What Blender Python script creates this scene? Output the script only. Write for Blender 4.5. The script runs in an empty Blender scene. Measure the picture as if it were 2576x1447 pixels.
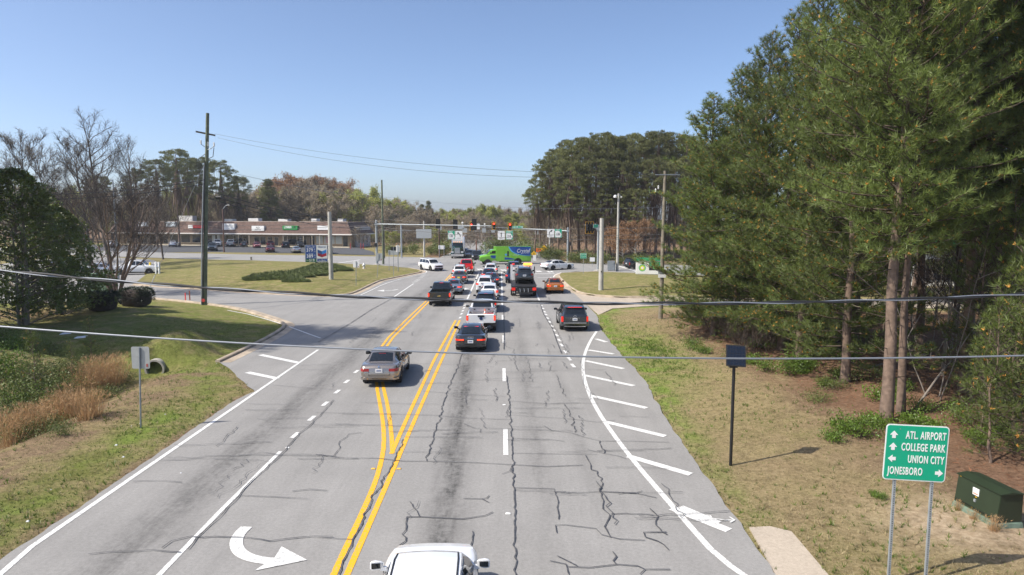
import bpy, bmesh, math, random
import numpy as np
from mathutils import Vector, Matrix
from mathutils.geometry import delaunay_2d_cdt, tessellate_polygon

# ------------------------------------------------------------------ camera, sky, sun, exposure
SC = bpy.context.scene
COL = SC.collection
FPX, CAMH = 1717.0, 7.9                     # focal length in px of a 2575 px wide picture, metres above the road
PITCH = math.atan(178.5 / FPX)
SINP, COSP = math.sin(PITCH), math.cos(PITCH)
cam = bpy.data.objects.new('camera', bpy.data.cameras.new('camera'))
COL.objects.link(cam)
cam.location = (0, 0, CAMH)
cam.rotation_euler = (math.pi / 2 - PITCH, 0, 0)
cam.data.sensor_width = 36
cam.data.lens = FPX / 2575 * 36
cam.data.clip_end = 4000
SC.camera = cam
SHX, SHY = 0.83, 0.30                       # ground shadow of a 1 m stick
SUN_EL = math.atan(1 / math.hypot(SHX, SHY))
SUN_AZ = math.atan2(-SHX, -SHY)             # clockwise from +Y
W = bpy.data.worlds.new('World'); SC.world = W; W.use_nodes = True
nt = W.node_tree; nt.nodes.clear()
sky = nt.nodes.new('ShaderNodeTexSky'); sky.sky_type = 'NISHITA'; sky.sun_disc = False
sky.sun_elevation = SUN_EL; sky.sun_rotation = SUN_AZ % (2 * math.pi)
sky.air_density = 0.62; sky.dust_density = 1.55; sky.ozone_density = 2.2; sky.altitude = 0
bg = nt.nodes.new('ShaderNodeBackground'); bg.inputs[1].default_value = 0.142
wo = nt.nodes.new('ShaderNodeOutputWorld')
nt.links.new(sky.outputs[0], bg.inputs[0]); nt.links.new(bg.outputs[0], wo.inputs[0])
sl = bpy.data.lights.new('sun', 'SUN'); sl.energy = 4.1; sl.angle = math.radians(0.53); sl.color = (1, 0.93, 0.82)
so = bpy.data.objects.new('sun', sl); COL.objects.link(so)
so.rotation_euler = Vector((SHX, SHY, -1)).to_track_quat('-Z', 'Y').to_euler()
so.location = (-40, -15, 60)
SC.view_settings.view_transform = 'Standard'; SC.view_settings.look = 'None'
SC.view_settings.exposure = 0.60; SC.view_settings.gamma = 1; SC.view_settings.use_curve_mapping = False
SC.render.engine = 'CYCLES'
SC.cycles.max_bounces = 6; SC.cycles.diffuse_bounces = 3; SC.cycles.glossy_bounces = 3
SC.cycles.transparent_max_bounces = 6; SC.cycles.caustics_reflective = False; SC.cycles.caustics_refractive = False

# ------------------------------------------------------------------ surveying: where a point of the photograph stands
def ray(u, v):
    x, y = (u - 1287.5) / FPX, (723.5 - v) / FPX
    return x, COSP + SINP * y, -SINP + COSP * y
def G(u, v, z=0.0):
    d = ray(u, v); t = (z - CAMH) / d[2]
    return (d[0] * t, d[1] * t)
def AT(u, v, Y):
    d = ray(u, v); t = Y / d[1]
    return (d[0] * t, Y, CAMH + d[2] * t)
def GL(pts, z=0.0): return [G(u, v, z) for u, v in pts]
def zat(u, v, Y): return AT(u, v, Y)[2]

# ------------------------------------------------------------------ materials
MATS = {}
def mat(name, col, rough=0.6, metal=0.0, var=0.0, scale=6.0, emit=0.0, ecol=None, coat=0.0, spec=None, bump=0.0, bscale=40.0, objvar=0.0, trans=0.0):
    if name in MATS: return MATS[name]
    m = bpy.data.materials.new(name); m.use_nodes = True
    n, l = m.node_tree.nodes, m.node_tree.links
    b = n['Principled BSDF']
    b.inputs['Base Color'].default_value = (*col, 1); b.inputs['Roughness'].default_value = rough
    b.inputs['Metallic'].default_value = metal
    if spec is not None: b.inputs['Specular IOR Level'].default_value = spec
    if coat: b.inputs['Coat Weight'].default_value = coat; b.inputs['Coat Roughness'].default_value = 0.04
    if emit: b.inputs['Emission Color'].default_value = (*(ecol or col), 1); b.inputs['Emission Strength'].default_value = emit
    tc = n.new('ShaderNodeTexCoord')
    fac = None
    if var:
        nz = n.new('ShaderNodeTexNoise'); nz.inputs['Scale'].default_value = scale; nz.inputs['Detail'].default_value = 5
        l.new(tc.outputs['Object'], nz.inputs['Vector'])
        mr = n.new('ShaderNodeMapRange'); mr.inputs[1].default_value = 0.3; mr.inputs[2].default_value = 0.7
        mr.inputs[3].default_value = 1 - var; mr.inputs[4].default_value = 1 + var
        l.new(nz.outputs['Fac'], mr.inputs[0]); fac = mr.outputs[0]
    if objvar:
        oi = n.new('ShaderNodeObjectInfo'); m2 = n.new('ShaderNodeMapRange')
        m2.inputs[3].default_value = 1 - objvar; m2.inputs[4].default_value = 1 + objvar
        l.new(oi.outputs['Random'], m2.inputs[0])
        if fac is None: fac = m2.outputs[0]
        else:
            mm = n.new('ShaderNodeMath'); mm.operation = 'MULTIPLY'; l.new(fac, mm.inputs[0]); l.new(m2.outputs[0], mm.inputs[1]); fac = mm.outputs[0]
    if fac is not None:
        vm = n.new('ShaderNodeVectorMath'); vm.operation = 'SCALE'; vm.inputs[0].default_value = col
        l.new(fac, vm.inputs['Scale']); l.new(vm.outputs[0], b.inputs['Base Color'])
    if bump:
        nb = n.new('ShaderNodeTexNoise'); nb.inputs['Scale'].default_value = bscale; nb.inputs['Detail'].default_value = 4
        l.new(tc.outputs['Object'], nb.inputs['Vector'])
        bp = n.new('ShaderNodeBump'); bp.inputs['Strength'].default_value = bump; bp.inputs['Distance'].default_value = 0.02
        l.new(nb.outputs['Fac'], bp.inputs['Height']); l.new(bp.outputs[0], b.inputs['Normal'])
    if trans:
        tr = n.new('ShaderNodeBsdfTranslucent'); ms = n.new('ShaderNodeMixShader'); ms.inputs[0].default_value = trans
        if fac is not None: l.new(vm.outputs[0], tr.inputs[0])
        else: tr.inputs[0].default_value = (*col, 1)
        l.new(b.outputs[0], ms.inputs[1]); l.new(tr.outputs[0], ms.inputs[2])
        l.new(ms.outputs[0], n['Material Output'].inputs[0])
    MATS[name] = m
    return m

# ------------------------------------------------------------------ mesh building
class MB:
    def __init__(s): s.v = []; s.f = []; s.m = []
    def add(s, vs, fs, m=0):
        o = len(s.v); s.v += [tuple(p) for p in vs]; s.f += [tuple(i + o for i in f) for f in fs]; s.m += [m] * len(fs); return s
    def box(s, x0, x1, y0, y1, z0, z1, m=0):
        return s.add([(x0,y0,z0),(x1,y0,z0),(x1,y1,z0),(x0,y1,z0),(x0,y0,z1),(x1,y0,z1),(x1,y1,z1),(x0,y1,z1)],
                     [(0,3,2,1),(4,5,6,7),(0,1,5,4),(1,2,6,5),(2,3,7,6),(3,0,4,7)], m)
    def hexa(s, p, m=0):     # 8 points, bottom 4 then top 4
        return s.add(p, [(0,3,2,1),(4,5,6,7),(0,1,5,4),(1,2,6,5),(2,3,7,6),(3,0,4,7)], m)
    def prism(s, poly, y0, y1, m=0):      # outline in x,z pushed along y
        n = len(poly)
        vs = [(x, y0, z) for x, z in poly] + [(x, y1, z) for x, z in poly]
        return s.add(vs, [tuple(range(n)), tuple(range(2*n-1, n-1, -1))] + [(i, i+n, (i+1) % n + n, (i+1) % n) for i in range(n)], m)
    def prismz(s, poly, z0, z1, m=0):
        n = len(poly)
        vs = [(x, y, z0) for x, y in poly] + [(x, y, z1) for x, y in poly]
        return s.add(vs, [tuple(range(n-1, -1, -1)), tuple(range(n, 2*n))] + [(i, (i+1) % n, (i+1) % n + n, i+n) for i in range(n)], m)
    def prismx(s, poly, x0, x1, m=0):     # outline in y,z pushed along x
        n = len(poly)
        vs = [(x0, y, z) for y, z in poly] + [(x1, y, z) for y, z in poly]
        return s.add(vs, [tuple(range(n)), tuple(range(2*n-1, n-1, -1))] + [(i, i+n, (i+1) % n + n, (i+1) % n) for i in range(n)], m)
    def grid(s, rows, m=0, closed=False, capa=False, capb=False):
        k = len(rows[0]); vs = [p for r in rows for p in r]; fs = []
        for i in range(len(rows) - 1):
            for j in range(k if closed else k - 1):
                a, b = i*k + j, i*k + (j+1) % k
                fs.append((a, b, b + k, a + k))
        if capa: fs.append(tuple(range(k-1, -1, -1)))
        if capb: fs.append(tuple(range((len(rows)-1)*k, len(rows)*k)))
        return s.add(vs, fs, m)
    def tube(s, pts, rad, n=8, m=0, cap=True):
        pts = [Vector(p) for p in pts]; rows = []
        if not hasattr(rad, '__len__'): rad = [rad] * len(pts)
        ref = None
        for i, p in enumerate(pts):
            d = (pts[min(i+1, len(pts)-1)] - pts[max(i-1, 0)]).normalized()
            if ref is None: ref = Vector((0,0,1)) if abs(d.z) < .9 else Vector((1,0,0))
            a = d.cross(ref)
            if a.length < 1e-4: a = d.cross(Vector((0,1,0)))
            a.normalize(); b = d.cross(a).normalized(); ref = a.cross(d)
            rows.append([p + (a*math.cos(t) + b*math.sin(t)) * rad[i] for t in [2*math.pi*j/n for j in range(n)]])
        return s.grid(rows, m, True, cap, cap)
    def lathe(s, prof, n=16, m=0, axis='z', o=(0,0,0), ring=False):    # (r, h)
        rows = []
        if ring: prof = list(prof) + [prof[0]]
        for r, h in prof:
            row = []
            for j in range(n):
                t = 2*math.pi*j/n; c, q = r*math.cos(t), r*math.sin(t)
                row.append((c+o[0], q+o[1], h+o[2]) if axis == 'z' else (h+o[0], c+o[1], q+o[2]) if axis == 'x' else (c+o[0], h+o[1], q+o[2]))
            rows.append(row)
        return s.grid(rows, m, True, not ring, not ring)
    def mesh(s, name, mats, smooth=0.0, bevel=0.0):
        me = bpy.data.meshes.new(name); me.from_pydata(s.v, [], s.f)
        for m in (mats if isinstance(mats, (list, tuple)) else [mats]): me.materials.append(m)
        me.polygons.foreach_set('material_index', s.m)
        bm = bmesh.new(); bm.from_mesh(me)
        bmesh.ops.remove_doubles(bm, verts=bm.verts, dist=1e-5)
        bmesh.ops.recalc_face_normals(bm, faces=bm.faces)
        if bevel:
            ed = [e for e in bm.edges if len(e.link_faces) == 2 and e.calc_face_angle(0) > 0.5]
            bmesh.ops.bevel(bm, geom=ed, offset=bevel, segments=2, affect='EDGES', clamp_overlap=True)
        bm.to_mesh(me); bm.free()
        if smooth:
            me.polygons.foreach_set('use_smooth', [True] * len(me.polygons)); me.set_sharp_from_angle(angle=smooth)
        return me
    def build(s, name, mats, parent=None, smooth=0.0, bevel=0.0, loc=None):
        return link(name, s.mesh(name, mats, smooth, bevel), parent, loc)

def link(name, data, parent=None, loc=None, rot=None):
    o = bpy.data.objects.new(name, data); COL.objects.link(o)
    if parent is not None: o.parent = parent
    if loc is not None: o.location = loc
    if rot is not None: o.rotation_euler = rot
    return o
def tag(o, label=None, cat=None, group=None, kind=None):
    if label: o['label'] = label
    if cat: o['category'] = cat
    if group: o['group'] = group
    if kind: o['kind'] = kind
    return o
def thing(name, label, cat, loc=(0,0,0), rz=0.0, group=None):
    o = link(name, None, None, loc, (0, 0, rz)); o.empty_display_size = 0.2
    return tag(o, label, cat, group)
def np_mesh(name, V, Fc, mats, mi=None, smooth=False):      # triangles or quads from numpy
    me = bpy.data.meshes.new(name)
    V = np.asarray(V, np.float32).reshape(-1, 3); Fc = np.asarray(Fc, np.int32); k = Fc.shape[1]
    me.vertices.add(len(V)); me.vertices.foreach_set('co', V.ravel())
    me.loops.add(Fc.size); me.loops.foreach_set('vertex_index', Fc.ravel())
    me.polygons.add(len(Fc)); me.polygons.foreach_set('loop_start', np.arange(0, Fc.size, k, dtype=np.int32))
    for m in (mats if isinstance(mats, (list, tuple)) else [mats]): me.materials.append(m)
    if mi is not None: me.polygons.foreach_set('material_index', np.asarray(mi, np.int32))
    if smooth: me.polygons.foreach_set('use_smooth', np.ones(len(Fc), bool))
    me.update(calc_edges=True)
    return me
def text(s, size, m, parent, loc, rot=(math.pi/2, 0, 0), xs=1.0, align='CENTER', name='lettering', ext=0.004, bold=0.0, sp=1.0):
    c = bpy.data.curves.new(name, 'FONT'); c.body = s; c.size = size; c.align_x = align; c.align_y = 'CENTER'
    c.extrude = ext; c.offset = bold; c.space_character = sp; c.resolution_u = 3
    c.materials.append(m)
    o = link(name, c, parent, loc, rot); o.scale = (xs, 1, 1)
    return o

# ------------------------------------------------------------------ common materials
M = dict(
    white=mat('white_paint', (.78,.78,.76), .45), black=mat('black_plastic', (.012,.012,.013), .45),
    rubber=mat('tyre_rubber', (.018,.018,.018), .85, bump=.2), chrome=mat('chrome', (.75,.76,.78), .12, 1),
    alloy=mat('alloy_rim', (.50,.51,.53), .28, .9), darkrim=mat('dark_rim', (.03,.03,.032), .35, .6),
    glass=mat('dark_glass', (.010,.013,.016), .04, 0, spec=.8), under=mat('underbody', (.01,.01,.01), .9),
    plate=mat('plate_white', (.72,.73,.74), .4), galv=mat('galvanised_steel', (.34,.37,.39), .55, .35, var=.12, scale=9),
    galvd=mat('galvanised_grey', (.30,.33,.36), .5, .5, var=.12, scale=5), lampoff=mat('tail_lens', (.32,.008,.01), .12, coat=1),
    lampon=mat('brake_lens', (.45,.008,.006), .2, emit=.45, ecol=(1,.03,.01)), ledbar=mat('brake_bar', (.6,.01,.01), .2, emit=.9, ecol=(1,.02,.02)),
    lampin=mat('brake_glow', (.8,.03,.015), .2, emit=2.0, ecol=(1,.06,.015)), amber=mat('amber_beacon', (.9,.3,.02), .2, emit=2.2, ecol=(1,.36,.04)), head=mat('head_lens', (.75,.77,.8), .08, .3, coat=1),
    wood=mat('pole_wood', (.19,.165,.125), .85, var=.3, scale=3, bump=.5, bscale=18), woodg=mat('pole_wood_green', (.13,.15,.10), .85, var=.3, scale=3, bump=.5),
    conc=mat('concrete', (.42,.395,.35), .85, var=.16, scale=2.5, bump=.25), conct=mat('concrete_pole_grey', (.43,.42,.38), .8, var=.12, scale=1.5),
    signg=mat('sign_green', (.0,.36,.205), .38, coat=.2), signw=mat('sign_white', (.80,.80,.78), .4), signy=mat('sign_yellow', (.80,.46,.01), .45),
    signo=mat('sign_orange', (.85,.15,.02), .5), inkb=mat('sign_black', (.012,.012,.012), .5), sigy=mat('signal_yellow', (.75,.38,.01), .45),
    redl=mat('red_signal_light', (.9,.02,.01), .3, emit=7, ecol=(1,.03,.01)), signback=mat('sign_back', (.43,.45,.45), .5, .4, var=.08),
    cable=mat('cable_black', (.02,.02,.021), .5), steelc=mat('steel_strand', (.27,.29,.32), .5, .5), white2=mat('porcelain', (.7,.7,.68), .25),
)
# ------------------------------------------------------------------ ground plan
LAWNCURB = [(552,912),(620,880),(690,845),(722,822),(712,811),(600,776),(480,760),(390,752)]
ISLCURB = [(335,717),(420,722),(600,735),(820,746),(868,743),(888,739),(912,728.5),(935,717),(958,706.5),(987,700.7),(1027,692.6),(1061,685.7),(1059,681),(1030,676)]
RIGHT = [(1945,1440),(1850,1300),(1760,1180),(1680,1060),(1620,955),(1560,890),(1512,828),(1500,792),(1465,757),(1440,735),(1405,703),(1402,692),(1410,687)]
main_poly = [(-11.85,-12),(-11.85,20),(-11.95,29)] + GL([(640,985),(586,936)]) + GL(LAWNCURB) + [(-45,62),(-80,66),(-80,80)] + GL(ISLCURB) \
    + [(-20,105),(-14.5,118),(-13.5,150),(-16,240),(4,240),(7,150),(8.5,125),(10.5,100)] + GL(RIGHT)[::-1] + [(7.4,11),(9.2,3),(9.6,-12)]
cross_near = [(-160,168),(-90,140)] + GL([(600,655),(800,661),(950,668)]) + [(0,100.5)] + GL([(1500,684)]) + [(27,88),(80,66)]
cross_far = [(90,86)] + GL([(1800,669),(1440,661)]) + [(-2,124.5)] + GL([(1080,647.5),(800,643),(600,640)]) + [(-90,156),(-160,186)]
cross_poly = cross_near + cross_far
lot_poly = GL([(100,634.5),(520,634.5),(770,637),(943,642),(940,634),(905,622.5),(886,622.5),(600,618.5),(300,614),(100,612)])
court_poly = [(-80,79.5)] + GL([(335,716.5),(368,690),(405,662),(380,653)]) + [(-90,141)]
drive_poly = GL([(1440,736),(1480,745),(1560,751)]) + [(26,66),(60,64),(60,56)] + GL([(1800,768),(1640,769),(1540,776),(1505,792),(1466,758)])
patch_poly = GL([(1884,1328),(1935,1325),(1990,1338),(2092,1458),(1985,1500),(1948,1440)])
island_l = GL(ISLCURB[1:]) + GL([(950,668.6),(800,661.6),(600,655.6),(430,653),(405,663),(370,690),(338,716)])
island_r = GL([(1441,733),(1405,700),(1403,692),(1411,688),(1500,685),(1600,688.5),(1760,694.5)]) + [(28,84),(30,66)] + GL([(1720,748),(1650,748),(1560,749.5),(1480,743.5)])
PAVED = [main_poly, cross_poly, lot_poly, court_poly, drive_poly]

def inside(P, poly):
    x, y = P[:,0], P[:,1]; r = np.zeros(len(P), bool); n = len(poly); j = n - 1
    for i in range(n):
        xi, yi = poly[i]; xj, yj = poly[j]
        c = ((yi > y) != (yj > y))
        with np.errstate(divide='ignore', invalid='ignore'):
            r ^= c & (x < (xj - xi) * (y - yi) / (yj - yi + 1e-12) + xi)
        j = i
    return r
def dist(P, poly, closed=True):
    best = np.full(len(P), 1e9); n = len(poly)
    for i in range(n if closed else n - 1):
        a = np.array(poly[i]); b = np.array(poly[(i+1) % n]); d = b - a
        t = np.clip(((P - a) @ d) / (d @ d + 1e-9), 0, 1)
        q = P - (a + t[:,None] * d)
        best = np.minimum(best, np.hypot(q[:,0], q[:,1]))
    return best
def sstep(x, a, b):
    t = np.clip((x - a) / (b - a), 0, 1); return t * t * (3 - 2 * t)
_r = np.random.RandomState(4)
_ph = _r.uniform(0, 6.28, (10, 3)); _fr = np.concatenate([_r.uniform(.05,.2,(5,2)), _r.uniform(.3,1.1,(5,2))])
def wob(P):
    r = np.zeros(len(P))
    for i in range(10): r += np.sin(P[:,0]*_fr[i,0]*6.28*.3 + _ph[i,0]) * np.sin(P[:,1]*_fr[i,1]*6.28*.3 + _ph[i,1])
    return r / 4
CULV = G(387, 917); FOREST = [(40,-5),(15.5,-5),(13.2,12),(12.9,22),(12.6,30),(12.4,38),(12.2,46),(12.5,53),(17,57),(60,52)]
def relief(P):
    P = np.asarray(P, float).reshape(-1, 2)
    pav = np.zeros(len(P), bool); d = np.full(len(P), 1e9)
    for poly in PAVED:
        pav |= inside(P, poly); d = np.minimum(d, dist(P, poly))
    for poly in (island_l, island_r): pav |= inside(P, poly)
    far = np.hypot(P[:,0], P[:,1])
    z = -0.02 + sstep(d, .1, 3) * (.05 + .05 * wob(P))
    fr = inside(P, FOREST); df = dist(P, FOREST)
    z += np.where(fr, .35 * sstep(df, 0, 5) + .12*wob(P)*sstep(df,0,3), 0)
    z += np.where((P[:,0] > 6) & (P[:,1] < 60), .18 * sstep(d, 1, 6), 0)
    # ditch on the left, lawn bank behind it
    ax, ay = CULV
    dd = np.abs((P[:,0] - ax) + .22 * (ay - P[:,1])*0 + .02*(P[:,1]-ay))
    z -= .55 * np.exp(-(dd / 1.5) ** 2) * sstep(P[:,1], 12, 24) * (1 - sstep(P[:,1], ay + .3, ay + 1.2)) * sstep(d, .6, 2.2)
    bank = (P[:,0] < -17) & (P[:,1] > ay) & (P[:,1] < 68)
    z += np.where(bank, .75 * sstep(d, .5, 9) * sstep(P[:,1], ay + .2, ay + 3), 0)
    z += np.where((P[:,0] < -20) & (P[:,1] <= ay), .8 * sstep(-P[:,0], 20, 27), 0)
    z += 1.15 * np.exp(-((P[:,0] - ax) / 1.7) ** 2) * sstep(P[:,1], ay + .15, ay + .7) * (1 - sstep(P[:,1], ay + 3, ay + 8))
    return np.where(pav, -0.09, z), d, pav
def hz(x, y):
    P = np.array([[x, y]])
    for isl in (island_l, island_r):
        if inside(P, isl)[0]: return float(isl_z(dist(P, isl), isl)[0])
    z, d, p = relief(P); return 0.0 if p[0] else float(z[0])
def isl_z(d, isl): return .14 + (.55 if isl is island_l else .35) * sstep(d, .3, 11)
def GH(u, v):
    z = 0.0
    for _ in range(10): x, y = G(u, v, z); z = .5*z + .5*hz(x, y)
    return (x, y, hz(x, y))

# ------------------------------------------------------------------ ground sheet
def axis(lo, hi, step, ext):
    a = list(np.arange(lo, hi + 1e-6, step)); s = step; x = hi
    up = []
    while x < ext: s *= 1.35; x += s; up.append(x)
    s = step; x = lo; dn = []
    while x > -ext: s *= 1.35; x -= s; dn.append(x)
    return np.array(dn[::-1] + a + up)
xs = axis(-34, 26, .45, 1800); ys = axis(6, 88, .45, 1800)
XX, YY = np.meshgrid(xs, ys); P2 = np.stack([XX.ravel(), YY.ravel()], 1)
ZZ, DD, PV = relief(P2)
ny, nx = XX.shape; idx = np.arange(ny * nx).reshape(ny, nx)
quads = np.stack([idx[:-1,:-1], idx[:-1,1:], idx[1:,1:], idx[1:,:-1]], -1).reshape(-1, 4)

def ground_mat():
    m = bpy.data.materials.new('grass_and_soil'); m.use_nodes = True; n, l = m.node_tree.nodes, m.node_tree.links
    b = n['Principled BSDF']; b.inputs['Roughness'].default_value = .95; b.inputs['Specular IOR Level'].default_value = .1
    geo = n.new('ShaderNodeNewGeometry')
    def noise(s, d=6, r=.6):
        k = n.new('ShaderNodeTexNoise'); k.inputs['Scale'].default_value = s; k.inputs['Detail'].default_value = d; k.inputs['Roughness'].default_value = r
        l.new(geo.outputs['Position'], k.inputs['Vector']); return k.outputs['Fac']
    def ramp(f, a, bb):
        r = n.new('ShaderNodeMapRange'); r.inputs[1].default_value = a; r.inputs[2].default_value = bb; l.new(f, r.inputs[0]); return r.outputs[0]
    def mix(f, a, bb):
        x = n.new('ShaderNodeMix'); x.data_type = 'RGBA'
        if hasattr(f, 'links'): l.new(f, x.inputs[0])
        else: x.inputs[0].default_value = f
        for k, c in ((6, a), (7, bb)):
            if hasattr(c, 'links'): l.new(c, x.inputs[k])
            else: x.inputs[k].default_value = (*c, 1)
        return x.outputs[2]
    def attr(nm):
        a = n.new('ShaderNodeAttribute'); a.attribute_name = nm; return a.outputs['Fac']
    def math_(op, a, bb):
        q = n.new('ShaderNodeMath'); q.operation = op; q.use_clamp = True
        for k, c in ((0, a), (1, bb)):
            if hasattr(c, 'links'): l.new(c, q.inputs[k])
            else: q.inputs[k].default_value = c
        return q.outputs[0]
    fine = ramp(noise(9, 8, .75), .32, .68); mid = ramp(noise(.9), .35, .65); big = ramp(noise(.16), .38, .62)
    tan = mix(fine, (.22,.165,.08), (.46,.365,.215))
    green = mix(fine, (.10,.12,.028), (.22,.225,.065))
    bright = mix(fine, (.12,.20,.028), (.24,.34,.06))
    gmix = math_('MULTIPLY', attr('green'), math_('ADD', mid, .35))
    col = mix(gmix, tan, green)
    col = mix(math_('MULTIPLY', attr('lush'), math_('ADD', mid, .2)), col, bright)
    soil = mix(fine, (.15,.105,.065), (.33,.24,.15))
    col = mix(math_('MULTIPLY', attr('soil'), math_('ADD', ramp(noise(.6), .35, .6), .1)), col, soil)
    straw = mix(fine, (.11,.065,.042), (.29,.18,.115))
    col = mix(attr('straw'), col, straw)
    sand = mix(fine, (.36,.26,.16), (.62,.50,.36))
    col = mix(math_('MULTIPLY', attr('sand'), math_('ADD', mid, .5)), col, sand)
    clump = mix(ramp(noise(3.2, 4), .45, .72), (1,1,1), (.62,.62,.60))
    mm = n.new('ShaderNodeMix'); mm.data_type = 'RGBA'; mm.blend_type = 'MULTIPLY'; mm.inputs[0].default_value = 1
    l.new(col, mm.inputs[6]); l.new(clump, mm.inputs[7])
    l.new(mm.outputs[2], b.inputs['Base Color'])
    bp = n.new('ShaderNodeBump'); bp.inputs['Strength'].default_value = .9; bp.inputs['Distance'].default_value = .08
    l.new(noise(14, 8, .8), bp.inputs['Height']); l.new(bp.outputs[0], b.inputs['Normal'])
    return m
GM = ground_mat()
def zones(P, D, lawn=False):
    fr = inside(P, FOREST); df = dist(P, FOREST); n2 = wob(P * 2.3); X, Y = P[:,0], P[:,1]
    g = np.full(len(P), .28); lush = np.zeros(len(P)); soil = np.full(len(P), .12)
    near = Y < 62
    g = np.where(near & (X > 5), .18 + .25 * sstep(n2, -.2, .8), g)
    edge = np.exp(-((D - .45) / .45) ** 2)
    lush = np.where(near & (X > 5), edge * (.35 + .5 * sstep(Y, 16, 26)) + .45 * np.exp(-((D - .9) / .9) ** 2) * sstep(Y, 24, 32) + .95 * np.exp(-(((X - 8.6) / 1.7) ** 2 + ((Y - 40) / 7) ** 2)), lush)
    soil = np.where(near & (X > 5), .22 + .25 * sstep(wob(P * 1.4), .1, .7) + .8 * np.exp(-(df / 2.0) ** 2), soil)
    lv = near & (X < -11) & (X > -19)
    g = np.where(lv, .35 + .65 * np.exp(-((D - 1.6) / 1.5) ** 2), g); lush = np.where(lv, .85 * np.exp(-((D - 1.5) / 1.0) ** 2) * sstep(n2, -.8, .4), lush)
    trk = np.exp(-((X + 15.6 + .3 * n2) / .35) ** 2) + np.exp(-((X + 17.2 + .3 * n2) / .35) ** 2)
    soil = np.where(lv & (Y < 34), .2 + .9 * trk + .75 * sstep(-X, 14.0, 16.5) + 1.2 * np.exp(-(D / .22) ** 2), soil)
    bank = (X < -15) & (Y > 35) & (Y < 75)
    g = np.where(bank, .95, g); lush = np.where(bank, .25, lush); soil = np.where(bank, .1, soil)
    br = (X < -19) & (Y <= 35); g = np.where(br, .8, g); soil = np.where(br, .7, soil)
    straw = np.where(fr, sstep(df + .8 * n2, -.3, 1.0), .6 * np.exp(-(df / .8) ** 2) * (near & (X > 8)))
    far = ~near & (np.abs(X) < 400); g = np.where(far, .65, g); soil = np.where(far, .25, soil)
    wood = ((X > -17) & (Y > 121 - .42*(X - 10)) & (Y > 100)) | (Y > 196 - .15*(X + 60))
    straw = np.where(wood, .85 + 0*straw, straw); g = np.where(wood, .3, g)
    sx, sy, _s = G(2420, 1330) + (0,)
    sand = np.exp(-(((X - sx) / 2.2) ** 2 + ((Y - sy) / 1.6) ** 2) ** 1.5) * .95
    mag = G(70, 815); straw = np.maximum(straw, .8 * np.exp(-(((X - mag[0]) / 4.5) ** 2 + ((Y - mag[1]) / 4) ** 2)))
    if lawn: g[:] = .78; lush[:] = .12 * sstep(n2, 0, 1); soil[:] = .22 * sstep(wob(P * .7), .1, .8); straw[:] = 0; sand[:] = 0
    return dict(green=g, lush=lush, soil=soil, straw=straw, sand=sand)
def set_attrs(me, Z):
    for k, a in Z.items():
        at = me.attributes.new(k, 'FLOAT', 'POINT'); at.data.foreach_set('value', np.asarray(a, np.float32))
gme = np_mesh('ground', np.column_stack([P2, ZZ]), quads, GM, smooth=True)
set_attrs(gme, zones(P2, DD))
tag(link('ground', gme), 'dry grass verges and pine straw floor beside the road', None, None, 'structure')

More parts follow.
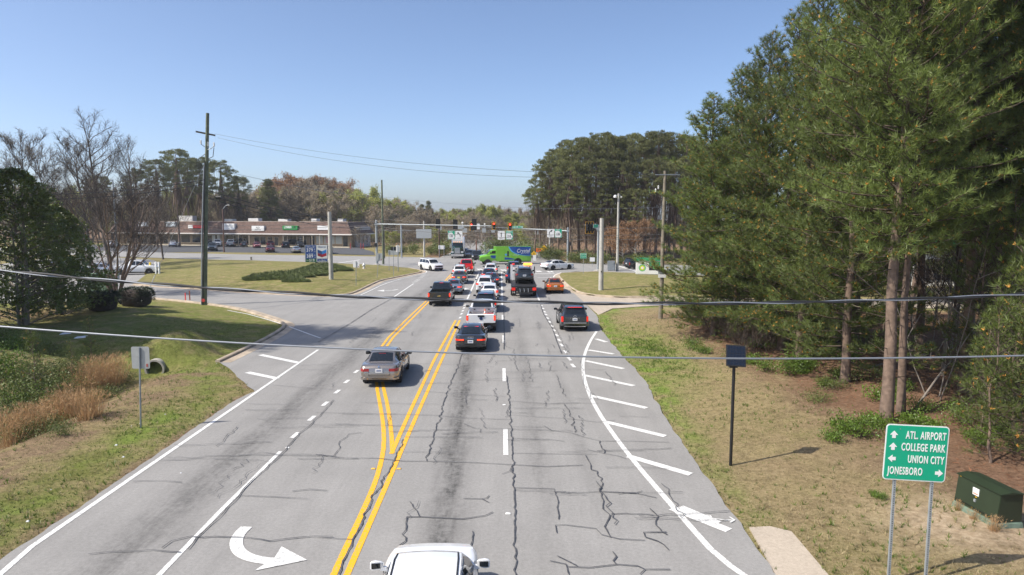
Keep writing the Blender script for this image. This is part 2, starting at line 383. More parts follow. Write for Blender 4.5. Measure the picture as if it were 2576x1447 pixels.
# ------------------------------------------------------------------ asphalt
def asphalt_mat(name, base, stains=False, dark=1.0):
    m = bpy.data.materials.new(name); m.use_nodes = True; n, l = m.node_tree.nodes, m.node_tree.links
    b = n['Principled BSDF']; b.inputs['Roughness'].default_value = .82; b.inputs['Specular IOR Level'].default_value = .25
    geo = n.new('ShaderNodeNewGeometry')
    def noise(s, d=5, r=.6, vec=None):
        k = n.new('ShaderNodeTexNoise'); k.inputs['Scale'].default_value = s; k.inputs['Detail'].default_value = d; k.inputs['Roughness'].default_value = r
        l.new(vec or geo.outputs['Position'], k.inputs['Vector']); return k.outputs['Fac']
    def mr(f, a, bb, c=0, d=1):
        r = n.new('ShaderNodeMapRange'); r.inputs[1].default_value = a; r.inputs[2].default_value = bb; r.inputs[3].default_value = c; r.inputs[4].default_value = d
        l.new(f, r.inputs[0]); return r.outputs[0]
    def mul(a, bb, op='MULTIPLY'):
        q = n.new('ShaderNodeMath'); q.operation = op
        for k, c in ((0, a), (1, bb)):
            if hasattr(c, 'links'): l.new(c, q.inputs[k])
            else: q.inputs[k].default_value = c
        return q.outputs[0]
    grain = mr(noise(55, 4, .8), .3, .7, .78, 1.2)
    patch = mr(noise(.35, 5, .65), .3, .7, .92, 1.07)
    f = mul(mul(grain, patch), mr(noise(11, 4, .75), .3, .7, .86, 1.13))
    mp0 = n.new('ShaderNodeMapping'); mp0.inputs['Scale'].default_value = (1, .07, 1); l.new(geo.outputs['Position'], mp0.inputs[0])
    f = mul(f, mr(noise(1.7, 6, .7, mp0.outputs[0]), .3, .7, .92, 1.07))
    f = mul(f, mr(noise(3.1, 4, .6), .70, .76, 1, .72))
    spk = mr(noise(26, 3, .6), .66, .74, 1, .62)
    f = mul(f, spk)
    if stains:
        sp = n.new('ShaderNodeSeparateXYZ'); l.new(geo.outputs['Position'], sp.inputs[0])
        mp = n.new('ShaderNodeMapping'); mp.inputs['Scale'].default_value = (1, .16, 1); l.new(geo.outputs['Position'], mp.inputs[0])
        st = noise(2.6, 6, .7, mp.outputs[0]); blot = noise(4.5, 6, .75)
        for x0, k, w, amt, y0, y1 in ((-1.15, -.036, .48, .95, 8, 75), (1.15, -.014, .34, .48, 14, 60), (2.6, -.01, .3, .22, 14, 60), (-9.2, .0, .60, .62, 8, 90), (-8.6, .0, 1.6, .16, 8, 90), (-6.3, .0, .5, .22, 20, 95), (4.3, 0, .5, .16, 40, 95)):
            xc = mul(mul(sp.outputs[1], k), x0, 'ADD')
            dx = mul(mul(sp.outputs[0], xc, 'SUBTRACT'), 1 / w); g2 = mul(dx, dx)
            ex = n.new('ShaderNodeMath'); ex.operation = 'POWER'; ex.inputs[0].default_value = 2.718; l.new(mul(g2, -1), ex.inputs[1])
            fade = mul(mr(sp.outputs[1], y0, y0 + 8), mr(sp.outputs[1], y1 - 20, y1, 1, 0))
            amtn = mul(mul(ex.outputs[0], fade), mul(mr(st, .32, .68, .25, 1), mr(blot, .38, .62, .45, 1)))
            f = mul(f, mul(1.0, mul(amtn, amt), 'SUBTRACT'))
    vm = n.new('ShaderNodeVectorMath'); vm.operation = 'SCALE'; vm.inputs[0].default_value = base
    l.new(f, vm.inputs['Scale']); l.new(vm.outputs[0], b.inputs['Base Color'])
    bp = n.new('ShaderNodeBump'); bp.inputs['Strength'].default_value = .35; bp.inputs['Distance'].default_value = .01
    l.new(noise(60, 3), bp.inputs['Height']); l.new(bp.outputs[0], b.inputs['Normal'])
    return m
AS1 = asphalt_mat('aged_asphalt', (.268,.262,.253), True)
AS2 = asphalt_mat('side_asphalt', (.285,.28,.27)); AS3 = asphalt_mat('dark_asphalt', (.085,.088,.094))
CONC = asphalt_mat('worn_concrete', (.42,.36,.29))
def sheet(name, poly, z, m, label):
    vs = [(x, y, z) for x, y in poly]; tr = tessellate_polygon([[Vector(p) for p in vs]])
    me = bpy.data.meshes.new(name); me.from_pydata(vs, [], [t for t in tr]); me.materials.append(m)
    bm = bmesh.new(); bm.from_mesh(me); bmesh.ops.recalc_face_normals(bm, faces=bm.faces)
    if sum(f.normal.z for f in bm.faces) < 0: bmesh.ops.reverse_faces(bm, faces=bm.faces)
    bm.to_mesh(me); bm.free()
    return tag(link(name, me), label, None, None, 'structure')
def ragged(poly, a, b):
    o = []; rg = random.Random(2)
    for i, p in enumerate(poly):
        q = poly[(i+1) % len(poly)]; k = max(1, int(math.hypot(q[0]-p[0], q[1]-p[1]) / .35)) if p[1] < 60 and q[1] < 60 and abs(q[1]-p[1]) > .3 else 1
        w = 0
        for j in range(k):
            w = .7*w + rg.uniform(-.05, .05) if j else 0
            o.append((p[0] + (q[0]-p[0])*j/k + w, p[1] + (q[1]-p[1])*j/k))
    return o
road = sheet('road', ragged(main_poly, 0, 0), 0.0, AS1, 'grey cracked asphalt road running to the junction')
sheet('cross_road', cross_poly, -.006, AS2, 'crossing highway beyond the queue of cars')
sheet('driveway', drive_poly, -.010, CONC, 'concrete driveway entering from the right')
sheet('forecourt', court_poly, -.014, AS2, 'petrol station forecourt behind the bare tree')
sheet('parking_lot', lot_poly, -.012, AS3, 'dark parking lot in front of the shops')
MB().prismz(patch_poly, -.1, .02).build('concrete_apron', CONC); tag(bpy.data.objects['concrete_apron'], 'stained concrete apron at the road edge', None, None, 'structure')

def island(name, poly, label):
    P = np.array(poly); x0, y0 = P.min(0); x1, y1 = P.max(0)
    gx, gy = np.meshgrid(np.arange(x0, x1, .9), np.arange(y0, y1, .9)); Q = np.stack([gx.ravel(), gy.ravel()], 1)
    Q += np.random.RandomState(3).uniform(-.2, .2, Q.shape)
    Q = Q[inside(Q, poly) & (dist(Q, poly) > .5)]
    A = np.vstack([P, Q]); n = len(P)
    r = delaunay_2d_cdt([Vector(p) for p in A], [(i, (i+1) % n) for i in range(n)], [], 1, 1e-4)
    V = np.array([(p.x, p.y) for p in r[0]]); D = dist(V, poly)
    z = isl_z(D, poly); z = np.where(D < 1e-3, .10, z) + np.where(D > 1.5, .03 * wob(V), 0)
    cen = np.array([V[list(f)].mean(0) for f in r[2]]); keep = inside(cen, poly)
    me = np_mesh(name, np.column_stack([V, z]), [f for f, k in zip(r[2], keep) if k], GM, smooth=True)
    set_attrs(me, zones(V, D, True))
    bm = bmesh.new(); bm.from_mesh(me); bmesh.ops.recalc_face_normals(bm, faces=bm.faces)
    if sum(f.normal.z for f in bm.faces) < 0: bmesh.ops.reverse_faces(bm, faces=bm.faces)
    bm.to_mesh(me); bm.free()
    return tag(link(name, me), label, None, None, 'structure')
island('lawn', island_l, 'raised grass island with price sign'); island('lawn', island_r, 'raised grass island at the right corner')
CURBM = mat('curb_concrete', (.40,.33,.25), .85, var=.25, scale=1.2, bump=.2)
def resample(pts, step):
    pts = [Vector((*p[:2], 0)) for p in pts]; out = [pts[0]]
    for a, b in zip(pts, pts[1:]):
        k = max(1, int((b - a).length / step))
        out += [a.lerp(b, i / k) for i in range(1, k + 1)]
    return [(p.x, p.y) for p in out]
def smoothp(pts, it=2):
    for _ in range(it):
        o = [pts[0]]
        for a, b in zip(pts, pts[1:]):
            o += [(a[0]*.75+b[0]*.25, a[1]*.75+b[1]*.25), (a[0]*.25+b[0]*.75, a[1]*.25+b[1]*.75)]
        pts = o + [pts[-1]]
    return pts
def offs(pts, k):      # points and left normals
    o = []
    for i, p in enumerate(pts):
        a = pts[max(i-1, 0)]; b = pts[min(i+1, len(pts)-1)]
        d = Vector((b[0]-a[0], b[1]-a[1])); d = d.normalized() if d.length > 1e-6 else Vector((1,0))
        o.append((p[0] - d.y * k, p[1] + d.x * k))
    return o
def curb(name, pts, side, label, z0=-.08, zt=.14):       # kerb strip plus flat gutter pan
    p = resample(smoothp(pts, 1), 1.2); sec = [(-.04, z0), (-.02, zt - .03), (.02, zt), (.20, zt), (.24, zt - .06), (.24, z0)]
    rows = list(zip(*[[(x, y, zz) for x, y in offs(p, side * k)] for k, zz in sec]))
    MB().grid([list(r) for r in rows], 0, True, True, True).build(name, CURBM, smooth=.7)
    tag(bpy.data.objects[name] if name in bpy.data.objects else None, label, None, None, 'structure')
    rows = list(zip(*[[(x, y, zz) for x, y in offs(p, -side * k)] for k, zz in ((.0, -.05), (.05, .010), (.62, .007), (.64, -.05))]))
    g = MB().grid([list(r) for r in rows], 0, False).build('gutter', CURBM); tag(g, 'stained concrete gutter along the kerb', None, None, 'structure')
def curb_(pts, side, label):
    b = set(bpy.data.objects.keys()); curb('curb', pts, side, label)
    for k in bpy.data.objects.keys():
        if k not in b and k.startswith('curb'): tag(bpy.data.objects[k], label, None, None, 'structure')
curb_(GL(ISLCURB), 1, 'concrete kerb around the left grass island')
curb_(GL([(1500,684.6),(1411,688),(1403,692),(1405,700),(1441,733),(1480,743.5),(1560,749.5),(1650,748),(1720,748)]), 1, 'concrete kerb around the right grass island')
curb_(GL(LAWNCURB), 1, 'weathered kerb along the shaded lawn')

# ------------------------------------------------------------------ painted markings and tar seams: parts of the road
def paint_mat(name, col, wear):
    m = bpy.data.materials.new(name); m.use_nodes = True; n, l = m.node_tree.nodes, m.node_tree.links
    b = n['Principled BSDF']; b.inputs['Roughness'].default_value = .6
    geo = n.new('ShaderNodeNewGeometry'); k = n.new('ShaderNodeTexNoise'); k.inputs['Scale'].default_value = 14; k.inputs['Detail'].default_value = 6
    l.new(geo.outputs['Position'], k.inputs['Vector'])
    r = n.new('ShaderNodeMapRange'); r.inputs[1].default_value = .51; r.inputs[2].default_value = .66; r.inputs[4].default_value = wear; l.new(k.outputs['Fac'], r.inputs[0])
    x = n.new('ShaderNodeMix'); x.data_type = 'RGBA'; x.inputs[6].default_value = (*col, 1); x.inputs[7].default_value = (.27,.27,.27,1)
    l.new(r.outputs[0], x.inputs[0]); l.new(x.outputs[2], b.inputs['Base Color']); return m
PW = paint_mat('road_paint_white', (.70,.70,.68), .7); PY = paint_mat('road_paint_yellow', (.78,.40,.005), .55)
TAR = mat('tar_seal', (.07,.071,.077), .65, var=.4, scale=9)
ZN = [0]
def ribbon(name, pts, w, z, m, parent=road, sm=0, step=None, jag=0.0, seed=0):
    ZN[0] += 1; z += ZN[0] * .00006
    if sm: pts = smoothp(pts, sm)
    if step: pts = resample(pts, step)
    rg = random.Random(seed); ws = w if hasattr(w, '__len__') else [w] * len(pts)
    if jag: ws = [k * rg.uniform(1 - jag, 1 + jag) for k in ws]
    vs = []
    for i, p in enumerate(pts):
        a = pts[max(i-1, 0)]; b = pts[min(i+1, len(pts)-1)]; d = Vector((b[0]-a[0], b[1]-a[1])); d = d.normalized() if d.length > 1e-6 else Vector((0,1))
        vs += [(p[0] - d.y*ws[i]/2, p[1] + d.x*ws[i]/2, z), (p[0] + d.y*ws[i]/2, p[1] - d.x*ws[i]/2, z)]
    me = bpy.data.meshes.new(name); me.from_pydata(vs, [], [(2*i, 2*i+1, 2*i+3, 2*i+2) for i in range(len(pts)-1)]); me.materials.append(m)
    return link(name, me, parent)
def patchq(name, pts, m, z=.008, parent=road):
    ZN[0] += 1; z += ZN[0] * .00006
    me = bpy.data.meshes.new(name); me.from_pydata([(x, y, z) for x, y in pts], [], [tuple(t) for t in tessellate_polygon([[Vector((x, y, 0)) for x, y in pts]])]); me.materials.append(m)
    bm = bmesh.new(); bm.from_mesh(me); bmesh.ops.recalc_face_normals(bm, faces=bm.faces)
    if sum(f.normal.z for f in bm.faces) < 0: bmesh.ops.reverse_faces(bm, faces=bm.faces)
    bm.to_mesh(me); bm.free(); return link(name, me, parent)
ZM = .008
ribbon('edge_line', [(-11.3,-10),(-11.3,14)] + GL([(80,1375),(800,880)]), .15, ZM, PW, step=1.5)
ribbon('edge_line', [(9.0,0),(7.2,11)] + GL([(1845,1447),(1705,1290),(1580,1145),(1505,1040),(1474,975),(1464,925),(1470,890),(1484,858),(1500,834)]), .17, ZM, PW, sm=2)
ribbon('yellow_line', GL([(850,1500),(872,1447),(968.5,1228),(1029,1088),(1090,951),(1156,806)]), .155, ZM, PY, step=1.5)
ribbon('yellow_line', GL([(984,1142),(1031.5,1034.5),(1090,909),(1146,806)]), .155, ZM, PY, step=1.5)
ribbon('yellow_line', GL([(816,1500),(838,1447),(919,1273),(945,1210),(958,1165),(966,1120),(964,1066),(956,1021),(947,971.6),(945,920),(953,873),(1030,796),(1078,752),(1136,688)]), .155, ZM, PY, sm=1, step=1.5)
ribbon('yellow_line', GL([(987,1140),(984,1085),(975,1021),(963,971.6),(958,925),(965,873),(1042,796),(1086,752),(1142,688)]), .155, ZM, PY, sm=1, step=1.5)
ribbon('lane_line', GL([(380,1480),(400,1447),(552,1288),(705,1136)]), .13, ZM, PW, step=1.5)
ribbon('lane_line', GL([(1263,769),(1261,684.8)]), .16, ZM, PW)
ribbon('lane_line', GL([(1172,760),(1205,685)]), .16, ZM, PW)
ribbon('lane_line', GL([(1346,733),(1358,760)]), .16, ZM, PW)
ribbon('lane_line', GL([(990,747.6),(1040,714)]), .14, ZM, PW)
ribbon('edge_line', GL([(1067,680),(1075,684),(1067,689),(1039,695),(998,704.5),(962,716.5),(938,728.5),(900,746)]), .14, ZM+.012, PW, sm=1)
ribbon('edge_line', GL([(1395,703),(1391,697),(1397,691),(1411,686)]), .16, ZM, PW, sm=1)
ribbon('edge_line', GL([(470,768),(600,784),(700,812),(770,838),(806,851)]), .12, ZM, PW, sm=1)
for a, b in (((742,1102),(734,1088)),):
    pass
for u, v in ((742,1095),(784,1052.5),(818,1016),(848,985.5),(872,960),(896,935)):
    ribbon('lane_dash', [(G(u,v)[0]-.02, G(u,v)[1]-.32), (G(u,v)[0]+.02, G(u,v)[1]+.32)], .17, ZM, PW)
for a, b in (((1272,1145),(1271,1080)),((1268,960),(1267.5,927)),((1266.4,863),(1266,844)),((1264.5,804.7),(1264,792.5))):
    ribbon('lane_dash', GL([a, b]), .17, ZM, PW)
for x, y in ((1808,762),(1832,803),(1853,850),(1872,890),(1900,943),(1928,997),(1960,1055),(1990,1118),(2028,1190),(2065,1260),(2100,1332),(2155,1430),(2212,1532),(2262,1628)):
    c = G(1047.7 + x*.17375, 637 + y*.17375); ribbon('lane_dash', [(c[0]+.05, c[1]-.42), (c[0]-.05, c[1]+.42)], .17, ZM, PW)
for x, y in ((700,755),(685,795),(667,836),(650,880),(630,935)):
    c = G(1047.7 + x*.17375, 637 + y*.17375); ribbon('lane_dash', [(c[0]-.03, c[1]-.42), (c[0]+.03, c[1]+.42)], .17, ZM, PW)
for x, y in ((1335,338),(1375,308),(1415,280),(1462,245),(1500,215),(1525,187)):
    c = G(888.5 + x*.11586, 670.6 + y*.11586); ribbon('lane_dash', [(c[0]-.25, c[1]-.5), (c[0]+.25, c[1]+.5)], .2, ZM, PW)
for (u0,v0),(u1,v1) in (((1499,853),(1525,861)),((1480,881),(1543,891)),((1472,908),(1568,928)),((1467,944),(1594,971)),((1486,996),(1626,1027)),((1520,1061),(1673,1098)),((1580,1148),(1737,1194)),((1690,1279),(1833,1335))):
    ribbon('hatch_stripe', GL([(u0,v0),(u1,v1)]), .30, ZM, PW)
ribbon('hatch_stripe', GL([(1712,1276),(1808,1316)]), .22, ZM+.004, PW)
for (u0,v0),(u1,v1) in (((655,893),(750,913)),((622,937),(698,953))): ribbon('hatch_stripe', GL([(u0,v0),(u1,v1)]), .34, ZM, PW)
for (u0,v0),(u1,v1) in (((790,661),(835,651)),((846,663),(905,654)),((1655,672),(1712,687)),((1600,668),(1680,690)),((1550,668),(1610,686))): ribbon('crosswalk_line', GL([(u0,v0),(u1,v1)]), .45, ZM, PW)
ribbon('stop_line', GL([(1345,689),(1395,689)]), .5, ZM, PW); ribbon('stop_line', GL([(1145,684),(1342,687)]), .4, ZM, PW)
for u, v in ((1203,678),(1210,678),(1263,680),(1270,680),(1351,683),(1358,683),(1380,684),(1388,684),(1085,679),(1092,679)):
    ribbon('crosswalk_dash', GL([(u+3, v+1.5), (u-3, v-1.5)]), .35, ZM, PW)
# curved turn arrow in the near left lane
arc = GL([(620,1326),(600,1345),(592,1368),(600,1388),(622,1402),(655,1410),(690,1413)])
ribbon('turn_arrow', smoothp(arc, 2), .30, ZM, PW)
patchq('turn_arrow', GL([(708,1376),(772,1410),(640,1437),(672,1416),(690,1405)]), PW, ZM+.004)
ribbon('turn_arrow', GL([(1000,728.5),(987,731),(962,732)]), .25, ZM, PW); patchq('turn_arrow', GL([(966,729.5),(948,732),(966,734)]), PW, ZM+.004)
ribbon('turn_arrow', GL([(1352,699),(1385,699)]), .3, ZM, PW); patchq('turn_arrow', GL([(1383,697.5),(1394,699),(1383,700.5)]), PW, ZM+.004)
for x, y in ((755,322),(690,522),(1215,658)):
    c = G(1047.7 + x*.17375, 637 + y*.17375); patchq('turn_arrow', [(c[0]-.35,c[1]-.6),(c[0]+.35,c[1]-.6),(c[0]+.1,c[1]+.2),(c[0]+.6,c[1]+.3),(c[0],c[1]+1.2),(c[0]-.6,c[1]+.3),(c[0]-.1,c[1]+.2)], PW, ZM)
# survey spray paint by the verge
ribbon('spray_mark', GL([(1796,1306),(1826,1310),(1846,1310)]), .05, ZM+.006, PW); ribbon('spray_mark', GL([(1834,1302),(1847,1310),(1836,1316)]), .05, ZM+.01, PW)
ribbon('spray_mark', GL([(1762,1302),(1774,1297),(1790,1299),(1782,1308),(1770,1312)]), .045, ZM+.006, PW, sm=1)
# tar: traced in a 1.865x enlargement of the road
def R2(p): return G(838.2 + p[0]*.44945, 796.3 + p[1]*.44945)
CR = [ (.085,.25,[(970,335),(985,480),(990,560),(995,640),(1003,760),(1003,840),(1008,960),(1015,1060),(1018,1150),(1010,1200),(1022,1280),(1015,1330),(1022,1447),(1024,1540)]),
 (.08,.3,[(740,150),(710,240),(690,300),(660,360),(640,420),(610,500),(600,570),(575,620),(560,680),(540,740),(522,812)]),
 (.06,.1,[(-100,775),(60,795),(250,797),(400,812),(600,815),(800,822),(960,830),(1100,838),(1200,843),(1400,835)]),
 (.045,.1,[(-100,540),(300,548),(560,555),(760,572),(1005,580)]),
 (.045,.1,[(1005,555),(1150,565),(1320,575),(1480,595),(1580,583)]),
 (.045,.1,[(980,475),(1200,490),(1340,485),(1485,490)]),
 (.05,.35,[(1250,330),(1265,380),(1285,420),(1300,450)]), (.07,.4,[(1290,490),(1315,520),(1330,560),(1345,600),(1352,650)]),
 (.05,.15,[(1180,615),(1215,640),(1340,655),(1410,680),(1500,700),(1700,702),(1880,707)]),
 (.07,.35,[(1495,700),(1505,740),(1515,770)]), (.045,.15,[(1420,748),(1520,770),(1600,785),(1640,800)]), (.045,.1,[(1005,768),(1250,772),(1480,775)]),
 (.075,.4,[(1415,780),(1435,825),(1440,860),(1480,870),(1495,910),(1502,980),(1500,1040),(1515,1080),(1550,1110),(1530,1150),(1520,1180),(1555,1240)]),
 (.06,.15,[(1010,962),(1240,968),(1240,985),(1400,990),(1500,982),(1690,992),(1730,980)]), (.05,.15,[(1500,985),(1700,995),(1805,1018)]),
 (.06,.25,[(1240,985),(1255,1040),(1258,1090),(1260,1140)]), (.06,.2,[(1250,1215),(1245,1172),(1300,1170),(1470,1190),(1510,1225),(1600,1250),(1745,1257)]),
 (.06,.3,[(1550,1110),(1640,1105),(1795,1117)]), (.085,.35,[(1770,1078),(1785,1100),(1810,1125),(1815,1170),(1840,1210),(1870,1225)]), (.085,.25,[(1865,1210),(1740,1212),(1745,1240),(1820,1262),(1850,1280),(1880,1310)]),
 (.07,.2,[(415,1125),(490,1125),(600,1132),(720,1137),(850,1118),(895,1098)]), (.065,.4,[(430,1040),(440,1070),(470,1090),(485,1125)]), (.075,.35,[(415,1125),(395,1180),(405,1220),(412,1260),(370,1285)]),
 (.05,.2,[(725,1022),(830,1025),(870,1045)]), (.06,.2,[(830,1025),(860,1020),(875,1005)]), (.06,.25,[(775,1205),(785,1240),(768,1295)]),
 (.08,.3,[(395,690),(370,740),(340,800),(330,840),(285,900),(260,960),(210,1030),(180,1110),(140,1200),(105,1270),(60,1370),(30,1450)]),
 (.05,.25,[(160,652),(90,660),(40,700),(30,740),(0,785)]), (.05,.1,[(-80,1240),(50,1250),(110,1252)]),
 (.05,.1,[(1010,685),(1200,690),(1295,702)]), (.05,.2,[(730,602),(790,625),(830,632),(820,650)]), (.06,.2,[(945,885),(985,870),(1003,835)]), (.045,.1,[(1003,620),(1180,622)]),
 (.06,.2,[(1210,1372),(1300,1390),(1312,1447)]), (.06,.2,[(1250,1345),(1310,1370),(1360,1400)]), (.06,.15,[(1312,1405),(1430,1410),(1590,1392),(1700,1400),(1740,1420),(1880,1420)]), (.07,.35,[(1560,1320),(1575,1350),(1580,1390)]),
 (.06,.3,[(1740,1420),(1715,1447)]), (.05,.1,[(500,420),(720,438),(965,450)]), (.04,.1,[(410,262),(580,268),(900,285)]), (.05,.45,[(1010,210),(1015,250),(1020,280),(1035,305)]), (.04,.45,[(1080,225),(1095,270),(1105,330),(1110,368)]),
 (.05,.4,[(960,140),(965,170),(1010,185),(1005,225)]), (.04,.45,[(1205,250),(1215,290),(1210,310)]), (.04,.3,[(1385,250),(1395,300),(1400,380),(1440,440),(1435,470)]),
 (.05,.4,[(1210,8),(1225,50),(1250,80),(1270,120),(1290,170),(1310,215)]), (.05,.4,[(1330,90),(1345,130)]), (.035,.45,[(1040,10),(1045,60)]),(.035,.45,[(1200,180),(1205,210)]),(.035,.45,[(1160,40),(1155,75)]),
 (.03,.1,[(960,60),(1250,75)]),(.03,.1,[(980,150),(1420,165)]), (.035,.1,[(30,62),(420,55),(690,80)]), (.035,.1,[(420,150),(600,152),(690,150)]) ]
for i, (w, jg, pts) in enumerate(CR):
    rg = random.Random(i); p = resample([R2(q) for q in pts], .16 if jg > .2 else .4); o = []
    ph = [rg.uniform(0, 6) for _ in range(4)]
    for k, (x, y) in enumerate(p):
        a = jg * .28 * (math.sin(k*.9 + ph[0]) + .7*math.sin(k*2.1 + ph[1])) * (.6 + .4*math.sin(k*.23 + ph[2])) if 0 < k < len(p)-1 else 0
        o.append((x + a*.55 + rg.uniform(-.02,.02), y + a*.3))
    ribbon('crack_seal', o, w*.42, .022, TAR, jag=.3, seed=i)
def L3(p): return G(p[0]*.47844, 754.4 + p[1]*.47844)
for i, (w, pts) in enumerate([(.06,[(1755,530),(1700,590),(1640,650),(1560,720),(1500,790),(1420,870),(1330,950),(1250,1040),(1150,1150),(1040,1255),(980,1320)]),
     (.05,[(840,848),(980,845),(1080,825),(1280,822),(1380,805),(1480,822),(1760,824)]),(.045,[(700,958),(880,955),(960,965)]),(.05,[(1260,1033),(1440,1040),(1610,1050)]),
     (.06,[(455,1342),(640,1325),(800,1322),(960,1330)]),(.06,[(840,1312),(900,1270),(1000,1250),(1200,1252),(1300,1255),(1420,1272),(1560,1255),(1650,1246),(1756,1250)]),(.05,[(1530,1010),(1620,1002),(1722,1008)]),(.04,[(1290,550),(1530,553)]),(.04,[(1430,450),(1600,465),(1756,475)])]):
    p = resample([L3(q) for q in pts], .3); rg = random.Random(i + 99)
    ribbon('crack_seal', [(x + rg.uniform(-.04,.04), y + rg.uniform(-.03,.03)) for x, y in p], w*.44, .026, TAR, jag=.35, seed=i)
# seams far up the left lane and cross-road joints
ribbon('crack_seal', GL([(990,749),(930,782),(880,815),(800,862)]), .05, .03, TAR, step=.4, jag=.4)
ribbon('crack_seal', GL([(1357,760),(1366,790),(1390,830),(1400,860),(1412,890)]), .05, .03, TAR, step=.3, jag=.5)
ribbon('crack_seal', GL([(1266,775),(1268,840),(1267,880)]), .045, .03, TAR, step=.3, jag=.5)
rg = random.Random(77)
for i in range(150):         # fine unsealed cracks
    lane = rg.random(); y = rg.uniform(17, 78) if lane < .75 else rg.uniform(18, 60); x = rg.uniform(-3.4, 5.2) if lane < .75 else rg.uniform(-10.8, -4)
    across = rg.random() < .55; L = rg.uniform(.8, 3.4); k = int(L / .22) + 2; a = rg.uniform(-.25, .25); p = []
    for j in range(k):
        t = j / (k-1) - .5; wv = rg.uniform(-.05, .05) * (1 if across else 2.0)
        p.append((x + t*L, y + a*t*L*.6 + wv) if across else (x + a*t*L*.5 + wv, y + t*L))
    ribbon('hairline_crack', p, rg.uniform(.014, .028), .03, TAR, jag=.4, seed=i)
MK = mat('reflector', (.8,.45,.05), .3); MKW = mat('reflector_white', (.75,.75,.72), .3)
for u, v, k in ((1003,1180,0),(939,1180,0),(1268,1019,1),(1278,1293,1),(723,1127,1)):
    x, y = G(u, v); b = MB(); b.hexa([(x-.07,y-.05,.012),(x+.07,y-.05,.012),(x+.07,y+.05,.012),(x-.07,y+.05,.012),(x-.04,y-.03,.03),(x+.04,y-.03,.03),(x+.04,y+.03,.03),(x-.04,y+.03,.03)])
    b.build('road_stud', [MK, MKW][k], road)
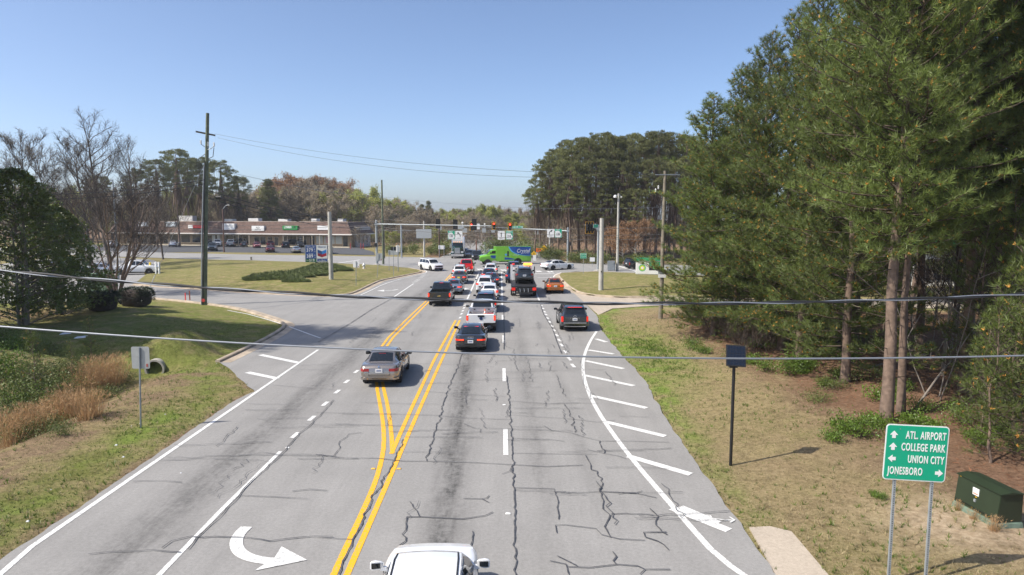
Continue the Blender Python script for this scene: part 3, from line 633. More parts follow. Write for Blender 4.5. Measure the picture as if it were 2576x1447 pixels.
# ------------------------------------------------------------------ vehicles
def I(x, pts): return float(np.interp(x, [p[0] for p in pts], [p[1] for p in pts]))
KIND = {
 'sedan': dict(L=4.88, W=1.86, r=.335, ax=(1.42,-1.40), bot=[(-2.44,.47),(-2.3,.40),(-1.9,.28),(2.1,.2),(2.35,.22),(2.44,.32)],
   top=[(-2.44,.90),(-2.36,.985),(-2.2,1.03),(-1.6,1.04),(-1,.98),(.9,.95),(1.1,.93),(1.7,.86),(2.2,.77),(2.38,.70),(2.44,.63)],
   plan=[(-2.44,.78),(-2.40,.85),(-2.32,.91),(-2.15,.965),(-1.8,.995),(-1,1),(1.2,1),(1.9,.965),(2.2,.87),(2.36,.73),(2.44,.58)],
   prof=[(1.05,.94,.74),(.30,1.36,.585),(.05,1.43,.575),(-.3,1.455,.57),(-.75,1.45,.565),(-1.10,1.405,.555),(-1.90,1.05,.66)], win=[(.72,-.28),(-.36,-1.06),(-1.12,-1.42)],
   tail=(.46,.765,.895,.22), plate=.80, third=(1.36,-1.24), bump=(.385,.47), head=(.66,.55,.655)),
 'coupe': dict(L=4.76, W=1.86, r=.345, ax=(1.42,-1.40), bot=[(-2.38,.46),(-2.25,.38),(-1.9,.25),(2.1,.18),(2.3,.2),(2.38,.3)],
   top=[(-2.38,.88),(-2.33,.97),(-2.2,1.0),(-1.6,1.0),(-1,.96),(.9,.93),(1.1,.91),(1.7,.84),(2.15,.76),(2.33,.69),(2.38,.62)],
   plan=[(-2.38,.76),(-2.34,.84),(-2.26,.91),(-2.1,.965),(-1.8,.995),(-1.4,1),(1.2,.99),(1.9,.965),(2.15,.87),(2.3,.73),(2.38,.58)],
   prof=[(1.0,.92,.74),(.28,1.29,.575),(.02,1.365,.56),(-.3,1.39,.555),(-.7,1.375,.55),(-1.05,1.315,.545),(-1.98,.995,.66)], win=[(.68,-.34),(-.42,-1.1),(-1.16,-1.5)],
   tail=(.38,.715,.805,.20), plate=.66, third=(1.29,-1.1), bump=(.36,.46), head=(.66,.54,.64)),
 'hatch': dict(L=4.5, W=1.76, r=.32, ax=(1.35,-1.32), bot=[(-2.25,.45),(-2.1,.38),(-1.8,.27),(2,.2),(2.2,.22),(2.25,.32)],
   top=[(-2.25,.92),(-2.19,1.06),(-2.1,1.09),(-1.2,1.0),(.9,.96),(1.1,.94),(1.7,.85),(2.05,.78),(2.2,.72),(2.25,.64)],
   plan=[(-2.25,.84),(-2.2,.90),(-2.05,.955),(-1.7,.99),(-1,1),(1.2,1),(1.75,.965),(2.0,.87),(2.18,.73),(2.25,.58)],
   prof=[(1.25,.95,.72),(.38,1.44,.57),(-.1,1.50,.57),(-.7,1.47,.57),(-1.3,1.38,.56),(-2.12,1.10,.62)], win=[(.85,-.2),(-.28,-1.0),(-1.08,-1.6)],
   tail=(.62,.80,1.02,.16), plate=.74, third=(1.10,-2.0), bump=(.38,.47), head=(.62,.56,.68)),
 'suv': dict(L=4.95, W=1.97, r=.375, ax=(1.5,-1.42), bot=[(-2.47,.50),(-2.33,.44),(-1.95,.32),(2.1,.26),(2.38,.3),(2.47,.4)],
   top=[(-2.47,1.0),(-2.43,1.10),(-2.32,1.13),(.9,1.08),(1.1,1.09),(1.9,1.02),(2.25,.97),(2.42,.90),(2.47,.80)],
   plan=[(-2.47,.87),(-2.42,.93),(-2.3,.965),(-1.9,.995),(-1,1),(1.3,1),(1.9,.975),(2.2,.90),(2.40,.78),(2.47,.64)],
   prof=[(1.2,1.08,.80),(.48,1.62,.68),(.1,1.70,.69),(-1.6,1.71,.69),(-2.1,1.66,.67),(-2.40,1.12,.77)], win=[(.92,-.2),(-.28,-1.18),(-1.26,-2.05)],
   tail=(.80,.70,1.06,.07), plate=.86, third=(1.665,-2.13), bump=(.42,.56), head=(.66,.70,.84), rails=True, spoiler=True),
 'crossover': dict(L=4.5, W=1.84, r=.35, ax=(1.36,-1.28), bot=[(-2.25,.50),(-2.12,.44),(-1.8,.30),(2,.24),(2.2,.28),(2.25,.38)],
   top=[(-2.25,1.0),(-2.21,1.08),(-2.1,1.11),(.9,1.03),(1.1,1.03),(1.75,.97),(2.05,.90),(2.2,.82),(2.25,.74)],
   plan=[(-2.25,.86),(-2.2,.925),(-2.08,.965),(-1.7,.995),(-1,1),(1.2,1),(1.75,.97),(2.0,.89),(2.18,.76),(2.25,.62)],
   prof=[(1.2,1.04,.74),(.46,1.56,.62),(.1,1.63,.63),(-1.3,1.62,.62),(-1.85,1.55,.60),(-2.18,1.11,.70)], win=[(.9,-.16),(-.24,-1.05),(-1.12,-1.8)],
   tail=(.66,.88,1.05,.20), plate=.86, third=(1.565,-1.89), bump=(.41,.56), head=(.64,.65,.77), rails=True, spoiler=True),
 'pickup': dict(L=5.85, W=2.03, r=.40, ax=(1.93,-1.75), bot=[(-2.92,.58),(-2.8,.50),(-2.5,.46),(2.6,.36),(2.85,.4),(2.92,.5)],
   top=[(-2.92,1.27),(-2.88,1.32),(-.8,1.32),(-.76,1.28),(1.3,1.24),(1.5,1.26),(2.3,1.20),(2.7,1.15),(2.86,1.09),(2.92,1.0)],
   plan=[(-2.92,.955),(-2.86,.985),(-2.5,1),(2.1,1),(2.6,.95),(2.82,.86),(2.92,.76)],
   prof=[(1.62,1.25,.84),(.92,1.86,.71),(.5,1.93,.72),(-.2,1.93,.72),(-.52,1.88,.71),(-.70,1.30,.80)], win=[(1.3,.32),(.24,-.44)],
   tail=(.865,.88,1.22,.05), plate=.66, third=(1.89,-.56), bump=(.5,.72), head=(.66,.84,1.02), bed=(-2.82,-.82,.86)),
}
def shape(P):
    L, W = P['L'], P['W']; n = 62
    ys = sorted(set([round(y, 3) for y in np.linspace(-L/2, L/2, n)] + [p[0] for p in P['plan']] + ([P['bed'][0], P['bed'][0]-.01, P['bed'][1], P['bed'][1]+.01] if 'bed' in P else [])))
    b = MB(); rows = []
    for y in ys:
        zb = I(y, P['bot']); zt = I(y, P['top']); hw = W/2 * I(y, P['plan'])
        for ya in P['ax']:
            ra = P['r'] + .075; d = abs(y - ya)
            if d < ra: zb = max(zb, P['r'] + math.sqrt(ra*ra - d*d))
        h = zt - zb
        half = [(hw-.07, zb), (hw-.012, zb+.22*h), (hw, zb+.5*h), (hw-.004, zb+.68*h), (hw-.03, zb+.86*h), (hw-.085, zt)]
        if 'bed' in P and P['bed'][0] <= y <= P['bed'][1]: half += [(hw-.16, zt), (hw-.17, P['bed'][2]), (hw*.4, P['bed'][2]), (0, P['bed'][2])]
        elif 'bed' in P and y < P['bed'][0]: half += [(hw-.16, zt), (hw-.3, zt), (hw*.4, zt), (0, zt)]
        else: half += [(hw-.16, zt+.008), (hw-.30, zt+.018), (hw*.4, zt+.03), (0, zt+.035)]
        rows.append([(-x, y, z) for x, z in half] + [(x, y, z) for x, z in half[-2::-1]])
    b.grid(rows, 0, False, True, True)
    # greenhouse
    pr = P['prof']; st = []
    for (a, c) in zip(pr, pr[1:]):
        for t in np.linspace(0, 1, 6)[:-1]: st.append(tuple(a[k] + (c[k]-a[k])*t for k in range(3)))
    st.append(pr[-1])
    def belt(y): return I(y, P['top']) - .02
    def wb(y): return W/2 * I(y, P['plan']) - .075
    crown = .04; rows = []
    for y, z, w in st:
        z = max(z, belt(y)); zc = crown * min(1, (z - belt(y)) / .2 + .3)
        rows.append([(-wb(y), y, belt(y)-.03), (-w, y, z), (-w*.6, y, z+zc*.64), (0, y, z+zc), (w*.6, y, z+zc*.64), (w, y, z), (wb(y), y, belt(y)-.03)])
    b.grid(rows, 0, False, True, True)
    out = {}
    out['body'] = b.mesh('vehicle_body', M['white'], .55)
    def panel(i0, i1, t0, t1, fx, off=.012):
        a, c = pr[i0], pr[i1]; rows = []; nrm = Vector((0, -(c[1]-a[1]), (c[0]-a[0]))).normalized()
        if nrm.z < 0: nrm = -nrm
        for t in np.linspace(t0, t1, 5):
            y, z, w = (a[k] + (c[k]-a[k])*t for k in range(3)); row = []
            for f in np.linspace(-1, 1, 9):
                zc = crown * min(1, (z - belt(y)) / .2 + .3) * (1 - (f*fx)**2)
                row.append((w*fx*f, y + nrm.y*off, z + zc + nrm.z*off))
            rows.append(row)
        return rows
    def solid(rows, th, d):     # thin solid sheet
        back = [[(p[0]+d[0]*th, p[1]+d[1]*th, p[2]+d[2]*th) for p in r] for r in rows]
        bb = MB(); bb.grid(rows); bb.grid([r[::-1] for r in back])
        bb.grid([rows[0][::-1], back[0][::-1]]); bb.grid([rows[-1], back[-1]]); bb.grid([[r[0] for r in rows], [r[0] for r in back]]); bb.grid([[r[-1] for r in back], [r[-1] for r in rows]])
        return bb
    out['windshield'] = solid(panel(0, 1, .10, .93, .90), .03, (0, -.3, -.7)).mesh('windshield', M['glass'], .6)
    k = len(pr) - 1
    out['rear_window'] = solid(panel(k-1, k, .10, .88, .86), .03, (0, .5, -.5)).mesh('rear_window', M['glass'], .6)
    def topat(y): return I(y, [(p[0], p[1]) for p in pr][::-1])
    def wat(y): return I(y, [(p[0], p[2]) for p in pr][::-1])
    for s in (-1, 1):
        for j, (ya, yb) in enumerate(P['win']):
            rows = []
            for y in np.linspace(ya, yb, 6):
                z1 = topat(y); z0 = belt(y); row = []
                for f in (.10, .36, .62, .86): row.append((s*(wb(y) + (wat(y) - wb(y))*f + .012), y, z0 + (z1-z0)*f))
                rows.append(row)
            out['side_window', s, j] = solid(rows, .03, (-s, 0, 0)).mesh('side_window', M['glass'], .6)
    def strip(z0, z1, xi, wrap, off=.012, s=1, front=False):       # follows the bumper plan around the corner
        e = L/2 if front else -L/2; sg = -1 if front else 1
        def hw(y): return W/2 * I(y, P['plan'])
        pts = [(xi, e - sg*off)]
        pts += [(hw(e) + .0, e - sg*off)]
        for d in (.05, .11, .17, wrap):
            if d <= wrap + 1e-6: pts.append((hw(e + sg*d) + off, e + sg*(d)))
        th = .05
        inn = [(x - (th if i > 1 else 0), y + sg*th) for i, (x, y) in enumerate(pts)]
        rows = [[(s*x, y, z0) for x, y in pts], [(s*x, y, z1) for x, y in pts], [(s*x, y, z1) for x, y in inn], [(s*x, y, z0) for x, y in inn]]
        return MB().grid([list(c) for c in zip(*rows)], 0, True, True, True)
    xi, z0, z1, wr = P['tail']
    for s in (-1, 1):
        out['tail_light', s] = strip(z0, z1, xi, wr, s=s).mesh('tail_light', M['lampon'], .6)
        out['tail_glow', s] = MB().box(*sorted((s*(xi+.03), s*(W/2*I(-L/2, P['plan'])-.03))), -L/2-.016, -L/2+.02, z0+(z1-z0)*.2, z1-(z1-z0)*.2).mesh('tail_glow', M['lampin'])
        hx, a0, a1 = P['head']; out['headlight', s] = strip(a0, a1, hx*.8, .22, s=s, front=True, off=.016).mesh('headlight', M['head'], .6)
    b = MB(); z0, z1 = P['bump']
    for s in (-1, 1): b.v, b.f, b.m = (lambda q, c: (q.v + c.v, q.f + [tuple(i + len(q.v) for i in f) for f in c.f], q.m + c.m))(b, strip(z0, z1, 0, .2, off=.022, s=s))
    out['bumper'] = b.mesh('bumper', M['black'], .6)
    y = -L/2 - .02
    out['license_plate'] = MB().box(-.16, .16, y-.012, y+.03, P['plate']-.085, P['plate']+.085).mesh('license_plate', M['plate'])
    out['plate_print'] = MB().box(-.11, .11, y-.0155, y-.012, P['plate']-.03, P['plate']+.035).mesh('plate_print', mat('plate_ink', (.16,.2,.32), .5))
    z, yy = P['third']; tw = P.get('tw', .16)
    out['brake_light'] = MB().box(-tw, tw, yy-.06, yy+.02, z-.0, z+.028).mesh('brake_light', M['lampon'])
    out['underbody'] = MB().box(-W/2+.30, W/2-.30, -L/2+.25, L/2-.25, .22, .62).mesh('underbody', M['under'])
    b = MB(); x = W/2 * .62
    b.box(-x, x, L/2 - .03, L/2 + .015, P['head'][1] - .10, P['head'][2] - .03)
    out['grille'] = b.mesh('grille', M['black'])
    zs = P['head'][1] - .28
    out['air_intake'] = MB().box(-W*.36, W*.36, L/2 - .05, L/2 + .012, zs - .09, zs + .06).mesh('air_intake', M['black'])
    b = MB()
    for s in (-1, 1):
        for ya in ([w[0] for w in P['win'][1:2]] + [P['win'][0][0] + .10, P['win'][1][1] - .02]):
            h0, h1 = .40, I(ya, P['top']) - .06
            for q in range(5):
                za, zb_ = h0 + (h1-h0)*q/5, h0 + (h1-h0)*(q+1)/5
                xa = W/2*I(ya, P['plan']); b.box(s*xa-.008, s*xa+.004, ya-.007, ya+.007, za, zb_)
    out['door_seam'] = b.mesh('door_seam', M['black'])
    for s in (-1, 1):
        for j, ya in enumerate((P['win'][0][1] + .22, P['win'][1][1] + .22)):
            xa = W/2*I(ya, P['plan']); zz = I(ya, P['top']) - .16
            out['door_handle', s, j] = MB().box(s*xa-.02, s*xa+.03, ya-.10, ya+.10, zz-.018, zz+.018).mesh('door_handle', M['black'], 0, .008)
        ym = P['win'][0][0] - .02; zm = belt(ym) + .10; xm = W/2 - .02
        b = MB(); rows = []
        for t, k in ((0, .45), (.05, .85), (.15, 1), (.22, .95), (.25, .65)):
            rows.append([(s*(xm + t), ym + (.055*math.copysign(abs(math.cos(a))**.6, math.cos(a)) if math.cos(a) > 0 else -.045)*k - .12*t, zm + .085*math.copysign(abs(math.sin(a))**.6, math.sin(a))*k) for a in [2*math.pi*q/12 for q in range(12)]])
        b.grid(rows, 0, True, True, True)
        b.box(s*xm - .06, s*xm + .06, ym - .03, ym + .03, zm - .12, zm - .05)
        out['door_mirror', s] = b.mesh('door_mirror', M['black'], .8)
        out['mirror_glass', s] = MB().hexa([(s*(xm+.05), ym-.068, zm-.05), (s*(xm+.22), ym-.088, zm-.055), (s*(xm+.22), ym-.075, zm-.055), (s*(xm+.05), ym-.055, zm-.05), (s*(xm+.05), ym-.068, zm+.05), (s*(xm+.22), ym-.088, zm+.06), (s*(xm+.22), ym-.075, zm+.06), (s*(xm+.05), ym-.055, zm+.05)]).mesh('mirror_glass', M['glass'])
    if P.get('rails'):
        for s in (-1, 1):
            out['roof_rail', s] = MB().tube([(s*(wat(.2)-.05), .2, topat(.2)+.02), (s*(wat(0)-.05), 0, topat(0)+.07), (s*(wat(-1.2)-.05), -1.2, topat(-1.2)+.07), (s*(wat(-1.6)-.05), -1.6, topat(-1.6)+.02)], .02, 6).mesh('roof_rail', M['black'], .8)
    if P.get('spoiler'):
        yy, z, w = pr[-2]
        out['roof_spoiler'] = MB().hexa([(-w*.9,yy-.16,z-.03),(w*.9,yy-.16,z-.03),(w*.95,yy+.12,z+.0),(-w*.95,yy+.12,z+.0),(-w*.88,yy-.16,z+.02),(w*.88,yy-.16,z+.02),(w*.95,yy+.12,z+.05),(-w*.95,yy+.12,z+.05)]).mesh('roof_spoiler', M['white'], .4, .012)
    # wheels: tyre with a rim inside it
    r = P['r']; xw = W/2 - .135
    tyre = MB().lathe([(r*.60,-.10),(r*.95,-.11),(r,-.07),(r,.07),(r*.95,.11),(r*.60,.10)], 24, 0, 'x'); out['tyre'] = tyre.mesh('wheel', M['rubber'], .7)
    b = MB(); b.lathe([(.01,-.05),(r*.62,-.09),(r*.66,-.085),(r*.66,.085),(r*.62,.09),(.01,.05)], 20, 1, 'x')
    for s in (-1, 1):
        for q in range(5):
            a = 2*math.pi*q/5; c, d = math.cos(a), math.sin(a); hw = .045
            pts = [(rad, off) for rad, off in ((.04,-hw),(r*.6,-hw*.7),(r*.6,hw*.7),(.04,hw))]
            o = [(s*.098, c*pr_ - d*of, d*pr_ + c*of) for pr_, of in pts]; i_ = [(s*.06, p[1], p[2]) for p in o]
            b.hexa(i_ + o, 0)
        b.lathe([(.01, s*.06), (.05, s*.06), (.05, s*.102), (.01, s*.104)], 10, 0, 'x')
    out['rim'] = b.mesh('rim', [M['alloy'], M['darkrim']], .5)
    out['rimdark'] = b.mesh('rim', [M['darkrim'], M['black']], .5)
    # extras shared by kind
    b = MB()
    for s in (-1, 1):
        y0 = -L/2 - .014
        b.box(s*(P['tail'][0]+.02)-.006, s*(P['tail'][0]+.02)+.006, y0, y0+.03, P['tail'][1]-.20, P['tail'][1]-.01)
    b.box(-P['tail'][0]-.026, P['tail'][0]+.026, -L/2-.014, -L/2+.03, P['tail'][1]-.212, P['tail'][1]-.20)
    out['boot_seam'] = b.mesh('boot_seam', M['black'])
    for s in (-1, 1): out['exhaust_tip', s] = MB().lathe([(.03,-.04),(.045,-.05),(.045,.08),(.03,.08)], 10, 0, 'y', (s*W*.3, -L/2-.02, P['bot'][1][1]+.04)).mesh('exhaust_tip', M['chrome'], .6)
    return out
SHAPES = {}
PAINT = {}
def paint(name, col, metal=0.0, rough=.22):
    if name not in PAINT: PAINT[name] = mat('paint_' + name, col, rough, metal, coat=1.0)
    return PAINT[name]
def setmat(o, m, i=0):
    o.material_slots[i].link = 'OBJECT'; o.material_slots[i].material = m
VEH = {}
def vehicle(name, label, cat, group, kind, col, pos, head=0.0, lit=True, detail=2, scale=(1,1,1), mirror=None, bumper=None, tailbox=None, rails=True, dark_rim=False, ledbar=False, anchor='rear', handles=None, z=0.0, plate=True):
    """pos: ground point under the middle of the rear axle (or front axle / centre)"""
    P = KIND[kind]
    if kind not in SHAPES: SHAPES[kind] = shape(P)
    S = SHAPES[kind]
    off = dict(rear=P['ax'][1] - P['r']*.2, front=P['ax'][0], mid=0)[anchor] * scale[1]
    x, y = pos[0] - math.sin(head) * off, pos[1] - math.cos(head) * off
    t = thing(name, label, cat, (x, y, z), -head, group); t.scale = scale
    def p(n, key, m=None, parent=t):
        o = link(n, S[key], parent)
        if m is not None: setmat(o, m)
        return o
    body = p('body', 'body', col)
    p('windshield', 'windshield'); p('rear_window', 'rear_window'); p('underbody', 'underbody')
    for s in (-1, 1):
        for j in range(len(P['win'])): p('side_window', ('side_window', s, j))
        tl = p('tail_light', ('tail_light', s), M['lampon'] if lit else M['lampoff'])
        if lit: p('lamp_glow', ('tail_glow', s), parent=tl)
        if detail > 0: p('headlight', ('headlight', s))
        if detail > 0: 
            mm = p('door_mirror', ('door_mirror', s), mirror or col)
            if detail > 1: p('mirror_glass', ('mirror_glass', s), parent=mm)
        if detail > 1:
            for j in (0, 1): p('door_handle', ('door_handle', s, j), handles or col)
        if rails and ('roof_rail', s) in S and detail > 0: p('roof_rail', ('roof_rail', s))
    if detail > 0:
        p('bumper', 'bumper', bumper or M['black']); p('grille', 'grille'); p('air_intake', 'air_intake')
        if plate: lp = p('license_plate', 'license_plate'); p('plate_print', 'plate_print', parent=lp)
        if kind != 'suv' or not ledbar: p('brake_light', 'brake_light', M['lampon'] if lit else M['lampoff'])
        if 'roof_spoiler' in S: p('roof_spoiler', 'roof_spoiler', col)
    if detail > 1:
        p('door_seam', 'door_seam')['kind'] = 'stuff'
        if kind in ('sedan', 'coupe'): p('boot_seam', 'boot_seam')
    for ya in P['ax']:
        for s in (-1, 1):
            w = link('wheel', S['tyre'], t, (s*(P['W']/2 - .135), ya, P['r']))
            if detail > 0: link('rim', S['rimdark' if dark_rim else 'rim'], w)
    VEH[label] = t
    return t
def B(zx, zy): return (880.1 + zx*.23174, 502.9 + zy*.23174)      # from the 3.62x enlargement of the junction

blk = paint('black', (.010,.011,.013), .2); wht = paint('white', (.74,.75,.76)); gry = paint('grey', (.10,.105,.11), .7, .28)
QG = 'cars queueing at the junction'
RH = -.012
bmw = vehicle('sedan', 'champagne sedan with unlit brake lights straddling the yellow lines', 'car', QG, 'sedan', paint('champagne', (.36,.32,.28), .75, .25), G(962,963), -.03, lit=False, mirror=blk, bumper=paint('champagne', (.36,.32,.28)), handles=M['chrome'], scale=(1,1.01,1.01))
ch = mat('seat_leather', (.32,.27,.20), .7)
audi = vehicle('coupe', 'dark grey sloping-back car, last in the through lane behind the white pickup', 'car', QG, 'coupe', paint('graphite', (.045,.05,.058), .6, .2), G(1185,880), RH, mirror=blk, bumper=paint('graphite', (.045,.05,.058)))
link('brake_light', MB().box(-.42,.42,-1.06,-1.0,1.315,1.345).mesh('brake_light', M['ledbar']), audi)
f150 = vehicle('pickup_truck', 'white pickup with a tool box and a traffic cone in its open bed', 'pickup', QG, 'pickup', wht, G(1211,832), RH, mirror=blk)
vehicle('suv', 'dark navy estate with tall red tail lights just ahead of the white pickup', 'car', QG, 'suv', paint('navy', (.012,.018,.04), .3), G(1222,783), RH, mirror=blk, scale=(.95,.97,.93))
vehicle('hatchback', 'white hatchback with a black rear spoiler line, half hidden by the navy estate', 'car', QG, 'hatch', wht, G(1231,755), RH, mirror=blk, bumper=wht)
esc = vehicle('suv', 'boxy white SUV with roof rails and a chrome tailgate bar', 'car', QG, 'crossover', wht, G(1219.5,737), RH, scale=(1,1,1.06), bumper=wht)
link('chrome_bar', MB().box(-.38,.38,-2.29,-2.24,1.0,1.07).mesh('chrome_bar', M['chrome']), esc)
vehicle('sedan', 'dark blue sedan to the right of the boxy white SUV', 'car', QG, 'sedan', paint('darkblue', (.02,.04,.075), .5), G(1235,719.5), RH, bumper=blk)
vehicle('sedan', 'black sedan between the dark blue sedan and the white crossover', 'car', QG, 'sedan', blk, G(1229,706), RH, bumper=blk)
vehicle('suv', 'white crossover first at the stop line in the through lane', 'car', QG, 'crossover', wht, G(1234,694), RH, bumper=wht, mirror=blk)
chev = vehicle('pickup_truck', 'black pickup last in the left-turn lane', 'pickup', QG, 'pickup', paint('blackgreen', (.014,.018,.018), .2), G(1107.5,768), RH, bumper=M['chrome'])
vehicle('sedan', 'silver-blue sedan ahead of the black pickup in the turn lane', 'car', QG, 'sedan', paint('silverblue', (.30,.35,.42), .7), G(1141,740), RH, bumper=paint('silverblue', (.30,.35,.42)))
alt = vehicle('sedan', 'taupe grey sedan with a yellow plate in the turn lane', 'car', QG, 'sedan', paint('taupe', (.15,.145,.14), .6), G(1155,713.5), RH, bumper=paint('taupe', (.15,.145,.14)), scale=(.97,.96,1), plate=False)
link('license_plate', MB().box(-.16,.16,-2.472,-2.43,.715,.885).mesh('license_plate', mat('plate_yellow', (.75,.6,.08), .4)), alt)
vehicle('suv', 'white crossover between the taupe sedan and the red pickup', 'car', QG, 'crossover', wht, G(1156,699), RH, bumper=wht)
vehicle('pickup_truck', 'bright red pickup first in the left-turn lane', 'pickup', QG, 'pickup', paint('red', (.55,.012,.015)), G(1172,689.5), RH, mirror=blk, bumper=M['chrome'])
vehicle('suv', 'black SUV with chrome bumper first in the right-hand through lane', 'car', QG, 'suv', blk, G(1292,689.5), RH, bumper=M['chrome'])
vehicle('sedan', 'dark blue car half hidden on the left of the tow truck', 'car', QG, 'crossover', paint('midblue', (.02,.04,.10), .4), G(1290,712), RH)
vehicle('sedan', 'copper orange sedan alone in the right-turn lane', 'car', QG, 'sedan', paint('copper', (.48,.15,.018), .45, .25), G(1395,737), RH+.0, bumper=paint('copper', (.48,.15,.018)))
pal = vehicle('suv', 'dark slate SUV with upright red tail lights by the right verge', 'car', QG, 'suv', paint('slate', (.04,.046,.055), .5), G(1442,829), RH, ledbar=True, bumper=gry, mirror=blk)
link('brake_light', MB().box(-.48,.48,-2.29,-2.24,1.67,1.69).mesh('brake_light', M['ledbar']), pal)
link('bumper_trim', MB().box(-.8,.8,-2.53,-2.48,.60,.635).mesh('bumper_trim', M['chrome']), pal)
link('bumper_trim', MB().box(-.74,.74,-2.53,-2.48,.36,.39).mesh('bumper_trim', M['chrome']), pal)
# foreground crossover, mostly roof and bonnet
fg = vehicle('suv', 'white crossover entering at the bottom of the picture with black roof strips', 'car', None, 'crossover', wht, (-1.52, 10.55), -.04, scale=(1.02,1.03,.98), rails=False, anchor='rear', mirror=wht)
for s in (-1, 1): link('roof_strip', MB().tube([(s*.56,.42,1.575),(s*.575,.1,1.645),(s*.57,-1.3,1.632),(s*.55,-1.8,1.56)], .016, 6).mesh('roof_strip', M['black'], .8), fg)
# pieces carried by the pickups
bx, by, bz = f150.location
def inbed(t, x, y, z): return t.matrix_basis @ Vector((x, y, z))
ALU = mat('toolbox_aluminium', (.55,.56,.58), .35, .8)
t = thing('tool_box', 'aluminium tool box across the bed of the white pickup', 'tool box', inbed(f150, 0, -1.15, 1.28), -RH)
MB().box(-.9,.9,-.24,.24,0,.22).build('box', ALU, t, bevel=.02); MB().box(-.92,.92,-.26,.26,.222,.26).build('lid', ALU, t, bevel=.01)
for s in (-.5,.5): MB().box(s-.06,s+.06,-.275,-.262,.12,.2).build('latch', M['black'], t)
t = thing('traffic_cone', 'orange traffic cone with white band standing in the white pickup bed', 'cone', inbed(f150, .25, -2.2, .87), 0)
MB().box(-.18,.18,-.18,.18,0,.04).build('base', M['signo'], t)
MB().lathe([(.14,.04),(.09,.38),(.07,.42)], 14).build('cone', M['signo'], t, smooth=.6); MB().lathe([(.075,.42),(.052,.58)], 14).build('white_band', M['signw'], t, smooth=.6); MB().lathe([(.052,.585),(.025,.72)], 14).build('tip', M['signo'], t, smooth=.6)
t = thing('fuel_can', 'red can lying in the right side of the white pickup bed', 'can', inbed(f150, .62, -2.3, .87), .2)
MB().box(-.25,.25,-.15,.15,0,.46).build('can', paint('canred', (.5,.02,.015)), t, bevel=.04); MB().tube([(.15,0,.46),(.2,0,.52),(.3,0,.54)], .03, 8).build('spout', M['black'], t)
MB().box(-.22,.22,-2.965,-2.93,1.12,1.24).build('tailgate_handle', M['black'], f150, bevel=.01)
MB().lathe([(.001,-.02),(.11,-.015),(.11,.02),(.001,.02)], 18, 0, 'y', (0,-2.93,1.02)).build('emblem', mat('blue_oval', (.02,.04,.12), .3), f150).scale = (1,1,1)
MB().prism([(-.17,.98),(-.06,.98),(-.05,1.0),(.06,1.0),(.07,.98),(.17,.98),(.12,.92),(.05,.92),(.04,.905),(-.06,.905),(-.07,.92),(-.17,.92)], -2.95, -2.92).build('emblem', mat('bowtie_gold', (.6,.42,.12), .3, .6), chev)
MB().lathe([(.001,-.015),(.05,-.01),(.05,.02),(.001,.02)], 14, 0, 'y', (0,-2.455,.98)).build('emblem', mat('roundel', (.25,.35,.55), .3, .4), bmw)
MB().box(-.5,.5,-2.467,-2.44,.655,.675).build('chrome_bar', M['chrome'], bmw)
for x in (-.16,-.055,.055,.16): MB().lathe([(.045,-.008),(.06,-.012),(.06,.01),(.045,.01)], 14, 0, 'y', (x*.8,-2.39,.90), True).build('emblem_ring', M['chrome'], audi)
MB().lathe([(.07,-.012),(.09,-.012),(.09,.012),(.07,.012)], 16, 0, 'y', (0,-2.485,1.06), True).build('emblem', M['chrome'], pal)
text('PALISADE', .085, M['chrome'], pal, (0,-2.485,.945), sp=1.9)
for i, x in enumerate((-.33, .02, .35)):
    MB().hexa([(x-.13,-1.62,1.06),(x+.13,-1.62,1.06),(x+.12,-1.50,1.06),(x-.12,-1.50,1.06),(x-.11,-1.56,1.20),(x+.11,-1.56,1.20),(x+.10,-1.48,1.20),(x-.10,-1.48,1.20)]).build('headrest', ch, bmw, bevel=.02)

# crossing cars
OG = 'cars crossing the junction'
vehicle('suv', 'white SUV turning towards the camera beside the left island', 'car', OG, 'suv', wht, G(1084,680), math.pi - .62, lit=False, scale=(.98,.97,1.0), anchor='mid', bumper=M['black'])
vehicle('sedan', 'white sedan with black rims turning right into the highway', 'car', OG, 'sedan', wht, G(1402,678), .98, lit=False, dark_rim=True, anchor='mid', scale=(1.05,1.08,1.0))
vehicle('suv', 'black SUV waiting on the far side behind the green truck', 'car', OG, 'suv', blk, G(1199,654.5), math.pi - .02, lit=False, anchor='front', bumper=blk)
vehicle('sedan', 'dark sedan queueing behind the semi truck nearest to the black SUV', 'car', OG, 'sedan', gry, G(1180,648.5), math.pi - .02, lit=False, anchor='front', detail=1)
vehicle('sedan', 'silver car queueing beside the semi trailer', 'car', OG, 'crossover', paint('silver', (.45,.47,.5), .6), G(1168,647), math.pi, lit=False, anchor='front', detail=1)
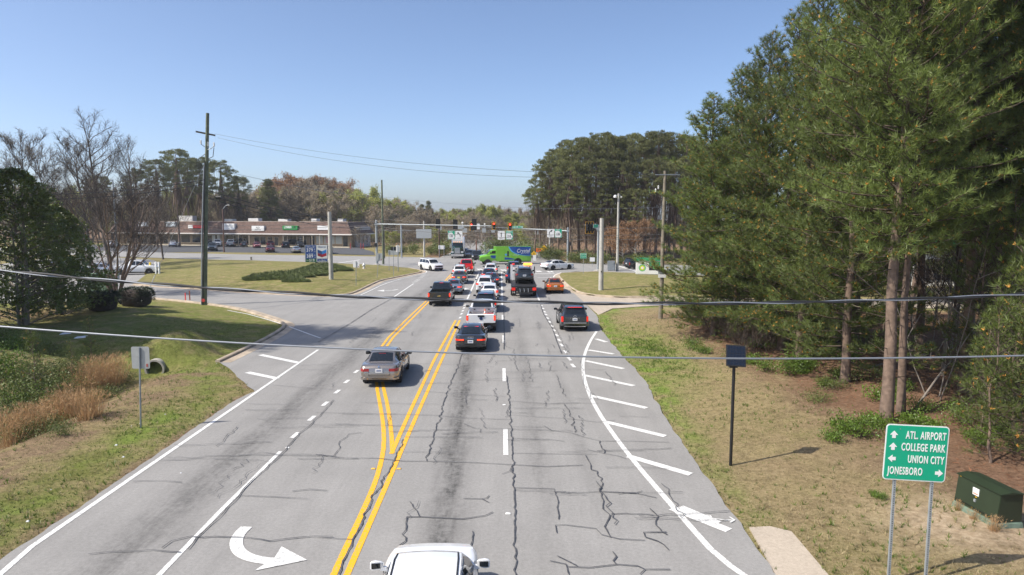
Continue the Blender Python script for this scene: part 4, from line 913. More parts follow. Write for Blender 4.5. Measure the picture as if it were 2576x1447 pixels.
# shop customers
PG = 'cars parked in front of the shops'
def Z7(x, y): return G(503 + x*.13016, 502.9 + y*.13016)
mar = paint('maroon', (.12,.008,.012), .3); sil = paint('silver', (.45,.47,.5), .6)
for nm, lb, ct, kd, cl, ps, hd in (
  ('pickup_truck','blue-grey pickup facing the road right of the tall wooden pole','pickup','pickup',paint('bluegrey',(.06,.085,.11),.3),Z7(245,985),math.pi-.35),
  ('pickup_truck','white pickup nosed out beside the blue-grey pickup','pickup','pickup',wht,Z7(345,900),math.pi-.35),
  ('pickup_truck','silver pickup parked tail out under the white shop sign','pickup','pickup',sil,Z7(600,905),-.30),
  ('sedan','small black car parked between silver pickup and maroon sedan','car','sedan',blk,Z7(850,908),-.38),
  ('sedan','maroon sedan facing the road in the front row of shops','car','sedan',paint('wine',(.22,.014,.014),.3),Z7(1095,925),math.pi-.42),
  ('suv','dark maroon SUV with a white roof box line at the shop doors','car','suv',mar,Z7(1360,915),-.38),
  ('suv','black SUV parked under the green shop sign','car','suv',blk,Z7(1650,925),-.38),
  ('sedan','black sedan facing the road left of the price sign','car','crossover',blk,Z7(1930,915),math.pi-.4),
  ('sedan','dark red sedan parked in the middle of the lot','car','sedan',mar,Z7(1350,1008),-.42),
  ('sedan','silver coupe parked in the lot just left of the price sign','car','coupe',sil,Z7(1850,1020),-.42),
  ('suv','dark SUV mostly hidden behind the price sign','car','suv',gry,Z7(2470,1035),-.3),
  ('sedan','white sedan parked at the far left shops behind bare twigs','car','sedan',wht,G(438,620),-.25),
  ('suv','white SUV left of the bare multi-stem tree by the shops','car','suv',wht,G(283,622),-.1)):
    vehicle(nm, lb, ct, PG, kd, cl, ps, hd, lit=False, detail=1, anchor='mid')
SG = 'cars at the petrol station'
vehicle('sedan', 'silver sedan at the petrol station left of the bare tree', 'car', SG, 'sedan', sil, G(262,688), 1.4, lit=False, detail=1, anchor='mid')
vehicle('pickup_truck', 'white pickup at the petrol station behind the bare tree stems', 'pickup', SG, 'pickup', wht, G(342,690), 1.35, lit=False, detail=1, anchor='mid')
vehicle('suv', 'grey SUV behind the magnolia tree at the petrol station', 'car', SG, 'suv', gry, G(165,690), 1.5, lit=False, detail=1, anchor='mid')
vehicle('suv', 'black SUV on the highway behind the green and white price sign', 'car', OG, 'suv', blk, G(1610,676), 1.18, lit=False, detail=1, anchor='mid')

# ------------------------------------------------------------------ lorries
def wheel_at(parent, x, y, r, w, rimm=None, n=22):
    wh = MB().lathe([(r*.55,-w/2),(r*.94,-w/2),(r,-w*.36),(r,w*.36),(r*.94,w/2),(r*.55,w/2)], n, 0, 'x').build('wheel', M['rubber'], parent, smooth=.7, loc=(x, y, r))
    MB().lathe([(.02,-w*.3),(r*.34,-w*.3),(r*.5,-w*.44),(r*.58,-w*.46),(r*.58,w*.46),(r*.5,w*.44),(r*.34,w*.3),(.02,w*.3)], 18, 0, 'x').build('rim', rimm or M['alloy'], wh, smooth=.5)
    return wh
LIME = paint('lime', (.19,.52,.035), 0, .3); BLU = mat('truck_blue', (.012,.09,.36), .35, var=.15, scale=.6); LBL = mat('truck_light_blue', (.10,.42,.72), .35)
c0 = G(1268, 664)
ct = thing('delivery_truck', 'lime green beverage truck with blue swoosh crossing the junction', 'truck', (c0[0], c0[1], 0), math.pi/2 + .20)
def bodyx(zx): return 4.35 - (zx - 720) / (2035 - 720) * 8.7          # from the 8.4x enlargement
bx0, bx1 = bodyx(2035), bodyx(1130); zt, zb_ = 3.30, .55
MB().box(-1.18,1.18,bx0,bx1,zb_,zt).build('cargo_body', LIME, ct, bevel=.08)
sx = 1.185
bays = [bodyx(2020),bodyx(1835),bodyx(1555),bodyx(1358),bodyx(1240)]
for a, c in zip(bays, bays[1:]):
    for s in (1, -1): MB().box(s*sx-.01,s*sx+.012,a+.03,c-.03,.75,3.0).build('bay_door', LIME, ct, bevel=.008)
def zz(y): return 3.30 - (y - 850) / (1240 - 850) * 2.75
sw = [(1450,858),(1480,930),(1530,990),(1620,1040),(1750,1078),(1880,1098),(2015,1108),(2025,862)]
for s in (1, -1):
    MB().prismx([(bodyx(a), zz(b)) for a, b in sw][::-1], s*(sx+.012), s*(sx+.020)).build('swoosh_panel', LBL, ct)
    MB().prismx([(bodyx(a + 30 if a < 2010 else a), zz(b - 8 if b > 900 else b)) for a, b in sw][::-1], s*(sx+.0205), s*(sx+.028)).build('swoosh_panel', BLU, ct)
    MB().prismx([(bodyx(a), zz(b)) for a, b in [(1350,1195),(1355,1130),(1400,1135),(1500,1150),(1610,1180),(1600,1195)]], s*(sx+.012), s*(sx+.02)).build('swoosh_panel', BLU, ct)
    MB().prismx([(bodyx(a), zz(b)) for a, b in [(1420,1110),(1420,980),(1430,968),(1450,968),(1458,980),(1458,1110)]], s*(sx+.022), s*(sx+.03)).build('cooler_print', M['inkb'], ct)
    MB().lathe([(.001,0),(.2,0),(.2,.008),(.001,.008)], 18, 0, 'x', (s*(sx+.022), bodyx(1388), zz(1065))).build('round_print', LBL, ct)
text('Crystal', .98, M['signw'], ct, (-sx-.034, bodyx(1825), zz(970)), (math.pi/2, 0, -math.pi/2), xs=.78, bold=.02).data.shear = .25
text('SPRINGS', .24, M['signw'], ct, (-sx-.034, bodyx(1870), zz(1037)), (math.pi/2, 0, -math.pi/2), sp=1.5)
for y_, t_, s_ in ((1058,'WATER',.14),(1083,'crystal-springs.com',.15)): text(t_, s_, M['signw'], ct, (-sx-.016, bodyx(1640), zz(y_)), (math.pi/2, 0, -math.pi/2), xs=.9)
b = MB(); cy = bodyx(840); rows = []
prof = [(bodyx(725),.62,1.28),(bodyx(735),.62,1.56),(bodyx(790),.55,1.68),(bodyx(900),.55,1.78),(bodyx(985),.5,1.88),(bodyx(1020),.5,2.02),(bodyx(1180),.5,2.02)]
for y, z0, z1 in prof: rows.append([(-1.0,y,z0),(-1.08,y,z0+.2),(-1.06,y,z1-.25),(-.85,y,z1),(0,y,z1+.06),(.85,y,z1),(1.06,y,z1-.25),(1.08,y,z0+.2),(1.0,y,z0)])
b.grid(rows, 0, False, True, True)
rows = [[(-1.0,y,1.8),(-.8 if z > 2 else -.95,y,z),(0,y,z+.05),(.8 if z > 2 else .95,y,z),(1.0,y,1.8)] for y, z in ((bodyx(905),1.84),(bodyx(1010),2.62),(bodyx(1060),2.72),(bodyx(1150),2.72),(bodyx(1178),2.62))]
b.grid(rows, 0, False, True, True); b.build('cab', LIME, ct, smooth=.5)
for s in (1, -1):
    MB().prismx([(bodyx(a), zz(q)) for a, q in ((1000,1035),(1045,965),(1140,958),(1142,1032))], s*1.0, s*1.03).build('side_window', M['glass'], ct)
    MB().prismx([(bodyx(a), zz(q)) for a, q in ((990,1085),(1170,1080),(1178,1160),(1060,1160),(1015,1140))], s*1.085, s*1.095).build('door_print', BLU, ct)
    MB().lathe([(.56,-.06),(.66,-.06),(.66,.16),(.56,.16)], 24, 0, 'x', (s*1.0, bodyx(925), .50)).build('wheel_arch', M['under'], ct)
    MB().lathe([(.56,-.06),(.64,-.06),(.64,.02),(.56,.02)], 24, 0, 'x', (s*1.17, bodyx(1695), .50)).build('wheel_arch', M['under'], ct)
    wheel_at(ct, s*1.0, bodyx(925), .50, .3); wheel_at(ct, s*1.05, bodyx(1695), .50, .34)
    MB().box(s*.78-.3,s*.78+.3,bodyx(1225),bodyx(1030),.38,.78).build('fuel_tank', M['chrome'], ct, bevel=.08)
    MB().box(s*.7-.22,s*.7+.22,bodyx(735)-.02,bodyx(725)+.03,1.2,1.4).build('headlight', M['head'], ct)
    MB().box(s*1.25-.1,s*1.25+.1,bodyx(985)-.05,bodyx(985)+.05,1.9,2.35).build('door_mirror', M['black'], ct)
MB().hexa([(-.88,bodyx(912),1.88),(.88,bodyx(912),1.88),(.78,bodyx(1005),2.58),(-.78,bodyx(1005),2.58),(-.88,bodyx(905)+.02,1.92),(.88,bodyx(905)+.02,1.92),(.78,bodyx(1000)+.03,2.62),(-.78,bodyx(1000)+.03,2.62)]).build('windshield', M['glass'], ct)
MB().box(-.72,.72,bodyx(722)-.06,bodyx(722)+.03,.82,1.55).build('grille', M['black'], ct); MB().box(-1.12,1.12,bodyx(718)-.1,bodyx(718)+.12,.50,.80).build('bumper', M['chrome'], ct, bevel=.04)
MB().box(-.9,.9,bx0-.02,bx1+1,.40,.56).build('chassis', M['under'], ct)

ct.scale = (1, 1, .90)
# semi truck with trailer facing the camera
c0 = G(1150, 650.5)
st = thing('semi_truck', 'dark green semi truck with chrome grille and white box trailer facing us', 'truck', (c0[0], c0[1], 0), math.pi + .03)
DG = paint('darkgreen', (.006,.045,.04), .2)
b = MB(); rows = []
for y, w, z0, z1 in ((0.0,.48,.95,1.95),(.1,.55,.9,2.02),(-1.2,.78,.9,2.22),(-1.5,.95,.9,2.3)): rows.append([(-w,y,z0),(-w-.04,y,z0+.4),(-w,y,z1-.12),(-w+.2,y,z1),(w-.2,y,z1),(w,y,z1-.12),(w+.04,y,z0+.4),(w,y,z0)])
b.grid([rows[0]] + rows[2:], 0, False, True, True); b.build('hood', DG, st, smooth=.5)
MB().hexa([(-1.08,-3.4,.9),(1.08,-3.4,.9),(1.08,-1.45,.9),(-1.08,-1.45,.9),(-1.0,-3.4,3.05),(1.0,-3.4,3.05),(1.0,-1.75,3.0),(-1.0,-1.75,3.0)]).build('cab', DG, st, bevel=.1)
for s in (-1, 1):
    MB().hexa([(s*.05,-1.53,2.30),(s*.98,-1.56,2.30),(s*.98,-1.62,2.30),(s*.05,-1.59,2.30),(s*.05,-1.69,2.88),(s*.9,-1.72,2.88),(s*.9,-1.8,2.88),(s*.05,-1.78,2.88)]).build('windshield', M['glass'], st)
    rows = [[(s*(x), -.75 + 1.0*math.cos(a), .62 + .62*math.sin(a)) for a in np.linspace(.05, math.pi-.05, 9)] for x in (.62, 1.2, 1.22)]
    MB().grid(rows + [[(p[0], p[1]*1-.0, p[2]-.06) for p in r] for r in rows[::-1]], 0, True).build('fender', DG, st, smooth=.6)
    MB().box(s*.92-.24,s*.92+.24,.05,.17,1.08,1.34).build('headlight', M['head'], st, bevel=.04)
    wheel_at(st, s*1.0, -.75, .52, .3)
    for y in (-5.6, -6.9): wheel_at(st, s*.98, y, .52, .5)
    for y in (-15.6, -16.9): wheel_at(st, s*.98, y, .52, .5)
    MB().tube([(s*1.16,-3.5,.8),(s*1.16,-3.5,4.0),(s*1.16,-3.62,4.15)], .08, 10).build('exhaust_stack', M['chrome'], st, smooth=.8)
    MB().box(s*1.38-.11,s*1.38+.11,-1.75,-1.62,1.95,2.75).build('door_mirror', M['chrome'], st, bevel=.03)
    MB().box(s*1.15-.2,s*1.15+.12,-1.72,-1.68,2.05,2.1).build('mirror_arm', M['chrome'], st)
    MB().tube([(s*1.0,-4.9,.68),(s*1.0,-2.4,.68)], .32, 14).build('fuel_tank', M['chrome'], st, smooth=.6)
gr = MB().box(-.50,.50,.02,.10,.95,2.02).build('grille', M['chrome'], st)
for i in range(9): MB().box(-.44+i*.11-.03,-.44+i*.11+.03,.102,.13,1.0,1.96).build('grille_bar', M['galvd'], gr)
MB().box(-1.2,1.2,.06,.32,.42,.86).build('bumper', M['chrome'], st, bevel=.06)
MB().box(-.9,.9,-1.62,-1.3,2.92,3.0).build('visor', M['chrome'], st)
for x in (-.7,-.35,0,.35,.7): MB().box(x-.05,x+.05,-1.85,-1.72,3.02,3.1).build('roof_lamp', M['amber'], st)
MB().box(-1.28,1.28,-17.6,-4.2,1.15,4.12).build('trailer', wht, st, bevel=.03); MB().box(-1.3,1.3,-4.24,-4.19,3.98,4.14).build('trailer_rail', mat('rail_red', (.3,.05,.04), .5), st)
MB().box(-.5,.5,-17.3,-1.4,.72,1.15).build('chassis', M['under'], st)

# tow truck: flat bed with a car on it
c0 = G(1316, 744); c0 = (c0[0] , c0[1])
tw = thing('tow_truck', 'white flatbed tow truck with amber roof beacons in the right through lane', 'tow truck', (c0[0], c0[1], 0), -RH, QG)
BK = mat('bed_black', (.018,.018,.02), .5, var=.3, scale=4)
MB().box(-1.22,1.22,-1.9,4.9,1.02,1.14).build('flatbed', BK, tw)
for s in (-1, 1):
    MB().box(s*1.2-.05,s*1.2+.05,-1.9,4.9,1.14,1.22).build('bed_rail', BK, tw)
    MB().box(s*1.02-.17,s*1.02+.17,-2.0,-1.88,.74,1.0).build('tail_light', M['lampon'], tw)
    for q in (-.07, .07): MB().box(s*1.02-.14,s*1.02+.14,-2.01,-2.0,.87+q-.012,.87+q+.012).build('lamp_trim', M['black'], tw)
    MB().box(s*1.0-.28,s*1.0+.28,-.75,-.72,.15,.72).build('mud_flap', M['rubber'], tw)
    wheel_at(tw, s*.98, .1, .46, .46); wheel_at(tw, s*1.0, 5.6, .46, .28)
    MB().box(s*1.32-.11,s*1.32+.11,6.0,6.14,1.75,2.5).build('door_mirror', M['black'], tw, bevel=.03)
    MB().box(s*1.06-.02,s*1.06+.02,5.25,6.2,1.85,2.45).build('side_window', M['glass'], tw)
MB().box(-1.1,1.1,-1.95,-1.7,.62,.98).build('tail_frame', BK, tw); MB().box(-.9,.9,-2.1,-1.9,.42,.56).build('wheel_lift', BK, tw, bevel=.02)
for x in (-.4, 0, .4): MB().tube([(x,-2.0,.95),(x+.05,-2.06,.7),(x,-2.02,.5)], .035, 6).build('hydraulic_line', M['galvd'], tw)
MB().box(-.6,.6,-1.7,6.6,.55,1.0).build('chassis', M['under'], tw)
MB().hexa([(-1.05,5.0,.75),(1.05,5.0,.75),(1.02,7.7,.75),(-1.02,7.7,.75),(-1.05,5.0,1.8),(1.05,5.0,1.8),(.98,7.6,1.5),(-.98,7.6,1.5)]).build('hood', wht, tw, bevel=.08)
MB().hexa([(-1.04,5.0,1.7),(1.04,5.0,1.7),(1.02,6.5,1.7),(-1.02,6.5,1.7),(-.95,5.05,2.62),(.95,5.05,2.62),(.9,6.0,2.62),(-.9,6.0,2.62)]).build('cab', wht, tw, bevel=.06)
MB().box(-.7,.7,4.97,5.02,1.9,2.4).build('rear_window', M['glass'], tw)
MB().box(-1.05,1.05,4.55,4.68,2.55,2.75).build('headboard', wht, tw)
for s in (-1, 1): MB().box(s*1.13-.12,s*1.13+.12,4.4,4.78,1.14,2.8).build('headboard_post', wht, tw); 
MB().box(.15,1.05,4.45,4.85,2.76,2.95).build('beacon_bar', M['amber'], tw, bevel=.03); MB().box(-1.1,-.8,4.45,4.85,2.78,2.92).build('beacon', M['lampon'], tw, bevel=.03)
text('24', .3, M['signw'], tw, (-1.0,-.756,.42)); 
tow = vehicle('suv', 'dark grey SUV carried on the flatbed of the tow truck', 'car', None, 'crossover', paint('charcoal', (.035,.042,.05), .5), G(1317,735), RH, lit=False, z=1.14)
tow.location.y = c0[1] + 2.6; tow.location.x = c0[0] + .10
# ------------------------------------------------------------------ trees and plants
BARK = mat('pine_bark', (.17,.12,.09), .9, var=.35, scale=5, bump=.7, bscale=12); LIMB = mat('pine_limb', (.085,.062,.048), .9, var=.3, scale=3); BARKG = mat('grey_bark', (.22,.19,.16), .9, var=.3, scale=4, bump=.3)
TWIG = mat('twig_brown', (.105,.078,.060), .9, objvar=.25); TWIGD = mat('twig_dark', (.055,.042,.036), .9, objvar=.2); TWIGL = mat('twig_grey', (.23,.19,.15), .9, objvar=.25); TWIGR = mat('twig_red', (.17,.105,.07), .9, objvar=.2)
PALE = mat('pale_bark', (.40,.36,.31), .85, var=.25, scale=3)
NEED = mat('pine_needles', (.148,.195,.05), .5, var=.36, scale=.7, objvar=.22, trans=.35)
NEEDY = mat('young_needles', (.105,.14,.028), .55, var=.3, scale=.8, trans=.25)
NEEDB = mat('far_needles', (.145,.155,.046), .6, var=.36, scale=.25, objvar=.3, trans=.15)
POLLEN = mat('pollen_cone', (.58,.30,.07), .8)
LEAFM = mat('magnolia_leaf', (.13,.17,.032), .33, var=.4, scale=1.2, spec=.7, trans=.15); LEAFM2 = mat('magnolia_leaf_yellow', (.11,.10,.025), .35, var=.3, scale=2)
LEAFH = mat('hedge_leaf', (.022,.04,.012), .5, var=.35, scale=2.5); LEAFS = mat('shrub_leaf', (.11,.18,.022), .45, var=.35, scale=1.5, trans=.3)
LEAFD = mat('scrub_leaf', (.12,.155,.035), .55, var=.4, scale=1.2, trans=.2)
JUN = mat('juniper', (.15,.185,.06), .6, var=.35, scale=.5); BUD = mat('bud_green', (.31,.33,.08), .7, objvar=.2, trans=.3); BUDR = mat('bud_rust', (.31,.18,.09), .7, objvar=.15, trans=.3); BUDB = mat('bud_brown', (.29,.24,.16), .8, objvar=.25, trans=.2)
STRAWM = mat('broom_grass', (.48,.31,.16), .8, var=.25, scale=3, trans=.3)
GRT = mat('grass_dry', (.44,.36,.21), .85, var=.3, scale=1.5, trans=.3); GRG = mat('grass_green', (.15,.19,.045), .8, var=.3, scale=1.5, trans=.3); NLIT = mat('needle_litter', (.20,.085,.04), .9, var=.4, scale=4)

class NP:      # many triangles, gathered in numpy
    def __init__(s): s.V = []; s.F = []; s.Mi = []; s.n = 0
    def tris(s, V, m=0):
        V = np.asarray(V, np.float32).reshape(-1, 3); k = len(V) // 3
        s.F.append(np.arange(s.n, s.n + 3*k).reshape(-1, 3)); s.V.append(V); s.Mi.append(np.full(k, m, np.int32)); s.n += 3*k
    def tube(s, pts, rad, n=5, m=0):
        P = np.asarray(pts, float); k = len(P); d = np.gradient(P, axis=0); d /= np.linalg.norm(d, axis=1)[:,None] + 1e-9
        ref = np.array([.13,.97,.2]) if abs(d[0,1]) < .8 else np.array([.97,.1,.2])
        a = np.cross(d, ref); a /= np.linalg.norm(a, axis=1)[:,None] + 1e-9; b = np.cross(d, a)
        t = np.arange(n) * 2*math.pi/n
        R = P[:,None] + (a[:,None]*np.cos(t)[None,:,None] + b[:,None]*np.sin(t)[None,:,None]) * np.asarray(rad)[:,None,None]
        i = np.arange(k-1)[:,None]*n; j = np.arange(n)[None,:]; j2 = (j+1) % n
        q = np.stack([i+j, i+j2, i+n+j2, i+n+j], -1).reshape(-1, 4) + s.n
        s.F.append(np.concatenate([q[:,[0,1,2]], q[:,[0,2,3]]])); s.V.append(R.reshape(-1, 3)); s.Mi.append(np.full(2*len(q), m, np.int32)); s.n += k*n
    def mesh(s, name, mats, smooth=False): return np_mesh(name, np.concatenate(s.V), np.concatenate(s.F), mats, np.concatenate(s.Mi), smooth)
def unit(v): return v / (np.linalg.norm(v, axis=-1, keepdims=True) + 1e-9)
def needles(P, D, n, ln, w, spread, rg):
    P = np.repeat(P, n, 0); d = unit(np.repeat(D, n, 0) + rg.normal(0, spread, P.shape))
    a = unit(np.cross(d, rg.normal(0, 1, P.shape))) * w/2; L = ln * rg.uniform(.7, 1.15, (len(P), 1))
    return np.stack([P - a, P + a, P + d*L], 1)
def leaves(P, D, ln, w, rg, droop=.0):      # folded two-triangle leaves
    d = unit(D); a = unit(np.cross(d, rg.normal(0, 1, P.shape))); L = ln * rg.uniform(.7, 1.2, (len(P), 1)); ww = w * L / ln / 2
    mid = P + d*L*.5; tip = P + d*L; tip[:,2] -= droop
    return np.concatenate([np.stack([P, mid + a*ww, tip], 1), np.stack([P, tip, mid - a*ww], 1)])
def curve(p, d, L, k, rg, up=0.0, jit=.12):
    pts = [np.array(p, float)]; d = unit(np.array(d, float))
    for i in range(k):
        d = unit(d + rg.normal(0, jit, 3) + np.array([0, 0, up/k])); pts.append(pts[-1] + d*L/k)
    return np.array(pts), d

def pine(seed, H, r0, cb, R, step=.30, per=2, nn=20, nl=.33, nw=.022, sub=.29, young=False, shape='cone', cones=.25, droop=.0, bare=True):
    rg = np.random.RandomState(seed); tr = NP(); cr = NP(); br = NP()
    k = 14; zs = np.linspace(-.3, H, k); wx = np.cumsum(rg.normal(0, .05, k)); wy = np.cumsum(rg.normal(0, .05, k))
    T = np.column_stack([wx - wx[0], wy - wy[0], zs]); rad = r0 * (1 - .93*(np.clip(zs, 0, H)/H)**.9); rad[0] = r0*1.15
    tr.tube(T, rad, 9)
    def at(z): return np.array([np.interp(z, zs, T[:,0]), np.interp(z, zs, T[:,1]), z])
    TP = []; TD = []; az = rg.uniform(0, 6); z = cb
    while z < H - .15:
        t = (z - cb) / (H - cb)
        for q in range(per):
            az += 2.4 + rg.normal(0, .3)
            if shape == 'cone': prof = (1 - t)**.58 * (.7 + .3*min(1, t*5)) + .05
            elif shape == 'round': prof = math.sqrt(max(0, 1 - (t*2 - .85)**2 / 1.4)) * .95 + .08
            else: prof = .35 + .65*math.sin(min(1, t*1.25)*math.pi*.8)
            L = R * prof * rg.uniform(.62, 1.12)
            el = -.12 - droop + 1.05*t + rg.normal(0, .12)
            d = np.array([math.cos(az)*math.cos(el), math.sin(az)*math.cos(el), math.sin(el)])
            ks = max(4, int(L/.45)); pts, _ = curve(at(z + rg.uniform(-.1,.1)), d, L, ks, rg, .45, .09)
            r1 = min(.045, .010 + L*.008) * (.8 if young else 1); br.tube(pts, np.linspace(r1, .008, len(pts)), 4)
            s0 = .15; along = s0*L; side = 1
            while along < L:
                f = along/L*ks; i = min(int(f), ks-1); p = pts[i] + (pts[i+1]-pts[i])*(f-i); dd = unit(pts[i+1]-pts[i])
                pr = unit(np.cross(dd, [0,0,1])) * side; side = -side
                sl = min(1.3, .28 + .42*(L-along)) * rg.uniform(.6, 1.15)
                sp, de = curve(p, dd*.75 + pr*.8 + np.array([0,0,.12]), sl, 3, rg, .4, .12)
                if sl > .35: br.tube(sp, np.linspace(.013, .006, 4), 3)
                m = max(2, int(sl/.17))
                for w in np.linspace(.3, 1, m):
                    f2 = w*3; j = min(int(f2), 2); TP.append(sp[j] + (sp[j+1]-sp[j])*(f2-j)); TD.append(unit(sp[j+1]-sp[j]) + np.array([0,0,.35]))
                along += sub * rg.uniform(.7, 1.3)
            TP.append(pts[-1]); TD.append(unit(pts[-1]-pts[-2]) + np.array([0,0,.3]))
        z += step * rg.uniform(.7, 1.3)
    if bare and cb > 1.5:
        for q in range(int(cb*2)):
            zz_ = rg.uniform(1.2, cb); a = rg.uniform(0, 6.28); pts, _ = curve(at(zz_), [math.cos(a), math.sin(a), -.1], rg.uniform(.4, 1.8), 4, rg, .1, .2); br.tube(pts, np.linspace(.022, .006, 5), 3)
    TP = np.array(TP); TD = unit(np.array(TD)); TP += rg.normal(0, .03, TP.shape)
    cr.tris(needles(TP, TD, nn, nl, nw, .62, rg), 0)
    if cones:
        s = rg.rand(len(TP)) < cones; P = TP[s] + TD[s]*.05; cr.tris(needles(np.repeat(P, 1, 0), TD[s], 6, .10, .055, .8, rg), 1)
    return tr.mesh('trunk', BARK, True), br.mesh('branches', LIMB), cr.mesh('crown', [NEEDY if young else NEED, POLLEN]), len(TP)

def bare_tree(seed, H, r0, fork=.25, spread=.5, limbs=9, kids=(7, 6), bud=None, nb=1, bl=.1, mats=None, umbrella=False, minr=.011, stems=1, twk=3):
    rg = np.random.RandomState(seed); tr = NP(); cr = NP(); tips = []
    for sidx in range(stems):
        lean = 0 if stems == 1 else .42
        a0 = 6.28*sidx/stems + rg.uniform(-.3,.3)
        pts, d = curve([math.cos(a0)*.2*(stems>1), math.sin(a0)*.2*(stems>1), -.2], [math.cos(a0)*lean, math.sin(a0)*lean, 1], H*(.75 if umbrella else .92)*rg.uniform(.8,1), 9, rg, .1, .06)
        rr = r0*(1 if stems == 1 else .45); tr.tube(pts, np.linspace(rr, rr*.18, len(pts)), 7)
        for q in range(max(3, limbs // stems)):
            t = fork + (1 - fork)*(q + rg.uniform(0,1)) / max(3, limbs // stems); f = t*9; i = min(int(f), 8); p = pts[i] + (pts[i+1]-pts[i])*(f-i)
            az = q*2.4 + rg.uniform(-.5,.5); L = H*spread*(1.05 - .62*t) * rg.uniform(.75, 1.15)
            up = 1.15 if not umbrella else .8
            l1, d1 = curve(p, [math.cos(az)*.85, math.sin(az)*.85, up*rg.uniform(.5,1)], L, 6, rg, .35, .13)
            r1 = rr*.42*(1 - .6*t) + .012; tr.tube(l1, np.linspace(r1, max(minr, r1*.25), 7), 5)
            for c in range(kids[0]):
                t2 = .25 + .75*(c + rg.rand())/kids[0]; f = t2*6; i = min(int(f), 5); p2 = l1[i] + (l1[i+1]-l1[i])*(f-i); dd = unit(l1[i+1]-l1[i])
                l2, d2 = curve(p2, dd + rg.normal(0, .55, 3) + np.array([0,0,.3]), L*.45*(1.15 - .6*t2)*rg.uniform(.7,1.2), 4, rg, .3, .16)
                cr.tube(l2, np.linspace(max(minr*1.3, r1*.3), minr, 5), 3)
                for e in range(kids[1]):
                    t3 = .2 + .8*(e + rg.rand())/kids[1]; f = t3*4; i = min(int(f), 3); p3 = l2[i] + (l2[i+1]-l2[i])*(f-i); d3 = unit(l2[i+1]-l2[i])
                    l3, d4 = curve(p3, d3 + rg.normal(0, .6, 3) + np.array([0,0,.25]), L*.2*rg.uniform(.6,1.3), 2, rg, .2, .18)
                    cr.tube(l3, [minr, minr*.8, minr*.5], 3); tips += [l3[1], l3[2]]
                    for g in range(twk):
                        w = rg.uniform(.2, 1) * 2; i = min(int(w), 1); p4 = l3[i] + (l3[i+1]-l3[i])*(w-i); v = unit(unit(l3[2]-l3[0]) + rg.normal(0, .6, 3)) * L*.10*rg.uniform(.6,1.4)
                        pp = unit(np.cross(v, rg.normal(0,1,3))) * minr*.75; cr.tris(np.array([p4-pp, p4+pp, p4+v])[None], 0); tips.append(p4 + v)
    tips = np.array(tips)
    if bud is not None:
        P = np.repeat(tips, nb, 0) + rg.normal(0, bl*.8, (len(tips)*nb, 3)); cr.tris(leaves(P, rg.normal(0,1,P.shape), bl, bl*.7, rg), 1)
    mt, mtw = mats or (BARKG, TWIG)
    return tr.mesh('trunk', mt, True), cr.mesh('crown', [mtw, bud or BUD])

def far_pine(seed, H, r0, cb, R, n, shape='umbrella', leafm=NEEDB):
    rg = np.random.RandomState(seed); tr = NP(); cr = NP()
    k = 9; zs = np.linspace(-.3, H*.97, k); T = np.column_stack([np.cumsum(rg.normal(0, .16, k)), np.cumsum(rg.normal(0, .16, k)), zs]); T[:,:2] -= T[0,:2]
    tr.tube(T, r0*(1 - .8*(np.clip(zs,0,H)/H)), 7)
    P = []; cone = shape != 'umbrella'
    for q in range(n):
        t = rg.rand()**(.8 if cone else .62); z = H*cb + (H - H*cb)*t*.95
        w = R * ((1-t)**.7*.95 + .08 if cone else math.sqrt(max(.04, 1 - ((t - .52)/.56)**2))) * rg.uniform(.25, 1)**.6
        a = rg.uniform(0, 6.28); c = np.array([np.interp(z, zs, T[:,0]), np.interp(z, zs, T[:,1]), 0]); o = c + [math.cos(a)*w, math.sin(a)*w, z + .18*w]
        if q % 2 == 0: tr.tube(np.array([c + [0,0,z - .35*w], c*.5 + o*.5 + [0,0,-.12*w], o]), [.06, .04, .015], 4)
        s = rg.uniform(.5, .95); m = int(60*s); U = unit(rg.normal(0, 1, (m, 3))) * rg.rand(m, 1)**.33
        P.append(o + U * [s, s, s*.5])
    for q in range(6):
        z = rg.uniform(.25, cb)*H; a = rg.uniform(0,6.28); c = np.array([np.interp(z, zs, T[:,0]), np.interp(z, zs, T[:,1]), z]); tr.tube(np.array([c, c + [math.cos(a)*1.2, math.sin(a)*1.2, .1]]), [.03, .01], 3)
    P = np.concatenate(P); D = unit(rg.normal(0, .55, P.shape) + [0,0,.9])
    cr.tris(needles(P, D, 5, .34, .075, .7, rg), 0)
    return tr.mesh('trunk', BARK, True), cr.mesh('crown', [leafm])

def plant(name, label, cat, group, meshes, loc, rz=0.0, sc=1.0):
    t = thing(name, label, cat, loc, rz, group); t.scale = sc if hasattr(sc, '__len__') else (sc, sc, sc)
    for me in meshes:
        if hasattr(me, 'name'): link(me.name.split('.')[0], me, t)
    return t

# --- near pines along the right verge
NPV = [pine(11, 18.5, .19, .9, 4.9, step=.27, cones=.30), pine(12, 20.5, .21, 1.2, 5.0, step=.28, cones=.22), pine(13, 22, .24, 6.5, 4.2, step=.21, cones=.16, shape='round', nn=18), pine(14, 21, .17, 6.5, 3.7, step=.24, cones=.12, nn=18)]
EP = 'tall pines along the right verge'
def nearpine(i, u, v, lab, top=None, rz=0.0, s=1.0, xy=None, cat='pine tree', grp=EP):
    p = GH(u, v) if xy is None else (*xy, hz(*xy)); H = (18.5, 20.5, 22, 21)[i]
    k = s if top is None else (zat(u, top, p[1]) - p[2]) / H
    return plant('pine_tree', lab, cat, grp, NPV[i][:3], p, rz, (s, s, k) if top is not None else k)
nearpine(0, 1795, 842, 'lowest pine at the left end of the right-hand pine row', 250, .4, 1.2)
nearpine(1, 1905, 872, 'pine with pointed tip second from the left in the right-hand row', 95, 2.0, 1.0)
nearpine(1, 1850, 848, 'pine filling the gap behind the lowest pine of the right-hand row', 185, 5.1, 1.0)
